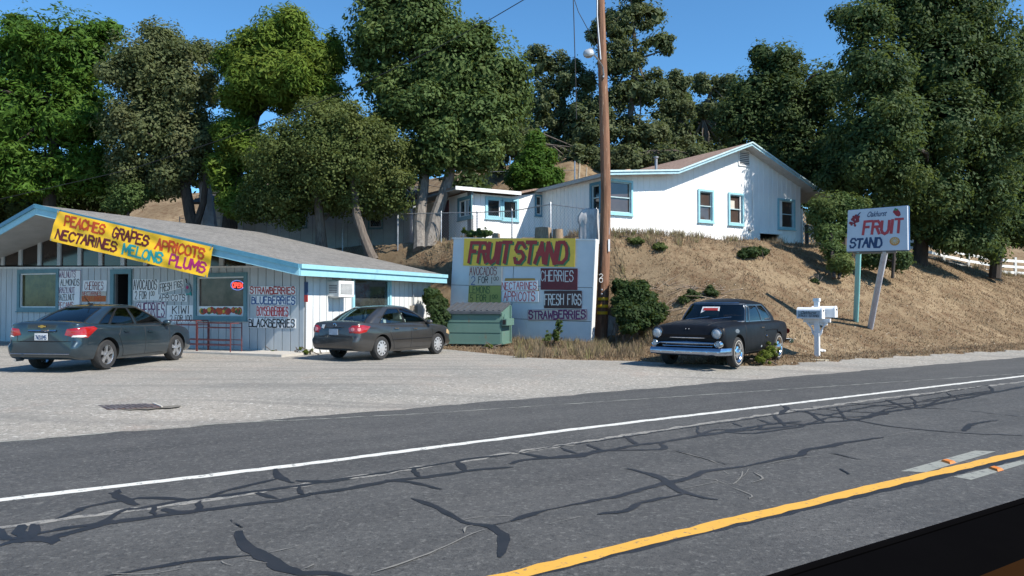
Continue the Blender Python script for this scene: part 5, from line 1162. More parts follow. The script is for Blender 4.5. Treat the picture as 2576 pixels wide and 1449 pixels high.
for y, xa, xb in prof_:
    A_ = P(xa, y, 26.3); B_ = P(xb, y, 26.3)
    for k in range(n_): t_ = 2 * math.pi * k / n_; c = (A_ + B_) / 2; r_ = (B_.x - A_.x) / 2 * rdg[k] * (1 + rr.uniform(-.02, .02)); vs.append((c.x + r_ * math.cos(t_), c.y + r_ * .9 * math.sin(t_), c.z + rr.uniform(-.03, .03)))
mb.add(vs, [(i * n_ + k, i * n_ + (k + 1) % n_, (i + 1) * n_ + (k + 1) % n_, (i + 1) * n_ + k) for i in range(len(prof_) - 1) for k in range(n_)]); mb.add(vs[-n_:], [tuple(range(n_))])
solo('broken_trunk', mb, PB, 'pale grey broken tree trunk standing on the bank behind the utility pole', 'trunk stub', smooth=True)
g_r = G(1542, 850); solo('boulder', lumpy(g_r + Vector((0, .25, .26)), .26, .28, .50, 5, 3, .22), M_('pale_rock', (.42, .39, .36), .9, (.26, .23, .21), 5, bmp=.6, bscale=12), 'pale pointed boulder leaning behind the foot of the utility pole', 'boulder', smooth=True)
# ------------------------------------------------------------ window ledge of the car the view is taken from
t0_ = .36; DS = thing('own_car_door', 'black window ledge of the near car, cutting off the lower right corner', 'car door', tuple(RS(.8, t0_, .9)), R(33))
M_l = lambda s, t, z: RS(s, t, z)
rt = ray(1878, 1449); tc = rt.dot(N); zl_ = 1.6 + rt.z / tc * t0_
DKP = M_('car_door_black', (.003, .003, .0035), .9, spec=0); prof_ = [(t0_, zl_ - .05), (t0_ - .004, zl_ - .01), (t0_ - .02, zl_ + .001), (t0_ - .06, zl_ - .004), (t0_ - .10, zl_ - .02), (t0_ - .11, zl_ - .05), (t0_ - .10, .78), (t0_ + .02, .70), (t0_ + .05, 1.0), (t0_ + .03, 1.25)]
part('ledge', MB().prism([M_l(-.9, t, z) for t, z in prof_], U * 2.4), DKP, DS, True, smooth=True)
part('inner_trim', MB().prism([M_l(-.9, t, z) for t, z in ((.17, 1.30), (.225, 1.30), (.225, 1.435), (.215, 1.445), (.17, 1.43))], U * 2.4), M_('brown_door_trim', (.022, .010, .004), .95, spec=0), DS, True)
part('weather_strip', MB().tube([M_l(-.9, t0_ - .013, zl_ + .000), M_l(1.5, t0_ - .013, zl_ + .000)], .003, 8), DKP, DS, True, smooth=True)
# ------------------------------------------------------------ cars
def car_paint(name, c, c2=None, rough=.35, metal=.6, coat=1.0, spec=.5):
    m, n, l, b = nt(name); b.inputs['Specular IOR Level'].default_value = spec; v = coord(n, l)
    l.new(mix(n, l, c, c2 or tuple(x * .7 for x in c), ramp(n, l, noise(n, l, 1.8, 5, .7, v), [(.4, 0), (.75, 1)])), b.inputs['Base Color'])
    b.inputs['Metallic'].default_value = metal; b.inputs['Coat Weight'].default_value = coat; b.inputs['Coat Roughness'].default_value = .05
    r_ = n.new('ShaderNodeMapRange'); l.new(noise(n, l, 5, 5, .7, v), r_.inputs[0]); r_.inputs[3].default_value = rough * .75; r_.inputs[4].default_value = rough * 1.3; l.new(r_.outputs[0], b.inputs['Roughness']); return m
TYRE = M_('tyre', (.018, .018, .019), .85, (.03, .03, .03), 20)
ALLOY = M_('alloy', (.62, .63, .65), .25, (.5, .51, .53), 8, metal=.85)
HUBC = M_('hub_cap_silver', (.60, .61, .63), .3, (.48, .49, .5), 8, metal=.5)
LREDM = M_('tail_lamp_red', (.38, .012, .012), .12, (.24, .008, .008), 6, coat=1)
LCLEAR = M_('tail_lamp_clear', (.62, .60, .60), .15, coat=1)
LHEAD = M_('headlamp_glass', (.42, .44, .46), .08, (.30, .32, .34), 20, coat=1)
UNDER = M_('underbody', (.008, .008, .008), .9)
SEAM = M_('panel_seam', (.006, .006, .007), .6)
def cat(xs_, pts, x):
    """smooth interpolation of table columns"""
    pts = np.array(pts, float); i = int(np.clip(np.searchsorted(xs_, x) - 1, 0, len(xs_) - 2)); h = xs_[i + 1] - xs_[i]; t = (x - xs_[i]) / h
    def slope(k):
        if k <= 0: return (pts[1] - pts[0]) / (xs_[1] - xs_[0])
        if k >= len(xs_) - 1: return (pts[-1] - pts[-2]) / (xs_[-1] - xs_[-2])
        return (pts[k + 1] - pts[k - 1]) / (xs_[k + 1] - xs_[k - 1])
    m0, m1 = slope(i) * h, slope(i + 1) * h
    return (2*t**3 - 3*t*t + 1) * pts[i] + (t**3 - 2*t*t + t) * m0 + (-2*t**3 + 3*t*t) * pts[i + 1] + (t**3 - t*t) * m1
SEC = [(0, 0, 0), (.80, 0, 0), (.93, .06, 0), (.985, .25, 0), (1.0, .55, 0), (.99, .78, 0), (.965, .93, 0), (.93, .995, 0), (.86, 1.0, .25), (.6, 1.0, .78), (.3, 1, .96), (0, 1, 1)]
def make_car(name, label, category, loc, heading, spec, paint):
    T = spec['table']; tx = np.array([r[0] for r in T]); cols = [r[1:] for r in T]
    root = thing(name, label, category, loc, heading)
    x0, x1 = tx[0], tx[-1]; nS = 74
    xs_ = [x0 + (x1 - x0) * (.5 - .5 * math.cos(math.pi * i / nS)) * .5 + (x1 - x0) * i / nS * .5 for i in range(nS + 1)]
    sec = np.array(SEC); ts_ = np.linspace(0, 1, len(SEC)); tt = np.linspace(0, 1, 34)
    half = np.stack([[float(cat(ts_, sec, t)[k]) for t in tt] for k in range(3)], -1)
    vs = []; nP = len(tt) * 2 - 2
    sc_pow = spec.get('side', 1)
    for x in xs_:
        w, zb, ze, zc_ = cat(tx, cols, x)
        ring = []
        for (yw, zf, cf) in half:
            z = zb + (ze - zb) * min(max(zf, 0), 1.0); z = z + (zc_ - ze) * cf; y = w * min(abs(yw), 1.02)
            ring.append((x + spec['bulge'](x, y, z), y, z))
        full = ring + [(a, -b_, c) for a, b_, c in ring[-2:0:-1]]
        vs += full
    mb = MB(); fs = []
    for i in range(nS):
        for k in range(nP): k2 = (k + 1) % nP; fs.append((i * nP + k, i * nP + k2, (i + 1) * nP + k2, (i + 1) * nP + k))
    fs += [tuple(range(nP)), tuple(range(nS * nP, (nS + 1) * nP))[::-1]]
    mb.add(vs, fs)
    body = part('body', mb, [paint, UNDER], root, smooth=False)
    # wheel wells cut out of the body
    r_w = spec['wr']; cut = MB()
    for wx in (spec['wb'] / 2, -spec['wb'] / 2):
        for s in (1, -1):
            ar = spec.get('arch_r', r_w + .055) if wx < 0 else r_w + .06
            cut.prism([Vector((wx + ar * math.cos(t) * 1.02, s * (spec['W'] / 2 - .26), r_w + ar * math.sin(t) * 1.02)) for t in np.linspace(0, 2 * math.pi, 36, endpoint=False)], (0, s * .5, 0))
    cm = part('cutter', cut, [paint, UNDER], root); cm.data.polygons.foreach_set('material_index', [1] * len(cm.data.polygons))
    md = body.modifiers.new('cut', 'BOOLEAN'); md.operation = 'DIFFERENCE'; md.object = cm; md.solver = 'EXACT'
    bpy.context.view_layer.update(); dg = bpy.context.evaluated_depsgraph_get()
    me = bpy.data.meshes.new_from_object(body.evaluated_get(dg)); body.modifiers.clear(); body.data = me; bpy.data.objects.remove(cm)
    bvh_b = bmesh.new(); bvh_b.from_mesh(me)
    me.polygons.foreach_set('use_smooth', [True] * len(me.polygons)); me.set_sharp_from_angle(angle=R(40))
    tree = BVHTree.FromBMesh(bvh_b); bvh_b.free()
    # cabin
    c = spec['cabin']; zr = c['zr']; z0 = c['z0']; H_ = spec['H']
    nr = 22; rf = 12; nf, ns = 16, 44
    def ring_pts(v, sh=1.0, z=None):
        xf = c['xf0'] + (c['xf1'] - c['xf0']) * (v ** c.get('fp', 1)); xr = c['xr0'] + (c['xr1'] - c['xr0']) * (v ** c.get('rp', 1)); hy = c['h0'] + (c['h1'] - c['h0']) * (v ** 1.5)
        zz = z0 + (zr - z0) * v if z is None else z; cx_ = (xf + xr) / 2; P_ = []
        bow = c.get('bow', .10)
        fy = np.linspace(-.84, .84, nf + 1)
        for f_ in fy: P_.append((xf - bow * f_ * f_, f_ * hy))
        P_ += [(xf - bow * .84**2 - .035, hy * .92), (xf - bow * .84**2 - .10, hy * .975)]
        xa, xb = xf - bow * .84**2 - .16, xr + bow * .7 * .84**2 + .14
        for k in range(ns + 1): t = k / ns; P_.append((xa + (xb - xa) * t, hy * (1 - .02 * (2 * t - 1) ** 2)))
        P_ += [(xb - .07, hy * .97), (xb - .12, hy * .92)]
        for f_ in fy[::-1]: P_.append((xr + bow * .7 * f_ * f_, f_ * hy))
        P_ += [(xb - .12, -hy * .92), (xb - .07, -hy * .97)]
        for k in range(ns + 1): t = 1 - k / ns; P_.append((xa + (xb - xa) * t, -hy * (1 - .02 * (2 * t - 1) ** 2)))
        P_ += [(xf - bow * .84**2 - .10, -hy * .975), (xf - bow * .84**2 - .035, -hy * .92)]
        return [(cx_ + (x - cx_) * sh, y * sh, zz) for x, y in P_]
    rings = [ring_pts(i / nr) for i in range(nr + 1)]
    for k in range(1, rf + 1):
        a = k / rf; s_ = math.cos(a * math.pi / 2) ** c.get('rs', .55) if k < rf else 0.001; ez = (1 - s_ ** 2.4)
        rings.append(ring_pts(1.0, s_, zr + (H_ - zr) * ez))
    m_ = len(rings[0]); shell = MB(); panes = {}
    for r_ in rings: shell.v += r_
    o1 = nf + 1 + 2; o2 = o1 + ns + 1 + 2; o3 = o2 + nf + 1 + 2   # start of left side, rear, right side
    def which(col):
        if col < nf: return ('F', (col + .5) / nf)
        if o1 <= col < o1 + ns: return ('L', (col - o1 + .5) / ns)
        if o2 <= col < o2 + nf: return ('B', (col - o2 + .5) / nf)
        if o3 <= col < o3 + ns: return ('R', 1 - (col - o3 + .5) / ns)
        return ('X', 0)
    for i in range(len(rings) - 1):
        for k in range(m_):
            q = (i * m_ + k, i * m_ + (k + 1) % m_, (i + 1) * m_ + (k + 1) % m_, (i + 1) * m_ + k); sd, a = which(k); v = (i + .5) / nr; key = None
            if i < nr:
                if sd == 'F' and .03 < a < .97 and c['vlo'] < v < .94: key = 'windscreen'
                if sd == 'B' and .05 < a < .95 and c['vlo'] + .02 < v < .92: key = 'rear_window'
                if c.get('wrap') and sd == 'X' and k in (nf, nf + 1, m_ - 2, m_ - 1) and c['vlo'] < v < .94: key = 'windscreen'
                if sd in 'LR':
                    for j, (a0_, a1_) in enumerate(c['side']):
                        if a0_ < a < a1_ and c['vlo'] < v < .90: key = 'side_window' + sd + str(j)
            if key: panes.setdefault(key, []).append(q)
            else: shell.f.append(q)
    shell.f.append(tuple(range((len(rings) - 1) * m_, len(rings) * m_))); shell.mi = [0] * len(shell.f)
    cab = part('cabin', shell, paint, root, smooth=True)
    for key, qs in panes.items():
        idx = sorted({i for q in qs for i in q}); mp = {o: n_ for n_, o in enumerate(idx)}
        part(''.join(ch for ch in key.split('L')[0].split('R')[0]) if key.startswith('side') else key, MB().add([shell.v[i] for i in idx], [tuple(mp[i] for i in q) for q in qs]), spec['glass'], root, smooth=True)
        # trim round every pane
        edges = {}
        for q in qs:
            for a_, b_ in zip(q, q[1:] + q[:1]): edges[frozenset((a_, b_))] = edges.get(frozenset((a_, b_)), 0) + 1
        tr = MB()
        for e, cnt in edges.items():
            if cnt == 1:
                a_, b_ = [Vector(shell.v[i]) for i in e]; o_ = Vector((0, (a_.y > 0) * 2 - 1, .2)).normalized() if key.startswith('side') else Vector((((a_.x > 0) * 2 - 1), 0, .5)).normalized()
                tr.bar(a_ + o_ * .004, b_ + o_ * .004, .018, .012, up=o_)
        part('window_trim', tr, spec.get('trim', SEAM), root, fix=False)
    # inside: floor tray and seats
    part('parcel_shelf', MB().box(((c['xr0'] + .35 + c['xr1']) / 2, 0, z0 + .05), (c['xr1'] - c['xr0'] - .2, c['h0'] * 1.6, .03)), spec.get('shelf', DARKIN), root)
    part('dashboard', MB().box(((c['xf0'] + c['xf1']) / 2 - .05, 0, z0 + .04), (.7, c['h0'] * 1.6, .06)), DARKIN, root)
    for sx in spec['seats']:
        for s in (-1, 1):
            part('seat_back', MB().prism([Vector((sx - .05, s * .36 - .24, z0 - .2)), Vector((sx - .05, s * .36 + .24, z0 - .2)), Vector((sx - .14, s * .36 + .22, z0 + .16)), Vector((sx - .14, s * .36 - .22, z0 + .16))], (-.11, 0, 0)), spec['seatm'], root)
            if spec.get('rests', True): part('head_rest', MB().box((sx - .22, s * .36, z0 + .25), (.09, .25, .17)), spec['seatm'], root)
    # wheels
    for wx in (spec['wb'] / 2, -spec['wb'] / 2):
        for s in (1, -1):
            yc = s * (spec['W'] / 2 - .125); cc = (wx, yc, r_w); tw = spec.get('tw', .20)
            ty = part('wheel', MB().lathe([(r_w * .66, -tw / 2), (r_w * .93, -tw / 2), (r_w, -tw / 2 + .03), (r_w, tw / 2 - .03), (r_w * .93, tw / 2), (r_w * .66, tw / 2), (r_w * .66, -tw / 2)], cc, n=36), TYRE, root, smooth=True)
            spec['rim'](ty, cc, s, r_w, tw)
    def on_side(x, z, s, off=.004):
        h_ = tree.ray_cast(Vector((x, s * 2, z)), Vector((0, -s, 0))); return (h_[0] + h_[1].normalized() * off) if h_[0] else None
    def on_end(y, z, e, off=.004, skew=0):
        h_ = tree.ray_cast(Vector((e * 4, y + skew * 0, z)), Vector((-e, 0, 0))); return (h_[0] + Vector((e, 0, 0)) * off) if h_[0] else None
    def on_top(x, y, off=.004):
        h_ = tree.ray_cast(Vector((x, y, 3)), Vector((0, 0, -1))); return (h_[0] + Vector((0, 0, off))) if h_[0] else None
    def strip(nm, pts, w, mat, h=.006):
        pts = [p for p in pts if p]; mb = MB()
        for a_, b_ in zip(pts[:-1], pts[1:]):
            if (b_ - a_).length > 1e-4: mb.tube([a_, b_], w / 2, 4, cap=False)
        return part(nm, mb, mat, root, fix=False) if mb.v else None
    def densify(poly, k=8): return [(poly[i][0] + (poly[i+1][0] - poly[i][0]) * j / k, poly[i][1] + (poly[i+1][1] - poly[i][1]) * j / k) for i in range(len(poly) - 1) for j in range(k)] + [poly[-1]]
    def patch(nm, fproj, poly, mat, off=.012, n_=14, parent=None, label=None):
        """patch following the body: poly is a convex-ish outline in projection coordinates"""
        b_ = bmesh.new(); xs2 = [p[0] for p in poly]; ys2 = [p[1] for p in poly]; mb = MB(); idx = {}
        pts2 = [Vector((p[0], p[1])) for p in poly]; cen = sum(pts2, Vector((0, 0))) / len(pts2); K = 5; m2 = []
        dp = densify(list(poly) + [poly[0]], 4)[:-1]; N_ = len(dp); grid = []
        for k in range(K + 1):
            t = k / K
            for p in dp:
                q = Vector(p).lerp(cen, 1 - t); r = fproj(q.x, q.y, off * (1 if k < K else .2)); grid.append(r)
        if any(g is None for g in grid):
            good = [g for g in grid if g is not None]
            if not good: return None
            grid = [g if g is not None else good[0] for g in grid]
        mb.add(grid, [(k * N_ + i, k * N_ + (i + 1) % N_, (k + 1) * N_ + (i + 1) % N_, (k + 1) * N_ + i) for k in range(K) for i in range(N_)])
        return part(nm, mb, mat, parent or root, smooth=True, fix=False, label=label)
    tools = dict(root=root, on_side=on_side, on_end=on_end, on_top=on_top, strip=strip, densify=densify, patch=patch, spec=spec, body=body, paint=paint, rings=rings)
    spec['details'](tools)
    return root
def side_details(t, doors, sill=True, handles=(), mirror=None, fuel=None):
    S = t['strip']; f = t['on_side']; dn = t['densify']
    for s in (1, -1):
        for d in doors: S('door_seam', [f(x, z, s, .001) for x, z in dn(d)], .012, SEAM)
        for x, z in handles:
            p = f(x, z, s, .02)
            if p: part('door_handle', MB().box(p, (.18, .03, .03)), t['spec'].get('handle_m', t['paint']), t['root'])
        if mirror:
            mx_, mz_ = mirror; y = s * (t['spec']['W'] / 2 + .02)
            mo = part('wing_mirror', lumpy((mx_, y, mz_), .08, .11, .075, 3, 2, .03), t['spec'].get('mirror_m', t['paint']), t['root'], smooth=True)
            part('mirror_stalk', MB().bar((mx_, s * (t['spec']['W'] / 2 - .12), mz_ - .06), (mx_, y, mz_ - .03), .05), BLACK, t['root'])
def alloy_rim(w, cc, s, r, tw):
    ro = r * .68; face = s * (tw / 2 - .01)
    part('rim_barrel', MB().lathe([(ro * 1.0, face), (ro * .94, face - s * .01), (ro * .90, face - s * .05), (ro * .88, -face)], cc, n=28), ALLOY, w, smooth=True)
    part('brake_disc', MB().lathe([(0, 0), (ro * .75, 0), (ro * .75, -s * .02)], (cc[0], cc[1] + face - s * .09, cc[2]), n=20), M_('brake_grey', (.08, .08, .08), .5), w)
    for k in range(5):
        a = 2 * math.pi * k / 5 + .3; d = Vector((math.cos(a), 0, math.sin(a))); e = Vector((-d.z, 0, d.x)); c0 = Vector(cc) + Vector((0, face - s * .012, 0))
        part('spoke', MB().prism([c0 + d * .03 - e * .05, c0 + d * ro * .5 - e * .035, c0 + d * ro * .95 - e * .055, c0 + d * ro * .95 + e * .055, c0 + d * ro * .5 + e * .035, c0 + d * .03 + e * .05], (0, -s * .035, 0)), ALLOY, w)
    part('hub', MB().lathe([(0, .012 * s), (.05, .01 * s), (.06, -.02 * s)], (cc[0], cc[1] + face - s * .01, cc[2]), n=14), ALLOY, w)
def cap_rim(w, cc, s, r, tw):
    ro = r * .68; face = s * (tw / 2 - .004)
    part('hub_cap', MB().lathe([(0, face + s * .012), (ro * .3, face + s * .010), (ro * .75, face), (ro * .96, face - s * .002), (ro, face - s * .03)], cc, n=28), HUBC, w, smooth=True)
    for k in range(10):
        a = 2 * math.pi * k / 10; d = Vector((math.cos(a), 0, math.sin(a))); e = Vector((-d.z, 0, d.x)); c0 = Vector(cc) + Vector((0, face + s * .006, 0))
        part('cap_slot', MB().prism([c0 + d * ro * .58 - e * .013, c0 + d * ro * .84 - e * .022, c0 + d * ro * .84 + e * .022, c0 + d * ro * .58 + e * .013], (0, s * .004, 0)), SEAM, w)
def classic_rim(w, cc, s, r, tw):
    ro = r * .66; face = s * (tw / 2)
    part('whitewall', MB().lathe([(r * .74, face + s * .003), (r * .80, face + s * .003)], cc, n=32), M_('dull_whitewall', (.42, .38, .33), .8), w)
    part('rim', MB().lathe([(ro, face), (ro * .93, face - s * .015), (ro * .82, face - s * .05), (ro * .6, face - s * .03), (ro * .45, face - s * .02), (0, face - s * .02)], cc, n=32), CHROME, w, smooth=True)
    for k in range(8):
        a = 2 * math.pi * k / 8; d = Vector((math.cos(a), 0, math.sin(a))); e = Vector((-d.z, 0, d.x)); c0 = Vector(cc) + Vector((0, face - s * .034, 0))
        part('rim_slot', MB().prism([c0 + d * ro * .6 - e * .03, c0 + d * ro * .8 - e * .04, c0 + d * ro * .8 + e * .04, c0 + d * ro * .6 + e * .03], (0, s * .012, 0)), SEAM, w)
    part('hub_cap', MB().lathe([(0, face + s * .04), (.06, face + s * .03), (.09, face - s * .02)], cc, n=18), CHROME, w, smooth=True)
GLASSD = glass_mat('car_glass_dark', (.16, .20, .21), .9, .16)
GLASSL = glass_mat('car_glass_light', (.82, .92, .88), .9, .22)
GLASSO = glass_mat('car_glass_old', (.22, .23, .20), .9, .12)
def plate(t, e, z, text, c=(.55, .57, .60)):
    p = t['on_end'](0, z, e, .02); 
    pl = part('number_plate', MB().box(p, (.012, .305, .152)), M_('plate_' + str(c[0]), c, .4), t['root'])
    fm = lambda x, y, off: Vector((p.x + e * (.007 + off), (x - .5) * .29 * (-1 if e < 0 else 1), p.z + (y - .5) * .14))
    if e < 0: fm = lambda x, y, off: Vector((p.x - .007 - off, (.5 - x) * .29, p.z + (y - .5) * .14))
    if text: lettering('plate_number', text, fm, (.06, .12, .94, .68), .012, INK['navy'], pl, off=.002, world_co=False, jitter=0)
# --- dark teal sedan, seen from behind
def cr_bulge(x, y, z):
    if x < -1.9:  # bumper stands out below the boot lid, lid has a small lip
        return -.09 * float(sm(np.array((.66 - z) / .12))) * min(1, (-1.9 - x) / .3) - .05 * float(sm(np.array((z - .98) / .06))) * min(1, (-1.9 - x) / .3)
    if x > 1.9: return .06 * float(sm(np.array((.5 - z) / .12))) * min(1, (x - 1.9) / .3)
    return 0
def cr_details(t):
    S, oe, os_, dn, pt_ = t['strip'], t['on_end'], t['on_side'], t['densify'], t['patch']
    side_details(t, [[(.98, .90), (1.0, .55), (.92, .27)], [(.0, .93), (.0, .27)], [(-.86, .96), (-.98, .75), (-.84, .45), (-.80, .27)], [(.95, .27), (-.82, .27)]], handles=((.18, .80), (-.72, .83)), mirror=(.82, 1.00))
    for s in (1, -1):
        def wrap(u, z, off, s=s):   # u runs from the boot over the corner to the flank
            d = Vector((1, -s * .9, 0)).normalized(); o_ = Vector((-2.05, s * .80, z)) - d * 2 + Vector((-d.y * s, d.x * s, 0)).normalized() * u
            from mathutils import Vector as V
            h_ = BV(t).ray_cast(o_, d); return h_[0] - d * off if h_[0] else None
        lo = [(-.34, .80), (-.30, .93), (0, .97), (.22, .98), (.30, .93), (.10, .74), (-.1, .74)]
        lo = [(u * (1), z) for u, z in lo]
        pt_('tail_lamp', wrap, [(u * 1.0, z) for u, z in lo], LREDM, .012)
        pt_('lamp_clear_section', wrap, [(-.22, .755), (-.20, .80), (.06, .80), (.10, .765), (.0, .745)], LCLEAR, .018)
    S('boot_seam', [oe(y, z, -1, .001) for y, z in dn([(-.62, .97), (-.60, .66), (.60, .66), (.62, .97)])], .012, SEAM)
    S('chrome_bar', [oe(y, .885, -1, .012) for y in np.linspace(-.33, .33, 14)], .05, CHROME)
    S('bumper_seam', [oe(y, .665, -1, .002) for y in np.linspace(-.84, .84, 24)], .012, SEAM)
    S('bumper_chrome_line', [oe(y, .40, -1, .006) for y in np.linspace(-.70, .70, 24)], .014, CHROME)
    p = oe(0, .985, -1, .02); part('badge', MB().box(p, (.015, .17, .03)).box(p, (.016, .06, .06)), M_('gold_badge', (.50, .32, .08), .35, metal=.6), t['root'])
    plate(t, -1, .765, '7WZU395')
    zc_ = t['spec']['H']; part('roof_antenna', MB().tube([Vector((-.78, 0, zc_ - .01)), Vector((-.98, 0, zc_ + .16))], .008, 6).box((-.77, 0, zc_ + .0), (.12, .05, .03)), BLACK, t['root'])
    part('exhaust_pipe', MB().tube([Vector((-2.2, .5, .27)), Vector((-2.42, .5, .27))], .03, 10), CHROME, t['root'])
_BV = {}
def BV(t):
    k = t['root'].name
    if k not in _BV:
        b_ = bmesh.new(); b_.from_mesh(t['body'].data); _BV[k] = BVHTree.FromBMesh(b_); b_.free()
    return _BV[k]
TEALP = car_paint('teal_car_paint', (.034, .056, .072), (.024, .042, .056), .32)
cruze = dict(W=1.79, H=1.477, wb=2.685, wr=.33, bulge=cr_bulge, details=cr_details, rim=alloy_rim, glass=GLASSD, seatm=M_('black_seat', (.015, .015, .016), .8), seats=(.15, -.75),
  table=[(-2.24, .74, .40, .90, .93), (-2.20, .80, .33, 1.00, 1.04), (-2.08, .85, .27, 1.05, 1.10), (-1.8, .88, .24, 1.035, 1.10), (-1.34, .895, .22, 1.01, 1.07), (-.5, .895, .19, .975, 1.0), (.3, .895, .18, .95, .97), (1.0, .895, .19, .935, .97), (1.34, .89, .20, .915, .975), (1.8, .86, .22, .85, .90), (2.08, .78, .25, .75, .79), (2.22, .68, .31, .63, .66), (2.29, .55, .40, .52, .55)],
  cabin=dict(z0=.93, zr=1.425, fp=1.45, rp=1.5, xf0=1.10, xf1=.16, xr0=-1.90, xr1=-.90, h0=.80, h1=.56, vlo=.14, side=((.02, .42), (.45, .80), (.82, .95)), bow=.12))
# --- grey sedan
def co_bulge(x, y, z):
    if x < -1.95: return -.08 * float(sm(np.array((.64 - z) / .10))) * min(1, (-1.95 - x) / .25)
    if x > 1.85: return .06 * float(sm(np.array((.48 - z) / .12))) * min(1, (x - 1.85) / .25)
    return 0
def co_details(t):
    S, oe, dn, pt_ = t['strip'], t['on_end'], t['densify'], t['patch']
    side_details(t, [[(.95, .88), (.98, .55), (.90, .27)], [(-.05, .91), (-.05, .27)], [(-.86, .95), (-.98, .72), (-.82, .42), (-.78, .27)], [(.92, .27), (-.8, .27)]], handles=((.12, .79), (-.72, .82)), mirror=(.78, .97))
    for s in (1, -1):
        S('side_moulding', [t['on_side'](x, .52, s, .006) for x in np.linspace(-.9, .95, 20)], .03, SEAM)
        def wrap(u, z, off, s=s):
            d = Vector((1, -s * .8, 0)).normalized(); o_ = Vector((-2.15, s * .76, z)) - d * 2 + Vector((-d.y * s, d.x * s, 0)).normalized() * u
            h_ = BV(t).ray_cast(o_, d); return h_[0] - d * off if h_[0] else None
        pt_('tail_lamp', wrap, [(-.26, .74), (-.28, .86), (-.18, .93), (.10, .94), (.28, .90), (.18, .76), (0, .72)], LREDM, .012)
        for u in (-.17, .0):
            pt_('lamp_circle', wrap, [(u + .055 * math.cos(a), .83 + .055 * math.sin(a)) for a in np.linspace(0, 6.283, 10, endpoint=False)], M_('lamp_pink', (.60, .22, .20), .15, coat=1), .018)
    S('boot_seam', [oe(y, z, -1, .001) for y, z in dn([(-.56, .96), (-.52, .64), (.52, .64), (.56, .96)])], .012, SEAM)
    S('bumper_seam', [oe(y, .645, -1, .002) for y in np.linspace(-.80, .80, 24)], .012, SEAM)
    S('boot_strip', [oe(y, .885, -1, .010) for y in np.linspace(-.30, .30, 12)], .03, t['paint'])
    p = oe(0, .93, -1, .015); part('badge', MB().lathe([(.045, 0), (.06, .006), (.05, .012)], p, 'x', 16), CHROME, t['root'], smooth=True)
    p2 = oe(.40, .90, -1, .03); part('white_sticker', MB().prism([p2 + Vector((0, a, b_)) for a, b_ in ((-.10, .05), (-.05, -.06), (.03, -.03), (.0, .05))], (-.004, 0, 0)), BOARDS['white'], t['root'], label='torn white sticker over the right tail lamp')
    plate(t, -1, .76, '', (.30, .36, .44))
    for s in (1, -1): t['patch']('headlamp', lambda x, z, off, s=s: t['on_side'](x, z, s, off), [(1.72, .62), (1.78, .74), (2.02, .68), (2.1, .60), (1.95, .56)], M_('amber_lamp', (.6, .42, .22), .15, coat=1), .01)
GREYP = car_paint('grey_car_paint', (.068, .066, .064), (.050, .048, .047), .36)
corolla = dict(W=1.70, H=1.466, wb=2.60, wr=.31, tw=.19, bulge=co_bulge, details=co_details, rim=cap_rim, glass=GLASSL, shelf=M_('pale_interior', (.50, .53, .52), .8), seatm=M_('pale_seat', (.42, .44, .43), .8), seats=(.15, -.72), handle_m=CHROME,
  table=[(-2.24, .70, .42, .88, .91), (-2.20, .77, .33, .96, 1.0), (-2.08, .81, .27, 1.0, 1.05), (-1.8, .835, .24, .985, 1.05), (-1.3, .85, .21, .965, 1.02), (-.4, .85, .18, .93, .95), (.4, .85, .18, .915, .94), (1.0, .85, .19, .90, .94), (1.3, .845, .20, .88, .945), (1.75, .82, .22, .82, .88), (2.02, .73, .26, .72, .77), (2.14, .62, .32, .60, .63), (2.20, .50, .40, .50, .53)],
  cabin=dict(z0=.90, zr=1.41, fp=1.45, rp=1.5, xf0=1.10, xf1=.18, xr0=-1.84, xr1=-.96, h0=.77, h1=.54, vlo=.13, side=((.02, .43), (.46, .88)), bow=.11))
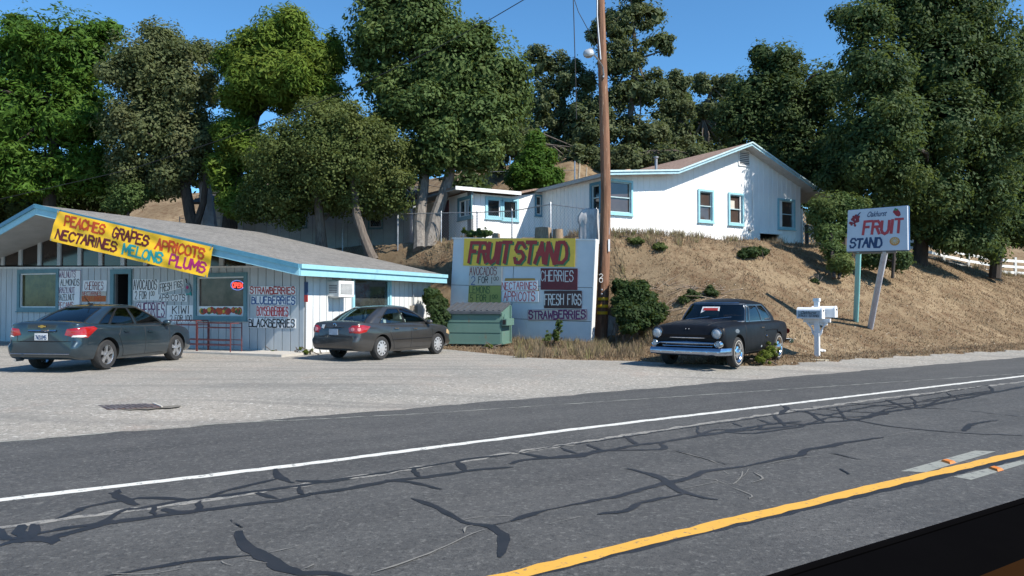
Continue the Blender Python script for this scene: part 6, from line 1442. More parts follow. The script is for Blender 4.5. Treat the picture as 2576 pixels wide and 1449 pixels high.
# --- old black coupe, seen from the front
def fo_bulge(x, y, z):
    b_ = 0
    if x > 2.0: b_ += (-.10 * float(sm(np.array((.62 - z) / .16))) - .03 * float(sm(np.array((z - .92) / .1)))) * min(1, (x - 2.0) / .3)
    if x < -2.2: b_ += .10 * float(sm(np.array((.55 - z) / .15))) * min(1, (-2.2 - x) / .3)
    return b_
def fo_details(t):
    S, oe, os_, ot, dn, pt_, root = t['strip'], t['on_end'], t['on_side'], t['on_top'], t['densify'], t['patch'], t['root']
    side_details(t, [[(.98, .96), (1.0, .60), (.92, .32)], [(-.30, .98), (-.34, .60), (-.30, .32)], [(.92, .32), (-.30, .32)]], handles=())
    for s in (1, -1):
        p = os_(-.12, .88, s, .02); part('door_handle', MB().box(p, (.17, .03, .025)), CHROME, root)
        # headlights
        hp = Vector((2.30, s * .72, .80)); M2 = Matrix.Rotation(R(0), 3, 'Z')
        hl = part('headlight', MB().lathe([(.0, .075), (.05, .070), (.085, .055), (.105, .03)], hp, 'x', 24), LHEAD, root, smooth=True)
        part('bezel', MB().lathe([(.10, .035), (.118, .05), (.138, .03), (.145, -.04), (.15, -.20)], hp, 'x', 24), t['paint'], hl, smooth=True)
        part('bezel_rim', MB().lathe([(.10, .03), (.107, .052), (.118, .045)], hp, 'x', 24), CHROME, hl, smooth=True)
        # parking lamps at the grille ends
        gp2 = Vector((2.33, s * .76, .565)); gl_ = part('parking_lamp', MB().lathe([(0, .07), (.04, .06), (.055, .04)], gp2, 'x', 16), LHEAD, root, smooth=True)
        part('lamp_ring', MB().lathe([(.05, .04), (.07, .065), (.085, .04), (.09, -.06)], gp2, 'x', 18), CHROME, gl_, smooth=True)
        S('quarter_crease', [os_(x, z, s, .008) for x, z in dn([(-.45, .80), (-1.0, .82), (-1.3, .80), (-1.35, .70)])], .02, t['paint'])
        p = os_(-.42, .66, s, .012); part('fuel_cap', MB().lathe([(0, .02 * s), (.03, .02 * s), (.035, 0)], p, n=12), CHROME, root)
        pt_('primer_spot', lambda x, z, off, s=s: os_(x, z, s, off), [(1.55 + .13 * math.cos(a), .84 + .05 * math.sin(a)) for a in np.linspace(0, 6.283, 9, endpoint=False)], M_('grey_primer', (.12, .14, .16), .6), .004)
        pt_('primer_spot', lambda x, z, off, s=s: os_(x, z, s, off), [(-.1 + .05 * math.cos(a), .42 + .03 * math.sin(a)) for a in np.linspace(0, 6.283, 9, endpoint=False)], M_('pale_chip', (.3, .33, .36), .6), .004)
        S('arch_lip', [os_(1.47 + .40 * math.cos(a), .34 + .40 * math.sin(a), s, .008) for a in np.linspace(.2, 2.9, 26)], .025, t['paint'])
    # grille
    q = [oe(y, z, 1, .006) for y, z in ((-.66, .46), (.66, .46), (.66, .67), (-.66, .67))]
    pt_('grille_opening', lambda y, z, off: oe(y, z, 1, off), [(-.80, .47), (.80, .47), (.82, .60), (.70, .69), (-.70, .69), (-.82, .60)], UNDER, .008)
    gx = 2.335
    arc = lambda zz, hw, dx=0, drop=0: [Vector((gx + dx - .10 * (y / hw) ** 4 * .6, y, zz - drop * (y / hw) ** 2)) for y in np.linspace(-hw, hw, 25)]
    part('grille_upper_bar', MB().tube([Vector((2.30 - .05 * (y / .8) ** 4, y, .70 - .05 * (y / .8) ** 6)) for y in np.linspace(-.80, .80, 25)], .022, 8), CHROME, root, smooth=True)
    part('grille_bar', MB().tube(arc(.575, .74), [.028 + .028 * (1 - abs(2 * i / 24 - 1)) for i in range(25)], 10), M_('blued_chrome', (.30, .34, .42), .18, metal=1), root, smooth=True)
    part('grille_lower_bar', MB().tube(arc(.505, .60), .016, 8), CHROME, root, smooth=True)
    part('hood_lip', MB().tube([Vector((2.30, y, .755)) for y in np.linspace(-.30, .30, 9)], .012, 6), t['paint'], root, smooth=True)
    part('hood_badge', MB().box(Vector((2.31, 0, .755)), (.02, .20, .035)), M_('dull_badge', (.22, .26, .30), .35, metal=.6), root)
    for y in (-.03, .05): part('emblem_hole', MB().lathe([(0, .01), (.012, .01), (.014, -.01)], oe(y, .90, 1, .01), 'x', 8), CHROME, root)
    # bumper
    n_ = 33; ys_ = np.linspace(-.97, .97, n_); mb = MB(); vs = []
    for y in ys_:
        k = abs(y) / .97; x = 2.50 - .10 * k ** 2 - .30 * max(0, (k - .88) / .12) ** 1.5
        for dz_, dx_ in ((-.085, -.03), (-.06, .012), (-.01, .03), (.04, .016), (.075, -.02), (.05, -.05), (-.06, -.06)): vs.append((x + dx_, y, .40 + dz_))
    mb.add(vs, [(i * 7 + k, i * 7 + (k + 1) % 7, (i + 1) * 7 + (k + 1) % 7, (i + 1) * 7 + k) for i in range(n_ - 1) for k in range(7)]); mb.add(vs[:7], [tuple(range(7))]); mb.add(vs[-7:], [tuple(range(7))])
    part('front_bumper', mb, M_('chrome_bumper', (.42, .46, .54), .2, (.30, .34, .41), 6, metal=1), root, smooth=True)
    for y in (-.55, -.2, .2, .55, .8): part('bumper_bolt', MB().lathe([(0, .02), (.018, .015), (.022, 0)], (2.52 - .10 * (y / .97) ** 2, y, .385), 'x', 10), CHROME, root, smooth=True)
    part('valance', MB().box((2.28, 0, .36), (.10, 1.5, .14)), UNDER, root)
    part('rear_bumper', MB().tube([Vector((x, y, .46)) for x, y in ((-2.3, -.97), (-2.55, -.93), (-2.64, -.5), (-2.66, 0), (-2.64, .5), (-2.55, .93), (-2.3, .97))], .06, 8), CHROME, root, smooth=True)
    for s in (1, -1): part('tail_lamp', MB().lathe([(0, -.06), (.05, -.05), (.07, 0)], (-2.56, s * .78, .72), 'x', 14), LREDM, root, smooth=True)
    S('drip_rail', [Vector(p) + Vector((.02, 0, .012)) for p in t['rings'][22][:17]], .02, CHROME)
    S('hood_seam', [ot(x, y, .001) for x, y in dn([(1.05, .66), (1.6, .60), (2.2, .46)])], .012, SEAM); S('hood_seam', [ot(x, y, .001) for x, y in dn([(1.05, -.66), (1.6, -.60), (2.2, -.46)])], .012, SEAM)
    for y0, y1 in ((.05, .55), (-.50, 0)): part('wiper', MB().tube([Vector((1.12, y0, 1.09)), Vector((.98, y1, 1.15))], .008, 5), CHROME, root)
    # sale card behind the windscreen
    sc_ = part('window_card', MB().prism([Vector((.92, -.28, 1.145)), Vector((.92, .20, 1.145)), Vector((.76, .18, 1.395)), Vector((.76, -.26, 1.395))], (-.006, 0, 0)), M_('card_white', (.75, .76, .76), .5), root, label='white card with a red band behind the windscreen')
    part('card_red_band', MB().prism([Vector((.826, -.225, 1.305)), Vector((.826, .15, 1.305)), Vector((.788, .145, 1.365)), Vector((.788, -.22, 1.365))], (.002, 0, 0)), INK['red'], sc_)
    part('card_green_line', MB().prism([Vector((.918, -.24, 1.16)), Vector((.918, .17, 1.16)), Vector((.896, .17, 1.195)), Vector((.896, -.24, 1.195))], (.002, 0, 0)), INK['teal'], sc_)
    for y in (.62,):
        for i in range(4): part('sticker', MB().lathe([(0, .006), (.026, .006), (.026, 0)], (.36 + i * .06, .70 - .004 * i, 1.385 + .025 * (i % 2)), n=10), BOARDS['white'], root)
BLKP = car_paint('satin_black_paint', (.0045, .0055, .008), (.009, .010, .013), .46, .0, .0, spec=.22)
ford = dict(W=1.87, H=1.60, wb=2.94, wr=.35, tw=.18, arch_r=.39, bulge=fo_bulge, details=fo_details, rim=classic_rim, glass=GLASSO, seatm=M_('old_seat', (.05, .045, .04), .9), seats=(.05,), rests=False, trim=M_('dull_chrome_trim', (.28, .31, .34), .3, metal=.9),
  table=[(-2.62, .66, .52, .80, .84), (-2.55, .76, .46, .90, .95), (-2.35, .83, .40, .97, 1.01), (-1.9, .875, .33, 1.0, 1.06), (-1.47, .90, .30, 1.0, 1.06), (-.6, .915, .26, 1.0, 1.03), (.4, .92, .25, 1.0, 1.03), (1.0, .92, .26, .99, 1.10), (1.47, .92, .27, .965, 1.09), (1.9, .915, .30, .96, 1.05), (2.15, .90, .36, .945, 1.0), (2.25, .885, .42, .925, .95), (2.31, .83, .46, .84, .82), (2.34, .76, .50, .78, .77)],
  cabin=dict(z0=1.0, zr=1.475, xf0=1.06, xf1=.66, xr0=-1.58, xr1=-.98, h0=.82, h1=.685, vlo=.10, side=((.0, .09), (.11, .50), (.53, .86)), bow=.20, fp=1.2, rp=1.7, wrap=True, rs=.7))
# placing: the right-hand rear and front wheels touch the ground at known spots
def place_by_wheels(a, b, W, wb, flip=False):
    """a, b: ground points of two wheels on the camera's side, rear to front (or front to rear)"""
    a, b = Vector(a), Vector(b); d = (b - a).xy.normalized(); mid = (a + b) / 2
    return mid, d
ga, gb = G(264, 932), G(437, 908); d = (gb - ga); d = Vector((d.x, d.y, 0)).normalized(); hd = math.atan2(d.y, d.x)
left = Vector((-d.y, d.x, 0)); c_ = ga + d * cruze['wb'] / 2 * .98 + left * (1.79 / 2 - .06) * .955
z_ = (H(*(c_ + d * 1.3).xy) + H(*(c_ - d * 1.3).xy)) / 2 + .012
make_car('parked_sedan', 'dark teal four door sedan parked facing the fruit shop, seen from behind at the left', 'car', (c_.x, c_.y, z_), hd, cruze, TEALP).scale = (.955,) * 3
ga, gb = G(958, 907), G(1097, 892); d = (gb - ga); d = Vector((d.x, d.y, 0)).normalized(); hd = math.atan2(d.y, d.x)
left = Vector((-d.y, d.x, 0)); c_ = ga + d * corolla['wb'] / 2 * .96 + left * (1.70 / 2 - .06) * .95
z_ = (H(*(c_ + d * 1.3).xy) + H(*(c_ - d * 1.3).xy)) / 2 + .012
make_car('parked_sedan', 'dark grey four door sedan parked beside the shop corner and the dumpster', 'car', (c_.x, c_.y, z_), hd, corolla, GREYP).scale = (.945,) * 3
gf = G(1856, 931); hd = R(180 + 53); d = Vector((math.cos(hd), math.sin(hd), 0)); left = Vector((-d.y, d.x, 0))
c_ = gf - d * ford['wb'] / 2 - left * (1.87 / 2 - .06)
zf_, zr_ = H(*(c_ + d * 1.47).xy), H(*(c_ - d * 1.47).xy)
FD = make_car('classic_coupe', 'old satin black 1950s two door car with chrome bumper parked on the dry verge', 'car', (c_.x, c_.y, (zf_ + zr_) / 2 + .01), hd, ford, BLKP)
FD.rotation_euler = (0, math.atan2(zr_ - zf_, 2.94) * .8, hd)
# ------------------------------------------------------------ foliage
def leaf_material(name, dark, light, warm, trans=.35, wf=.25):
    m, n, l, b = nt(name); out = n['Material Output']
    at = n.new('ShaderNodeAttribute'); at.attribute_name = 'tint'
    c = mix(n, l, dark, light, at.outputs['Fac'])
    gp2 = geo_pos(n, l)
    c = mix(n, l, c, warm, ramp(n, l, noise(n, l, .55, 4, .6, gp2), [(.50, 0), (.72, wf * 2)]))
    l.new(c, b.inputs['Base Color']); b.inputs['Roughness'].default_value = .65; b.inputs['Specular IOR Level'].default_value = .16
    tr = n.new('ShaderNodeBsdfTranslucent'); l.new(mix(n, l, c, (.30, .36, .05), .25), tr.inputs[0])
    mx = n.new('ShaderNodeMixShader'); mx.inputs[0].default_value = trans; l.new(b.outputs[0], mx.inputs[1]); l.new(tr.outputs[0], mx.inputs[2]); l.new(mx.outputs[0], out.inputs[0]); return m
LM = dict(locust=leaf_material('locust_leaves', (.028, .070, .012), (.085, .175, .022), (.12, .19, .03)),
    greyoak=leaf_material('grey_oak_leaves', (.060, .080, .032), (.140, .165, .075), (.15, .14, .075)),
    pine=leaf_material('pine_needles', (.052, .100, .014), (.160, .235, .034), (.21, .23, .042)),
    olive=leaf_material('olive_oak_leaves', (.050, .074, .020), (.130, .165, .052), (.14, .15, .05)),
    liveoak=leaf_material('live_oak_leaves', (.040, .074, .022), (.120, .180, .058), (.14, .16, .048)),
    backoak=leaf_material('far_oak_leaves', (.050, .074, .034), (.13, .160, .078), (.14, .14, .062)),
    darkoak=leaf_material('right_oak_leaves', (.028, .056, .022), (.082, .128, .046), (.10, .12, .034)),
    cone=leaf_material('cone_shrub_leaves', (.025, .065, .010), (.080, .170, .025), (.09, .17, .03), .45),
    ivy=leaf_material('ivy_leaves', (.012, .030, .009), (.050, .085, .028), (.06, .075, .03)),
    yellow=leaf_material('yellow_green_leaves', (.05, .085, .012), (.15, .18, .03), (.2, .2, .03)))
TB = M_('trunk_bark_grey', (.16, .135, .115), .95, (.075, .06, .05), 7, bmp=.8, bscale=12, stretch=(2, 2, .5))
TBL = M_('trunk_bark_pale', (.22, .20, .18), .95, (.09, .08, .072), 6, bmp=.8, bscale=12, stretch=(2, 2, .5))
TBD = M_('trunk_bark_dark', (.07, .055, .045), .95, (.03, .024, .02), 7, bmp=.8, bscale=12, stretch=(2, 2, .5))
def leaves(name, centers, radii, n_leaf, size, mat, parent, seed=0, flat=.8, aspect=.5, kind=None, droop=0, updir=.45, blobs=None, fill=.26):
    """leaf-sized faces spread through leaf clumps"""
    g = np.random.default_rng(seed); C_ = np.asarray(centers, float); Rr = np.asarray(radii, float)
    k = g.choice(len(C_), n_leaf, p=Rr**2 / (Rr**2).sum())
    d = g.normal(size=(n_leaf, 3)); d /= np.linalg.norm(d, axis=1)[:, None]
    rr = g.random(n_leaf) ** .38
    off = d * (rr * Rr[k])[:, None]; off[:, 2] *= flat
    if droop: off[:, 2] -= droop * (off[:, 0]**2 + off[:, 1]**2) / np.maximum(Rr[k], .1)
    p = C_[k] + off; inner = np.ones(n_leaf)
    if blobs is not None:
        Cb, Rb = blobs; nl, ni = int(n_leaf * fill), int(n_leaf * fill * .16); vol = Rb.prod(1) ** .67; kb = g.choice(len(Cb), nl + ni, p=vol / vol.sum())
        db = g.normal(size=(nl + ni, 3)); db /= np.linalg.norm(db, axis=1)[:, None]; q = np.concatenate([(.72 + .36 * g.random(nl)), .62 * g.random(ni) ** .5])
        wob = 1 + .13 * np.sin(db[:, 0] * 7 + kb) * np.sin(db[:, 2] * 9 + kb * 2)
        p[:nl + ni] = Cb[kb] + db * Rb[kb] * (q * wob)[:, None]; d[:nl + ni] = db; inner[nl:nl + ni] = 3.2
    nrm = d * 1.0 + g.normal(size=(n_leaf, 3)) * .40; nrm[:, 2] += updir; nrm /= np.linalg.norm(nrm, axis=1)[:, None]
    t = g.normal(size=(n_leaf, 3)); t -= (t * nrm).sum(1)[:, None] * nrm; t /= np.linalg.norm(t, axis=1)[:, None]
    b = np.cross(nrm, t); s = size * (.55 + .9 * g.random(n_leaf)) * inner; a = (s * .5)[:, None]; w_ = (s * np.where(inner > 1, .8, aspect) * .5)[:, None]
    bend = nrm * (s * .12)[:, None]
    v = np.stack([p - t * a, p + b * w_ - bend * .3, p + t * a - bend, p - b * w_ - bend * .3], 1).reshape(-1, 3)
    me = bpy.data.meshes.new(name); me.vertices.add(len(v)); me.vertices.foreach_set('co', v.ravel())
    me.loops.add(n_leaf * 4); me.loops.foreach_set('vertex_index', np.arange(n_leaf * 4)); me.polygons.add(n_leaf)
    me.polygons.foreach_set('loop_start', np.arange(0, n_leaf * 4, 4)); me.polygons.foreach_set('loop_total', np.full(n_leaf, 4))
    tint = np.clip(.32 * g.random(n_leaf) + .68 * g.random(len(C_))[k], 0, 1)
    at = me.attributes.new('tint', 'FLOAT', 'POINT'); at.data.foreach_set('value', np.repeat(tint, 4)); me.materials.append(mat); me.update(calc_edges=True)
    o = bpy.data.objects.new(name, me); COL.objects.link(o); o.parent = parent
    if kind: o['kind'] = kind
    return o
def clumps(blobs, per, cr, seed):
    """clump centres in the outer part of each ellipsoid (centre, radii)"""
    g = np.random.default_rng(seed); C_, R_ = [], []
    for c, r in blobs:
        area = (r[0] * r[2] + r[1] * r[2] + r[0] * r[1]); n_ = max(4, int(per * area))
        d = g.normal(size=(n_, 3)); d /= np.linalg.norm(d, axis=1)[:, None]; q = .50 + .55 * g.random(n_) ** .6
        C_.append(np.array(c) + d * q[:, None] * np.maximum(np.array(r) - cr * .35, .2)); R_.append(cr * (.35 + 1.0 * g.random(n_)))
    return np.concatenate(C_), np.concatenate(R_)
def blob(x, y, rx, ry, d, rd=None):
    c = P(x, y, d); k = d / F_PX; return (tuple(c), (rx * k, rd if rd else (rx + ry) / 2 * k, ry * k))
def tree(name, label, cat, base, trunks, blobs, mat, bark, n_leaf, size, per=1.5, cr=.85, seed=0, group=None, aspect=.5, flat=.8, limbs=10, droop=0, fill=.26):
    base = Vector(base); t = thing(name, label, cat, tuple(base), 0, group); rnd = random.Random(seed)
    C_, R_ = clumps(blobs, per, cr, seed)
    mb = MB(); tops = []
    for tr in trunks:
        pts = [Vector(p[:3]) for p in tr]; mb.tube(pts, [p[3] for p in tr], 9); tops += [(p, r[3]) for p, r in list(zip(pts, tr))[len(pts) // 2:]]
    for i in range(limbs):
        c = Vector(C_[rnd.randrange(len(C_))]); p, r_ = min(tops, key=lambda q: (q[0] - c).length + rnd.random() * 1.5); L = (c - p).length
        if L < .5: continue
        m_ = p.lerp(c, .5) + Vector((rnd.uniform(-.12, .12), rnd.uniform(-.12, .12), rnd.uniform(-.02, .15))) * L
        mb.tube([p, p.lerp(m_, .6), m_, m_.lerp(c, .6), c], [r_ * .55, r_ * .45, r_ * .33, r_ * .2, r_ * .08], 6)
    part('trunk', mb, bark, t, True, smooth=True)
    # whole-crown layer with ragged edge plus large inner leaves that close the core
    Cb = np.array([b_[0] for b_ in blobs]) - np.array(base); Rb = np.array([b_[1] for b_ in blobs])
    leaves('crown', C_ - np.array(base), R_, n_leaf, size, mat, t, seed, flat, aspect, droop=droop, blobs=(Cb, Rb), fill=fill)
    return t
def gpt(x, d, dz_=-.2):
    X = (x - CX) / F_PX * d; return Vector((X, d, H(X, d) + dz_))
def trk(pxs, d, d2=None):
    """trunk through pixels: (x, y, radius in px)"""
    return [(*P(x, y, d + (0 if d2 is None else (d2 - d) * i / max(1, len(pxs) - 1))), r * d / F_PX) for i, (x, y, r) in enumerate(pxs)]
# far left feathery tree
d = 36
tree('locust_tree', 'tall bright green feathery tree at the far left edge behind the shop', 'tree', gpt(120, d), [trk([(120, 600, 16), (130, 420, 13), (150, 260, 9), (170, 120, 5)], d)],
     [blob(70, 130, 75, 105, d), blob(190, 140, 105, 120, d), blob(40, 290, 110, 120, d), blob(190, 300, 120, 110, d, 2.2), blob(70, 430, 110, 80, d), blob(200, 430, 95, 75, d), blob(-90, 260, 110, 160, d), blob(275, 75, 26, 32, d), blob(40, 60, 35, 25, d), blob(-60, 440, 90, 90, d)],
     LM['locust'], TBD, 56000, .26, 2.4, .72, 11, aspect=.32, flat=.5, droop=.25, limbs=16)
d = 34.5
tree('grey_oak', 'greyish green dusty oak rising behind the shop roof', 'tree', gpt(482, d), [trk([(492, 590, 17), (478, 540, 14), (468, 480, 13), (440, 380, 10), (420, 240, 7)], d), trk([(492, 570, 10), (512, 510, 8), (520, 430, 6)], d)],
     [blob(350, 170, 90, 95, d - .5), blob(410, 110, 60, 65, d), blob(455, 215, 90, 100, d), blob(370, 320, 115, 110, d), blob(470, 360, 80, 95, d), blob(330, 420, 60, 60, d), blob(430, 440, 60, 50, d), blob(505, 130, 40, 35, d + 1)],
     LM['greyoak'], TBD, 62000, .15, 3.0, .6, 12, aspect=.55, limbs=22)
d = 33.5
tree('pine_tree', 'broad yellowish green conifer with dark open centre between the grey oak and the round tree', 'tree', gpt(560, d + 3), [trk([(575, 600, 20), (590, 450, 16), (640, 300, 12), (680, 160, 8), (710, 60, 4)], d + 2)],
     [blob(715, 75, 80, 60, d), blob(660, 130, 95, 60, d), blob(780, 150, 80, 75, d), blob(700, 210, 120, 70, d, 2.4), blob(800, 230, 60, 50, d), blob(595, 150, 55, 55, d), blob(600, 240, 55, 50, d), blob(590, 330, 60, 55, d), blob(640, 380, 60, 70, d), blob(560, 430, 42, 60, d), blob(600, 500, 55, 55, d), blob(840, 130, 25, 60, d + 1)],
     LM['pine'], TBD, 62000, .24, 2.2, .60, 13, aspect=.28, flat=.9, limbs=26)
tree('pale_dead_trunk', 'tall pale bare trunk standing between the grey oak and the conifer', 'tree', gpt(515, 35.5), [trk([(528, 600, 22), (522, 520, 17), (512, 440, 13), (508, 365, 10), (505, 320, 6)], 35.5)], [blob(505, 300, 25, 25, 35.5)], LM['greyoak'], M_('bleached_bark', (.40, .44, .48), .9, (.28, .31, .35), 4, bmp=.4), 600, .15, 2, .4, 14, limbs=3)
d = 31.5
tree('round_tree', 'rounded olive green oak with two slim trunks in front of the cottage', 'tree', gpt(806, d), [trk([(810, 650, 17), (808, 622, 16), (805, 560, 12), (798, 480, 10), (800, 400, 8)], d), trk([(940, 655, 14), (930, 636, 13), (912, 590, 12), (897, 540, 11), (890, 460, 8), (880, 380, 5)], d - .8)],
     [blob(840, 340, 130, 85, d, 2.6), blob(730, 400, 105, 95, d, 2.2), blob(850, 420, 130, 110, d, 2.6), blob(950, 400, 95, 110, d, 2.2), blob(700, 500, 80, 70, d), blob(990, 480, 62, 70, d), blob(800, 490, 90, 50, d + .6), blob(900, 500, 90, 55, d), blob(640, 510, 40, 50, d + .5)],
     LM['olive'], TB, 95000, .115, 4.0, .5, 15, aspect=.6, limbs=26)
d = 33
tree('live_oak', 'very tall dense oak with forked grey trunk behind the chain link fence', 'tree', gpt(1075, d - 1.8), [trk([(1058, 632, 20), (1057, 605, 17), (1055, 560, 15), (1065, 470, 14), (1075, 350, 14), (1060, 200, 9)], d - 1.9, d), trk([(1084, 632, 22), (1085, 605, 19), (1098, 540, 16), (1128, 450, 14), (1150, 330, 11), (1180, 180, 7)], d - 1.9, d)],
     [blob(960, 80, 95, 110, d), blob(1060, 60, 110, 120, d), blob(1000, 220, 105, 60, d), blob(1120, 170, 100, 110, d - .5), blob(1220, 180, 100, 110, d), blob(1200, 95, 55, 50, d), blob(1060, 280, 120, 70, d - .5), blob(1200, 300, 120, 90, d - .5), blob(1110, 370, 80, 75, d - 1), blob(1200, 390, 65, 55, d - 1), blob(1290, 240, 50, 80, d), blob(990, -40, 110, 60, d), blob(960, 300, 40, 40, d), blob(1040, 400, 40, 50, d + 1)],
     LM['liveoak'], TBL, 98000, .19, 2.6, .62, 16, aspect=.5, limbs=24, droop=.1)
# tall airy trees on the far slope
def far_tree(lab, bx, d, trunk_px, bl, n_leaf, seed, mat='backoak', size=.22, per=2.8, cr=.48): return tree('foothill_oak', lab, 'tree', gpt(bx, d), [trk(trunk_px, d)], [blob(*b_, d) for b_ in bl], LM[mat], TB, n_leaf, size, per, cr, seed, group='oaks on the slope behind the house', limbs=16, fill=.26 if mat == 'darkoak' else .12)
far_tree('tall airy oak rising behind the utility pole', 1585, 50, [(1590, 440, 9), (1585, 300, 8), (1600, 150, 6), (1590, 30, 4)], [(1560, 60, 60, 60), (1640, 40, 45, 40), (1560, 150, 70, 55), (1655, 105, 50, 32), (1600, 230, 85, 55), (1530, 330, 60, 60), (1620, 340, 70, 60), (1570, 400, 80, 40), (1600, -30, 60, 50), (1500, 90, 22, 40)], 34000, 31)
far_tree('oak with ragged top between the tall oak and the forked oak', 1420, 52, [(1425, 450, 8), (1420, 300, 6), (1415, 180, 4)], [(1370, 160, 50, 50), (1425, 200, 60, 60), (1370, 270, 60, 70), (1450, 290, 60, 60), (1400, 370, 80, 60), (1340, 350, 50, 70), (1480, 210, 35, 40)], 26000, 32)
far_tree('small headed oak with sky showing through, right of the utility pole', 1790, 54, [(1800, 440, 6), (1770, 300, 5), (1790, 220, 4)], [(1760, 215, 35, 30), (1815, 215, 38, 32), (1790, 275, 60, 30), (1830, 330, 40, 40), (1740, 380, 60, 40), (1800, 400, 60, 30)], 15000, 33)
far_tree('greyish oak just right of the tall airy oak', 1695, 52, [(1700, 440, 7), (1700, 300, 6), (1700, 220, 4)], [(1695, 220, 50, 40), (1690, 290, 60, 50), (1700, 370, 65, 60), (1650, 400, 50, 50)], 18000, 34)
far_tree('low dark oak behind the cone shaped shrub', 1300, 47, [(1300, 450, 8), (1300, 350, 7)], [(1270, 350, 60, 60), (1330, 380, 60, 50), (1240, 400, 50, 50), (1450, 400, 60, 40), (1520, 410, 50, 35)], 18000, 35)
far_tree('bushy oak closing the gap behind the brown roof', 1640, 46, [(1640, 440, 7), (1640, 380, 6)], [(1580, 400, 60, 40), (1680, 400, 60, 42), (1750, 400, 50, 38)], 16000, 36)
far_tree('pale far tree showing between the conifer and the forked oak', 890, 60, [(890, 520, 10), (890, 350, 6)], [(890, 330, 60, 50), (850, 300, 50, 50), (930, 380, 60, 50), (860, 430, 90, 60)], 14000, 37, size=.3)
far_tree('dark tree filling the gap behind the round tree', 760, 44, [(760, 560, 10), (760, 430, 8)], [(640, 480, 90, 80), (760, 500, 90, 60), (880, 520, 90, 50), (560, 470, 60, 90), (980, 530, 70, 40), (1180, 470, 60, 40)], 24000, 38, mat='darkoak')
far_tree('dark oak low behind the shop roof at the left', 230, 42, [(230, 560, 10), (230, 460, 8)], [(30, 500, 120, 60), (160, 490, 110, 60), (270, 470, 90, 70), (400, 460, 70, 45), (-80, 480, 100, 80), (20, 560, 70, 40)], 34000, 39, mat='darkoak', size=.22)
far_tree('dark tree low behind the white rail fence under the roadside sign', 2250, 50, [(2250, 640, 8), (2250, 540, 6)], [(2170, 560, 70, 60), (2260, 560, 70, 70), (2350, 550, 80, 60), (2120, 500, 60, 60)], 18000, 71, mat='darkoak')
far_tree('dark bushy tree behind the white rail fence at the right', 2470, 54, [(2470, 620, 8), (2470, 520, 6)], [(2420, 520, 80, 60), (2500, 500, 80, 70), (2590, 520, 70, 60), (2660, 450, 90, 110)], 18000, 72, mat='darkoak')
far_tree('wide leafy oak closing the gap behind the ridge of the brown roof', 1780, 57, [(1785, 440, 8), (1785, 300, 6)], [(1720, 330, 70, 60), (1800, 310, 70, 70), (1860, 300, 60, 80), (1700, 250, 40, 40), (1760, 400, 90, 40), (1840, 220, 40, 36)], 22000, 75, mat='liveoak')
far_tree('oak filling the space left of the tall airy oak', 1480, 50, [(1480, 450, 7), (1480, 330, 5)], [(1470, 330, 60, 80), (1500, 400, 60, 50), (1520, 260, 40, 60)], 14000, 73)
far_tree('dark tree at the far left edge below the locust', -40, 40, [(-30, 560, 10), (-30, 400, 8)], [(-60, 380, 90, 90), (10, 400, 70, 70), (60, 520, 90, 50), (-80, 520, 90, 90)], 20000, 74, mat='darkoak', size=.22)
# dark oaks on the right
d = 41
tree('dark_oak', 'dark spreading oak behind the peak of the house roof', 'tree', gpt(1990, d), [trk([(1990, 560, 16), (1990, 400, 13), (1980, 260, 9), (1960, 150, 4)], d)],
     [blob(1960, 170, 60, 70, d), blob(1910, 140, 28, 40, d), blob(1900, 230, 70, 60, d), blob(1860, 300, 75, 55, d), blob(1960, 290, 90, 90, d), blob(2060, 240, 80, 90, d), blob(1900, 380, 80, 50, d), blob(2000, 400, 110, 80, d), blob(2100, 380, 90, 110, d), blob(2050, 480, 90, 60, d)],
     LM['darkoak'], TBD, 62000, .20, 2.2, .62, 41, limbs=20)
d = 34
tree('dark_oak', 'huge dark green oak filling the upper right corner behind the roadside sign', 'tree', gpt(2318, d + 1), [trk([(2310, 690, 20), (2318, 600, 17), (2330, 450, 15), (2340, 250, 12), (2330, 60, 7)], d + 1)],
     [blob(2180, 60, 70, 60, d - 2), blob(2120, 40, 30, 22, d), blob(2280, 30, 130, 100, d), blob(2420, 60, 110, 120, d), blob(2200, 180, 100, 90, d - 2.4), blob(2340, 180, 130, 120, d, 2.8), blob(2480, 190, 90, 130, d), blob(2215, 320, 105, 110, d - 2.4, 2.2), blob(2350, 330, 130, 120, d - .6, 2.6), blob(2480, 360, 110, 120, d), blob(2240, 450, 90, 90, d - 1.8), blob(2170, 400, 55, 70, d - 3.2), blob(2400, 590, 65, 42, d), blob(2460, 600, 50, 46, d), blob(2350, 480, 100, 90, d - .8), blob(2460, 500, 90, 90, d), blob(2300, 560, 60, 45, d), blob(2350, -60, 130, 80, d), blob(2180, 530, 50, 40, d), blob(2108, 400, 36, 66, 32.6), blob(2085, 450, 26, 26, 32.6), blob(2140, 470, 50, 40, 32.6)],
     LM['darkoak'], TBD, 120000, .175, 2.6, .62, 42, limbs=30)
d = 37
tree('dark_oak', 'dark oak at the right edge with low branches over the white fence', 'tree', gpt(2530, d), [trk([(2502, 700, 14), (2510, 600, 13), (2520, 450, 11), (2540, 250, 7)], d)],
     [blob(2560, 300, 70, 110, d), blob(2600, 180, 70, 110, d), blob(2540, 440, 80, 90, d), blob(2480, 560, 70, 60, d - .5), blob(2560, 560, 70, 50, d), blob(2500, 625, 44, 46, d - .6), blob(2440, 610, 40, 40, d - .4), blob(2430, 590, 45, 40, d), blob(2640, 420, 70, 160, d), blob(2610, 560, 55, 55, d), blob(2570, 590, 45, 36, d + .5), blob(2630, 120, 70, 90, d)],
     LM['darkoak'], TBD, 48000, .175, 2.6, .6, 43, limbs=20)
d = 44
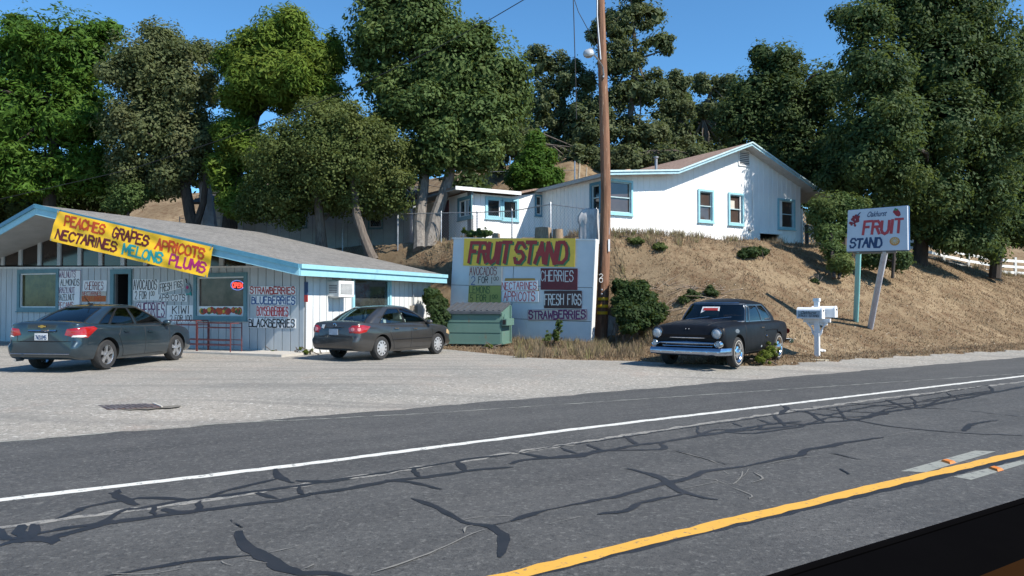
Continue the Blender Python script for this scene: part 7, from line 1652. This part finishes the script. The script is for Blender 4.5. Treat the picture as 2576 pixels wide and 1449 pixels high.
tree('yellow_green_tree', 'yellowish green tree glimpsed low at the right edge behind the oaks', 'tree', gpt(2590, d), [trk([(2590, 640, 8), (2590, 450, 7)], d)], [blob(2560, 400, 60, 100, d), blob(2600, 520, 60, 50, d), blob(2440, 540, 60, 50, d)], LM['yellow'], TBD, 14000, .22, 2, .6, 44)
d = 30.0
tree('small_oak', 'small shrubby oak between the house corner and the roadside sign', 'tree', gpt(2090, 27.5), [trk([(2098, 700, 5), (2094, 640, 5), (2090, 590, 4), (2085, 540, 3)], 28.0, d), trk([(2110, 700, 4), (2125, 640, 4), (2130, 570, 3)], 28.0, d)],
     [blob(2080, 520, 55, 40, d), blob(2125, 520, 50, 38, d), blob(2070, 570, 40, 40, d), blob(2125, 580, 34, 36, d), blob(2085, 600, 32, 30, d - .5), blob(2100, 635, 34, 28, d - 1), blob(2110, 665, 30, 24, 28.3), blob(2045, 545, 20, 20, d)],
     LM['liveoak'], TBD, 19000, .11, 6, .34, 45, limbs=26, fill=.2)
tree('small_oak', 'low dark seedling oak under the roadside sign', 'tree', gpt(2245, 29), [trk([(2245, 700, 4), (2248, 660, 4), (2250, 630, 3)], 29)], [blob(2230, 640, 50, 32, 30), blob(2200, 650, 40, 30, 30), blob(2260, 650, 35, 35, 30)], LM['darkoak'], TBD, 9000, .12, 5, .4, 46)
d = 40
tree('cone_shrub', 'bright green cone shaped evergreen above the wing roof', 'shrub', gpt(1350, d), [trk([(1350, 500, 6), (1348, 400, 4), (1348, 340, 2)], d)],
     [blob(1345, 360, 28, 34, d), blob(1348, 400, 52, 38, d), blob(1345, 445, 72, 40, d), blob(1350, 470, 70, 30, d)], LM['cone'], TBD, 26000, .17, 4, .4, 47, aspect=.55, limbs=8)
tree('bush', 'rounded grey green bush above the shop roof under the grey oak', 'shrub', gpt(322, 34), [trk([(322, 545, 4), (322, 500, 3)], 34)], [blob(325, 490, 50, 40, 34), blob(300, 510, 30, 25, 34)], LM['liveoak'], TBD, 11000, .12, 5, .4, 48, limbs=5)
# left edge fill: dense small trees low behind the roof
# ------------------------------------------------------------ ivy and bushes on the bank
def bush(name, lab, cat, bl, mat, n_leaf, size, seed, per=8, cr=.25, twigs=0, aspect=.6):
    blobs = []
    for x, y, rx, ry, d_, rd in bl: d_ = d_ if d_ else G(x, y + ry * .7).y; c = P(x, y, d_); k = d_ / F_PX; blobs.append(((c.x, c.y, c.z), (rx * k, rd, ry * k)))
    c0 = Vector(blobs[0][0]); base = Vector((c0.x, c0.y, H(c0.x, c0.y))); t = thing(name, lab, cat, tuple(base)); C_, R_ = clumps(blobs, per * 2.2, cr * .62, seed)
    C_ = C_.copy(); hz_ = HT(C_[:, 0], C_[:, 1]); C_[:, 2] = np.maximum(C_[:, 2], hz_ + .05)
    leaves('leaves', C_ - np.array(base), R_, n_leaf, size, mat, t, seed, .9, aspect, blobs=(np.array([b_[0] for b_ in blobs]) - np.array(base), np.array([b_[1] for b_ in blobs])), fill=.3)
    rr = random.Random(seed); mb = MB()
    for i in range(max(6, twigs)):
        c = Vector(C_[rr.randrange(len(C_))]); b_ = Vector((c.x + rr.uniform(-.4, .4), c.y + rr.uniform(-.1, .5), 0)); b_.z = H(b_.x, b_.y) + .02; m_ = b_.lerp(c, .5) + Vector((rr.uniform(-.2, .2), rr.uniform(-.2, .1), rr.uniform(0, .2)))
        mb.tube([b_, m_, c], [.018, .013, .006], 5)
    part('stems', mb, TB, t, True); return t
bush('ivy_thicket', 'dark green ivy thicket on the cut bank between the utility pole and the black car', 'shrub', [(1588, 745, 42, 38, 25.0, .5), (1582, 790, 38, 32, 24.2, .5), (1620, 780, 55, 32, 24.6, .5), (1560, 765, 16, 36, 24.8, .3), (1595, 730, 40, 28, 25.6, .5), (1585, 825, 26, 14, 23.9, .3), (1610, 812, 34, 14, 24.1, .3), (1655, 782, 30, 22, 24.7, .4), (1560, 722, 24, 22, 25.6, .4), (1625, 745, 30, 16, 25.4, .4), (1650, 800, 24, 12, 24.2, .3)], LM['ivy'], 21000, .10, 61, 10, .26, 30)
bush('ivy_thicket', 'dark ivy thicket between the shop corner and the dumpster', 'shrub', [(1100, 770, 28, 30, 25.4, .6), (1085, 745, 20, 22, 26, .6), (1110, 800, 25, 30, 25.0, .5), (1095, 815, 30, 22, 24.8, .4)], LM['ivy'], 9000, .10, 62, 10, .24)
bush('green_bush', 'small green bush on the bank top below the white house', 'shrub', [(1885, 636, 28, 14, None, .5), (1912, 632, 20, 11, None, .4), (1870, 642, 14, 9, None, .3)], LM['ivy'], 4200, .09, 63, 34, .11)
bush('green_weed', 'yellowish green weed at the rear wheel of the black car', 'plant', [(1925, 893, 18, 10, 18.3, .25), (1940, 880, 14, 12, 18.6, .2), (1912, 903, 14, 7, 18.0, .2)], LM['yellow'], 3600, .042, 64, 44, .07)
bush('green_sprig', 'green sprigs of ivy climbing the bank above the black car', 'plant', [(1745, 742, 20, 12, None, .3), (1720, 755, 16, 10, None, .3), (1790, 735, 20, 7, None, .3)], LM['ivy'], 1500, .09, 65, 14, .2)
bush('green_sprig', 'tiny green clump alone on the bare slope above the mailbox', 'plant', [(2048, 706, 10, 6, None, .15)], LM['ivy'], 500, .07, 66, 30, .12)
bush('green_sprig', 'pair of weedy green tufts on the bank crest right of the utility pole', 'plant', [(1600, 606, 22, 7, None, .3), (1660, 622, 20, 6, None, .3)], LM['olive'], 1500, .09, 67, 14, .16)
bush('climbing_weed', 'thin green weed growing up the lower blue board', 'plant', [(1400, 840, 8, 18, 24.2, .12), (1404, 815, 6, 14, 24.3, .1), (1380, 848, 8, 10, 24.1, .1)], LM['liveoak'], 900, .07, 68, 40, .09)
bush('leafy_weeds', 'low green weeds on the terrace edge above the left end of the blue board', 'plant', [(1215, 586, 24, 8, 29.0, .3), (1185, 589, 14, 6, 29.1, .3)], LM['liveoak'], 1600, .09, 69, 14, .16)
for i, (x, y, d_, lb) in enumerate(((690, 899, 21.3, 'tiny weed tuft at the edge of the concrete walk near the shop corner'), (1168, 585, 29.3, 'small weed tuft at the foot of the wing wall'), (770, 888, 20.6, 'small weed at the foot of the shop corner'), (1230, 872, 23.6, 'weed clump at the right foot of the dumpster'))):
    bush('weed_tuft', lb, 'plant', [(x, y - 3, 9, 4, d_, .12)], LM['yellow'], 300, .05, 70 + i, 30, .08)
# ------------------------------------------------------------ dry grass
GM = []
for nm, a, b_ in (('straw_pale', (.30, .24, .155), (.20, .148, .092)), ('straw_brown', (.22, .14, .08), (.14, .085, .05)), ('straw_green', (.22, .22, .09), (.30, .26, .12))):
    m, n, l, bb = nt('dry_grass_' + nm); at = n.new('ShaderNodeAttribute'); at.attribute_name = 'tint'; c = mix(n, l, a, b_, at.outputs['Fac']); l.new(c, bb.inputs['Base Color']); bb.inputs['Roughness'].default_value = .8
    tr = n.new('ShaderNodeBsdfTranslucent'); l.new(c, tr.inputs[0]); mx = n.new('ShaderNodeMixShader'); mx.inputs[0].default_value = .3; l.new(bb.outputs[0], mx.inputs[1]); l.new(tr.outputs[0], mx.inputs[2]); l.new(mx.outputs[0], n['Material Output'].inputs[0]); GM.append(m)
def blades(name, X, Y, h, w, mat, seed, lean=.6, z0=None):
    g = np.random.default_rng(seed); n_ = len(X); Z = HT(X, Y) - .01 if z0 is None else z0; a = g.random(n_) * 2 * math.pi; L = h * (.4 + .9 * g.random(n_)); le = lean * g.random(n_) * L; b_ = g.random(n_) * 2 * math.pi
    p = np.stack([X, Y, Z], 1); s = np.stack([np.cos(a), np.sin(a), 0 * a], 1) * w / 2; tip = p + np.stack([np.cos(b_) * le, np.sin(b_) * le, L * (1 - .3 * g.random(n_))], 1); mid = p + (tip - p) * .5 + np.array([0, 0, 1]) * (L * .1)[:, None]
    v = np.stack([p - s, p + s, mid + s * .7, tip, mid - s * .7], 1).reshape(-1, 3)
    me = bpy.data.meshes.new(name); me.vertices.add(len(v)); me.vertices.foreach_set('co', v.ravel()); me.loops.add(n_ * 5); me.loops.foreach_set('vertex_index', np.arange(n_ * 5)); me.polygons.add(n_)
    me.polygons.foreach_set('loop_start', np.arange(0, n_ * 5, 5)); me.polygons.foreach_set('loop_total', np.full(n_, 5)); at = me.attributes.new('tint', 'FLOAT', 'POINT'); at.data.foreach_set('value', np.repeat(g.random(n_), 5))
    me.materials.append(mat); me.update(calc_edges=True); o = bpy.data.objects.new(name, me); COL.objects.link(o); return o
g = np.random.default_rng(5)
def grass_field(n_, xr, yr, dens=None, seed=0):
    g = np.random.default_rng(seed); X = g.uniform(*xr, n_); Y = g.uniform(*yr, n_); s = U.x * X + U.y * Y; t = -U.y * X + U.x * Y
    ok = (t > tb(s) + .0) & (Y < 46)
    qa = (X - W0.x) * E1.x + (Y - W0.y) * E1.y; qb = (X - W0.x) * G1.x + (Y - W0.y) * G1.y; ok &= ~((qa < .4) & (qb > -2) & (qb < 7.1)) & ((X > -3.4) | (qb > 7))
    pat = np.sin(X * 2.3 + np.sin(Y * 1.7) * 2) * np.sin(Y * 2.9 + np.sin(X * 1.1) * 2) * .5 + .5
    ok &= g.random(n_) < (.25 + .75 * pat)
    if dens is not None: ok &= dens(X, Y, s, t, g.random(n_))
    return X[ok], Y[ok]
DCc = lambda X, Y: pdist(CREST, X, Y)
house_hole = lambda X, Y: ~(((X - HG.o.x) * HG.m.x + (Y - HG.o.y) * HG.m.y < .05) & ((X - HG.o.x) * HG.e.x + (Y - HG.o.y) * HG.e.y > uL - 4) & ((X - HG.o.x) * HG.e.x + (Y - HG.o.y) * HG.e.y < uR))
X, Y = grass_field(165000, (-10, 32), (15, 44), lambda X, Y, s, t, r: house_hole(X, Y) & (Y - X * .55 < 34), 1)
tag(blades('dry_grass', X, Y, .10, .022, GM[0], 1, 1.3), kind='stuff')
X, Y = grass_field(145000, (-10, 30), (15, 42), lambda X, Y, s, t, r: house_hole(X, Y) & (Y - X * .55 < 34), 2)
tag(blades('brown_grass_litter', X, Y, .07, .028, GM[1], 2, 1.6), kind='stuff')
# taller tufts: along the crest, at the foot of the blue board and beside the black car
def tufts(pts, n_each, spread, seed):
    g = np.random.default_rng(seed); P_ = np.array(pts, float); k = np.repeat(np.arange(len(P_)), n_each); return P_[k, 0] + g.normal(0, spread, len(k)), P_[k, 1] + g.normal(0, spread, len(k))
g = np.random.default_rng(9); pts = []
for a_, b_ in zip(CREST[4:12], CREST[5:13]):
    for q in g.random(26): pts.append((a_[0] + (b_[0] - a_[0]) * q + g.normal(0, .3), a_[1] + (b_[1] - a_[1]) * q + g.normal(0, .45)))
X, Y = tufts(pts, 26, .10, 3); k_ok = house_hole(X, Y); tag(blades('tall_dry_grass', X[k_ok], Y[k_ok], .30, .018, GM[0], 3, .5), kind='stuff')
X, Y = tufts(pts[::3], 22, .08, 4); k_ok = house_hole(X, Y); tag(blades('tall_green_grass', X[k_ok], Y[k_ok], .32, .018, GM[2], 4, .5), kind='stuff')
pts = []
for q in np.linspace(0, 1, 46):   # in front of the board
    c = BRD.pt(-5.2 + q * 5.8, 0, .15 + .9 * g.random()); pts.append((c.x + g.normal(0, .15), c.y + g.normal(0, .12)))
for q in range(50): c = G(1300 + g.random() * 330, 872 + g.random() * 30); pts.append((c.x, c.y))
for q in range(26): c = G(1630 + g.random() * 20, 840 + g.random() * 20); pts.append((c.x, c.y))
X, Y = tufts(pts, 40, .10, 5); tag(blades('tall_dry_grass', X, Y, .34, .016, GM[0], 5, .55), kind='stuff')
X, Y = tufts(pts[::3], 26, .09, 6); tag(blades('tall_green_grass', X, Y, .36, .016, GM[2], 6, .5), kind='stuff')
c = G(1330, 865); X, Y = tufts([(c.x, c.y), (c.x + .1, c.y)], 260, .13, 7); tag(blades('feathery_weed', X, Y, 1.25, .012, M_('pale_feather_weed', (.40, .42, .30), .8, (.5, .5, .38), 9), 7, .35), kind='stuff')
bp = [(P(x, y, d_).x, d_) for x, y, d_ in ((1075, 650, 27.8), (1090, 665, 27.4), (1110, 660, 27.3), (1125, 650, 27.5), (1060, 640, 28.2), (1120, 690, 26.9), (1100, 700, 26.8))]
X, Y = tufts(bp, 420, .35, 8); tag(blades('brown_brush', X, Y, .75, .016, M_('brown_brush', (.24, .135, .085), .9, (.34, .22, .13), 9), 8, .5), kind='stuff')
# dead twigs and roots on the cut bank right of the ivy
rr = random.Random(77); mb = MB()
for i in range(60):
    c = G(1650 + rr.random() * 190, 720 + rr.random() * 65); a_ = rr.uniform(0, 6.28); L = rr.uniform(.4, 1.1); q = c + Vector((math.cos(a_) * L, math.sin(a_) * L * .4, rr.uniform(-.3, .2))); m_ = c.lerp(q, .5); 
    q.z = max(q.z, H(q.x, q.y) + .02); m_.z = max(m_.z, H(m_.x, m_.y)) + .06; mb.tube([c + dz * .02, m_, q], [.014, .01, .004], 4)
solo('dead_branches', mb, M_('dead_twig', (.34, .26, .19), .9, (.22, .16, .12), 9), 'tangle of dead twigs and roots on the bank above the hood of the black car', 'branches')
# pale straw litter and small stones scattered on verge and slope
g = np.random.default_rng(21); mbs_ = MB()
for i in range(420):
    x, y = g.uniform(1560, 2560), g.uniform(700, 915); c = G(x, y); s_, t__ = U.dot(c), N.dot(c)
    if t__ < 10.8: continue
    r_ = g.uniform(.012, .04); v0 = [c + Vector((r_ * math.cos(a_) * g.uniform(.7, 1.2), r_ * math.sin(a_) * g.uniform(.7, 1.2), .004)) for a_ in np.linspace(0, 5.2, 6)]; mbs_.add(v0 + [c + Vector((0, 0, r_ * .8))], [(k, (k + 1) % 6, 6) for k in range(6)])
tag(part('pebbles', mbs_, M_('pale_pebble', (.48, .42, .33), .9, (.36, .30, .22), 9), None), kind='stuff')
a_, b_ = G(2040, 907), G(2085, 909); solo('wood_lath', MB().bar(a_ + dz * .03, b_ + dz * .03, .07, .03), M_('pale_lath', (.60, .52, .38), .8), 'pale strip of wood lying on the verge below the mailbox', 'wood strip')
c = G(2068, 886); solo('white_litter', lumpy(c + dz * .04, .10, .07, .05, 4, 2, .3), BOARDS['white'], 'crumpled white litter on the grass right of the mailbox post', 'litter')
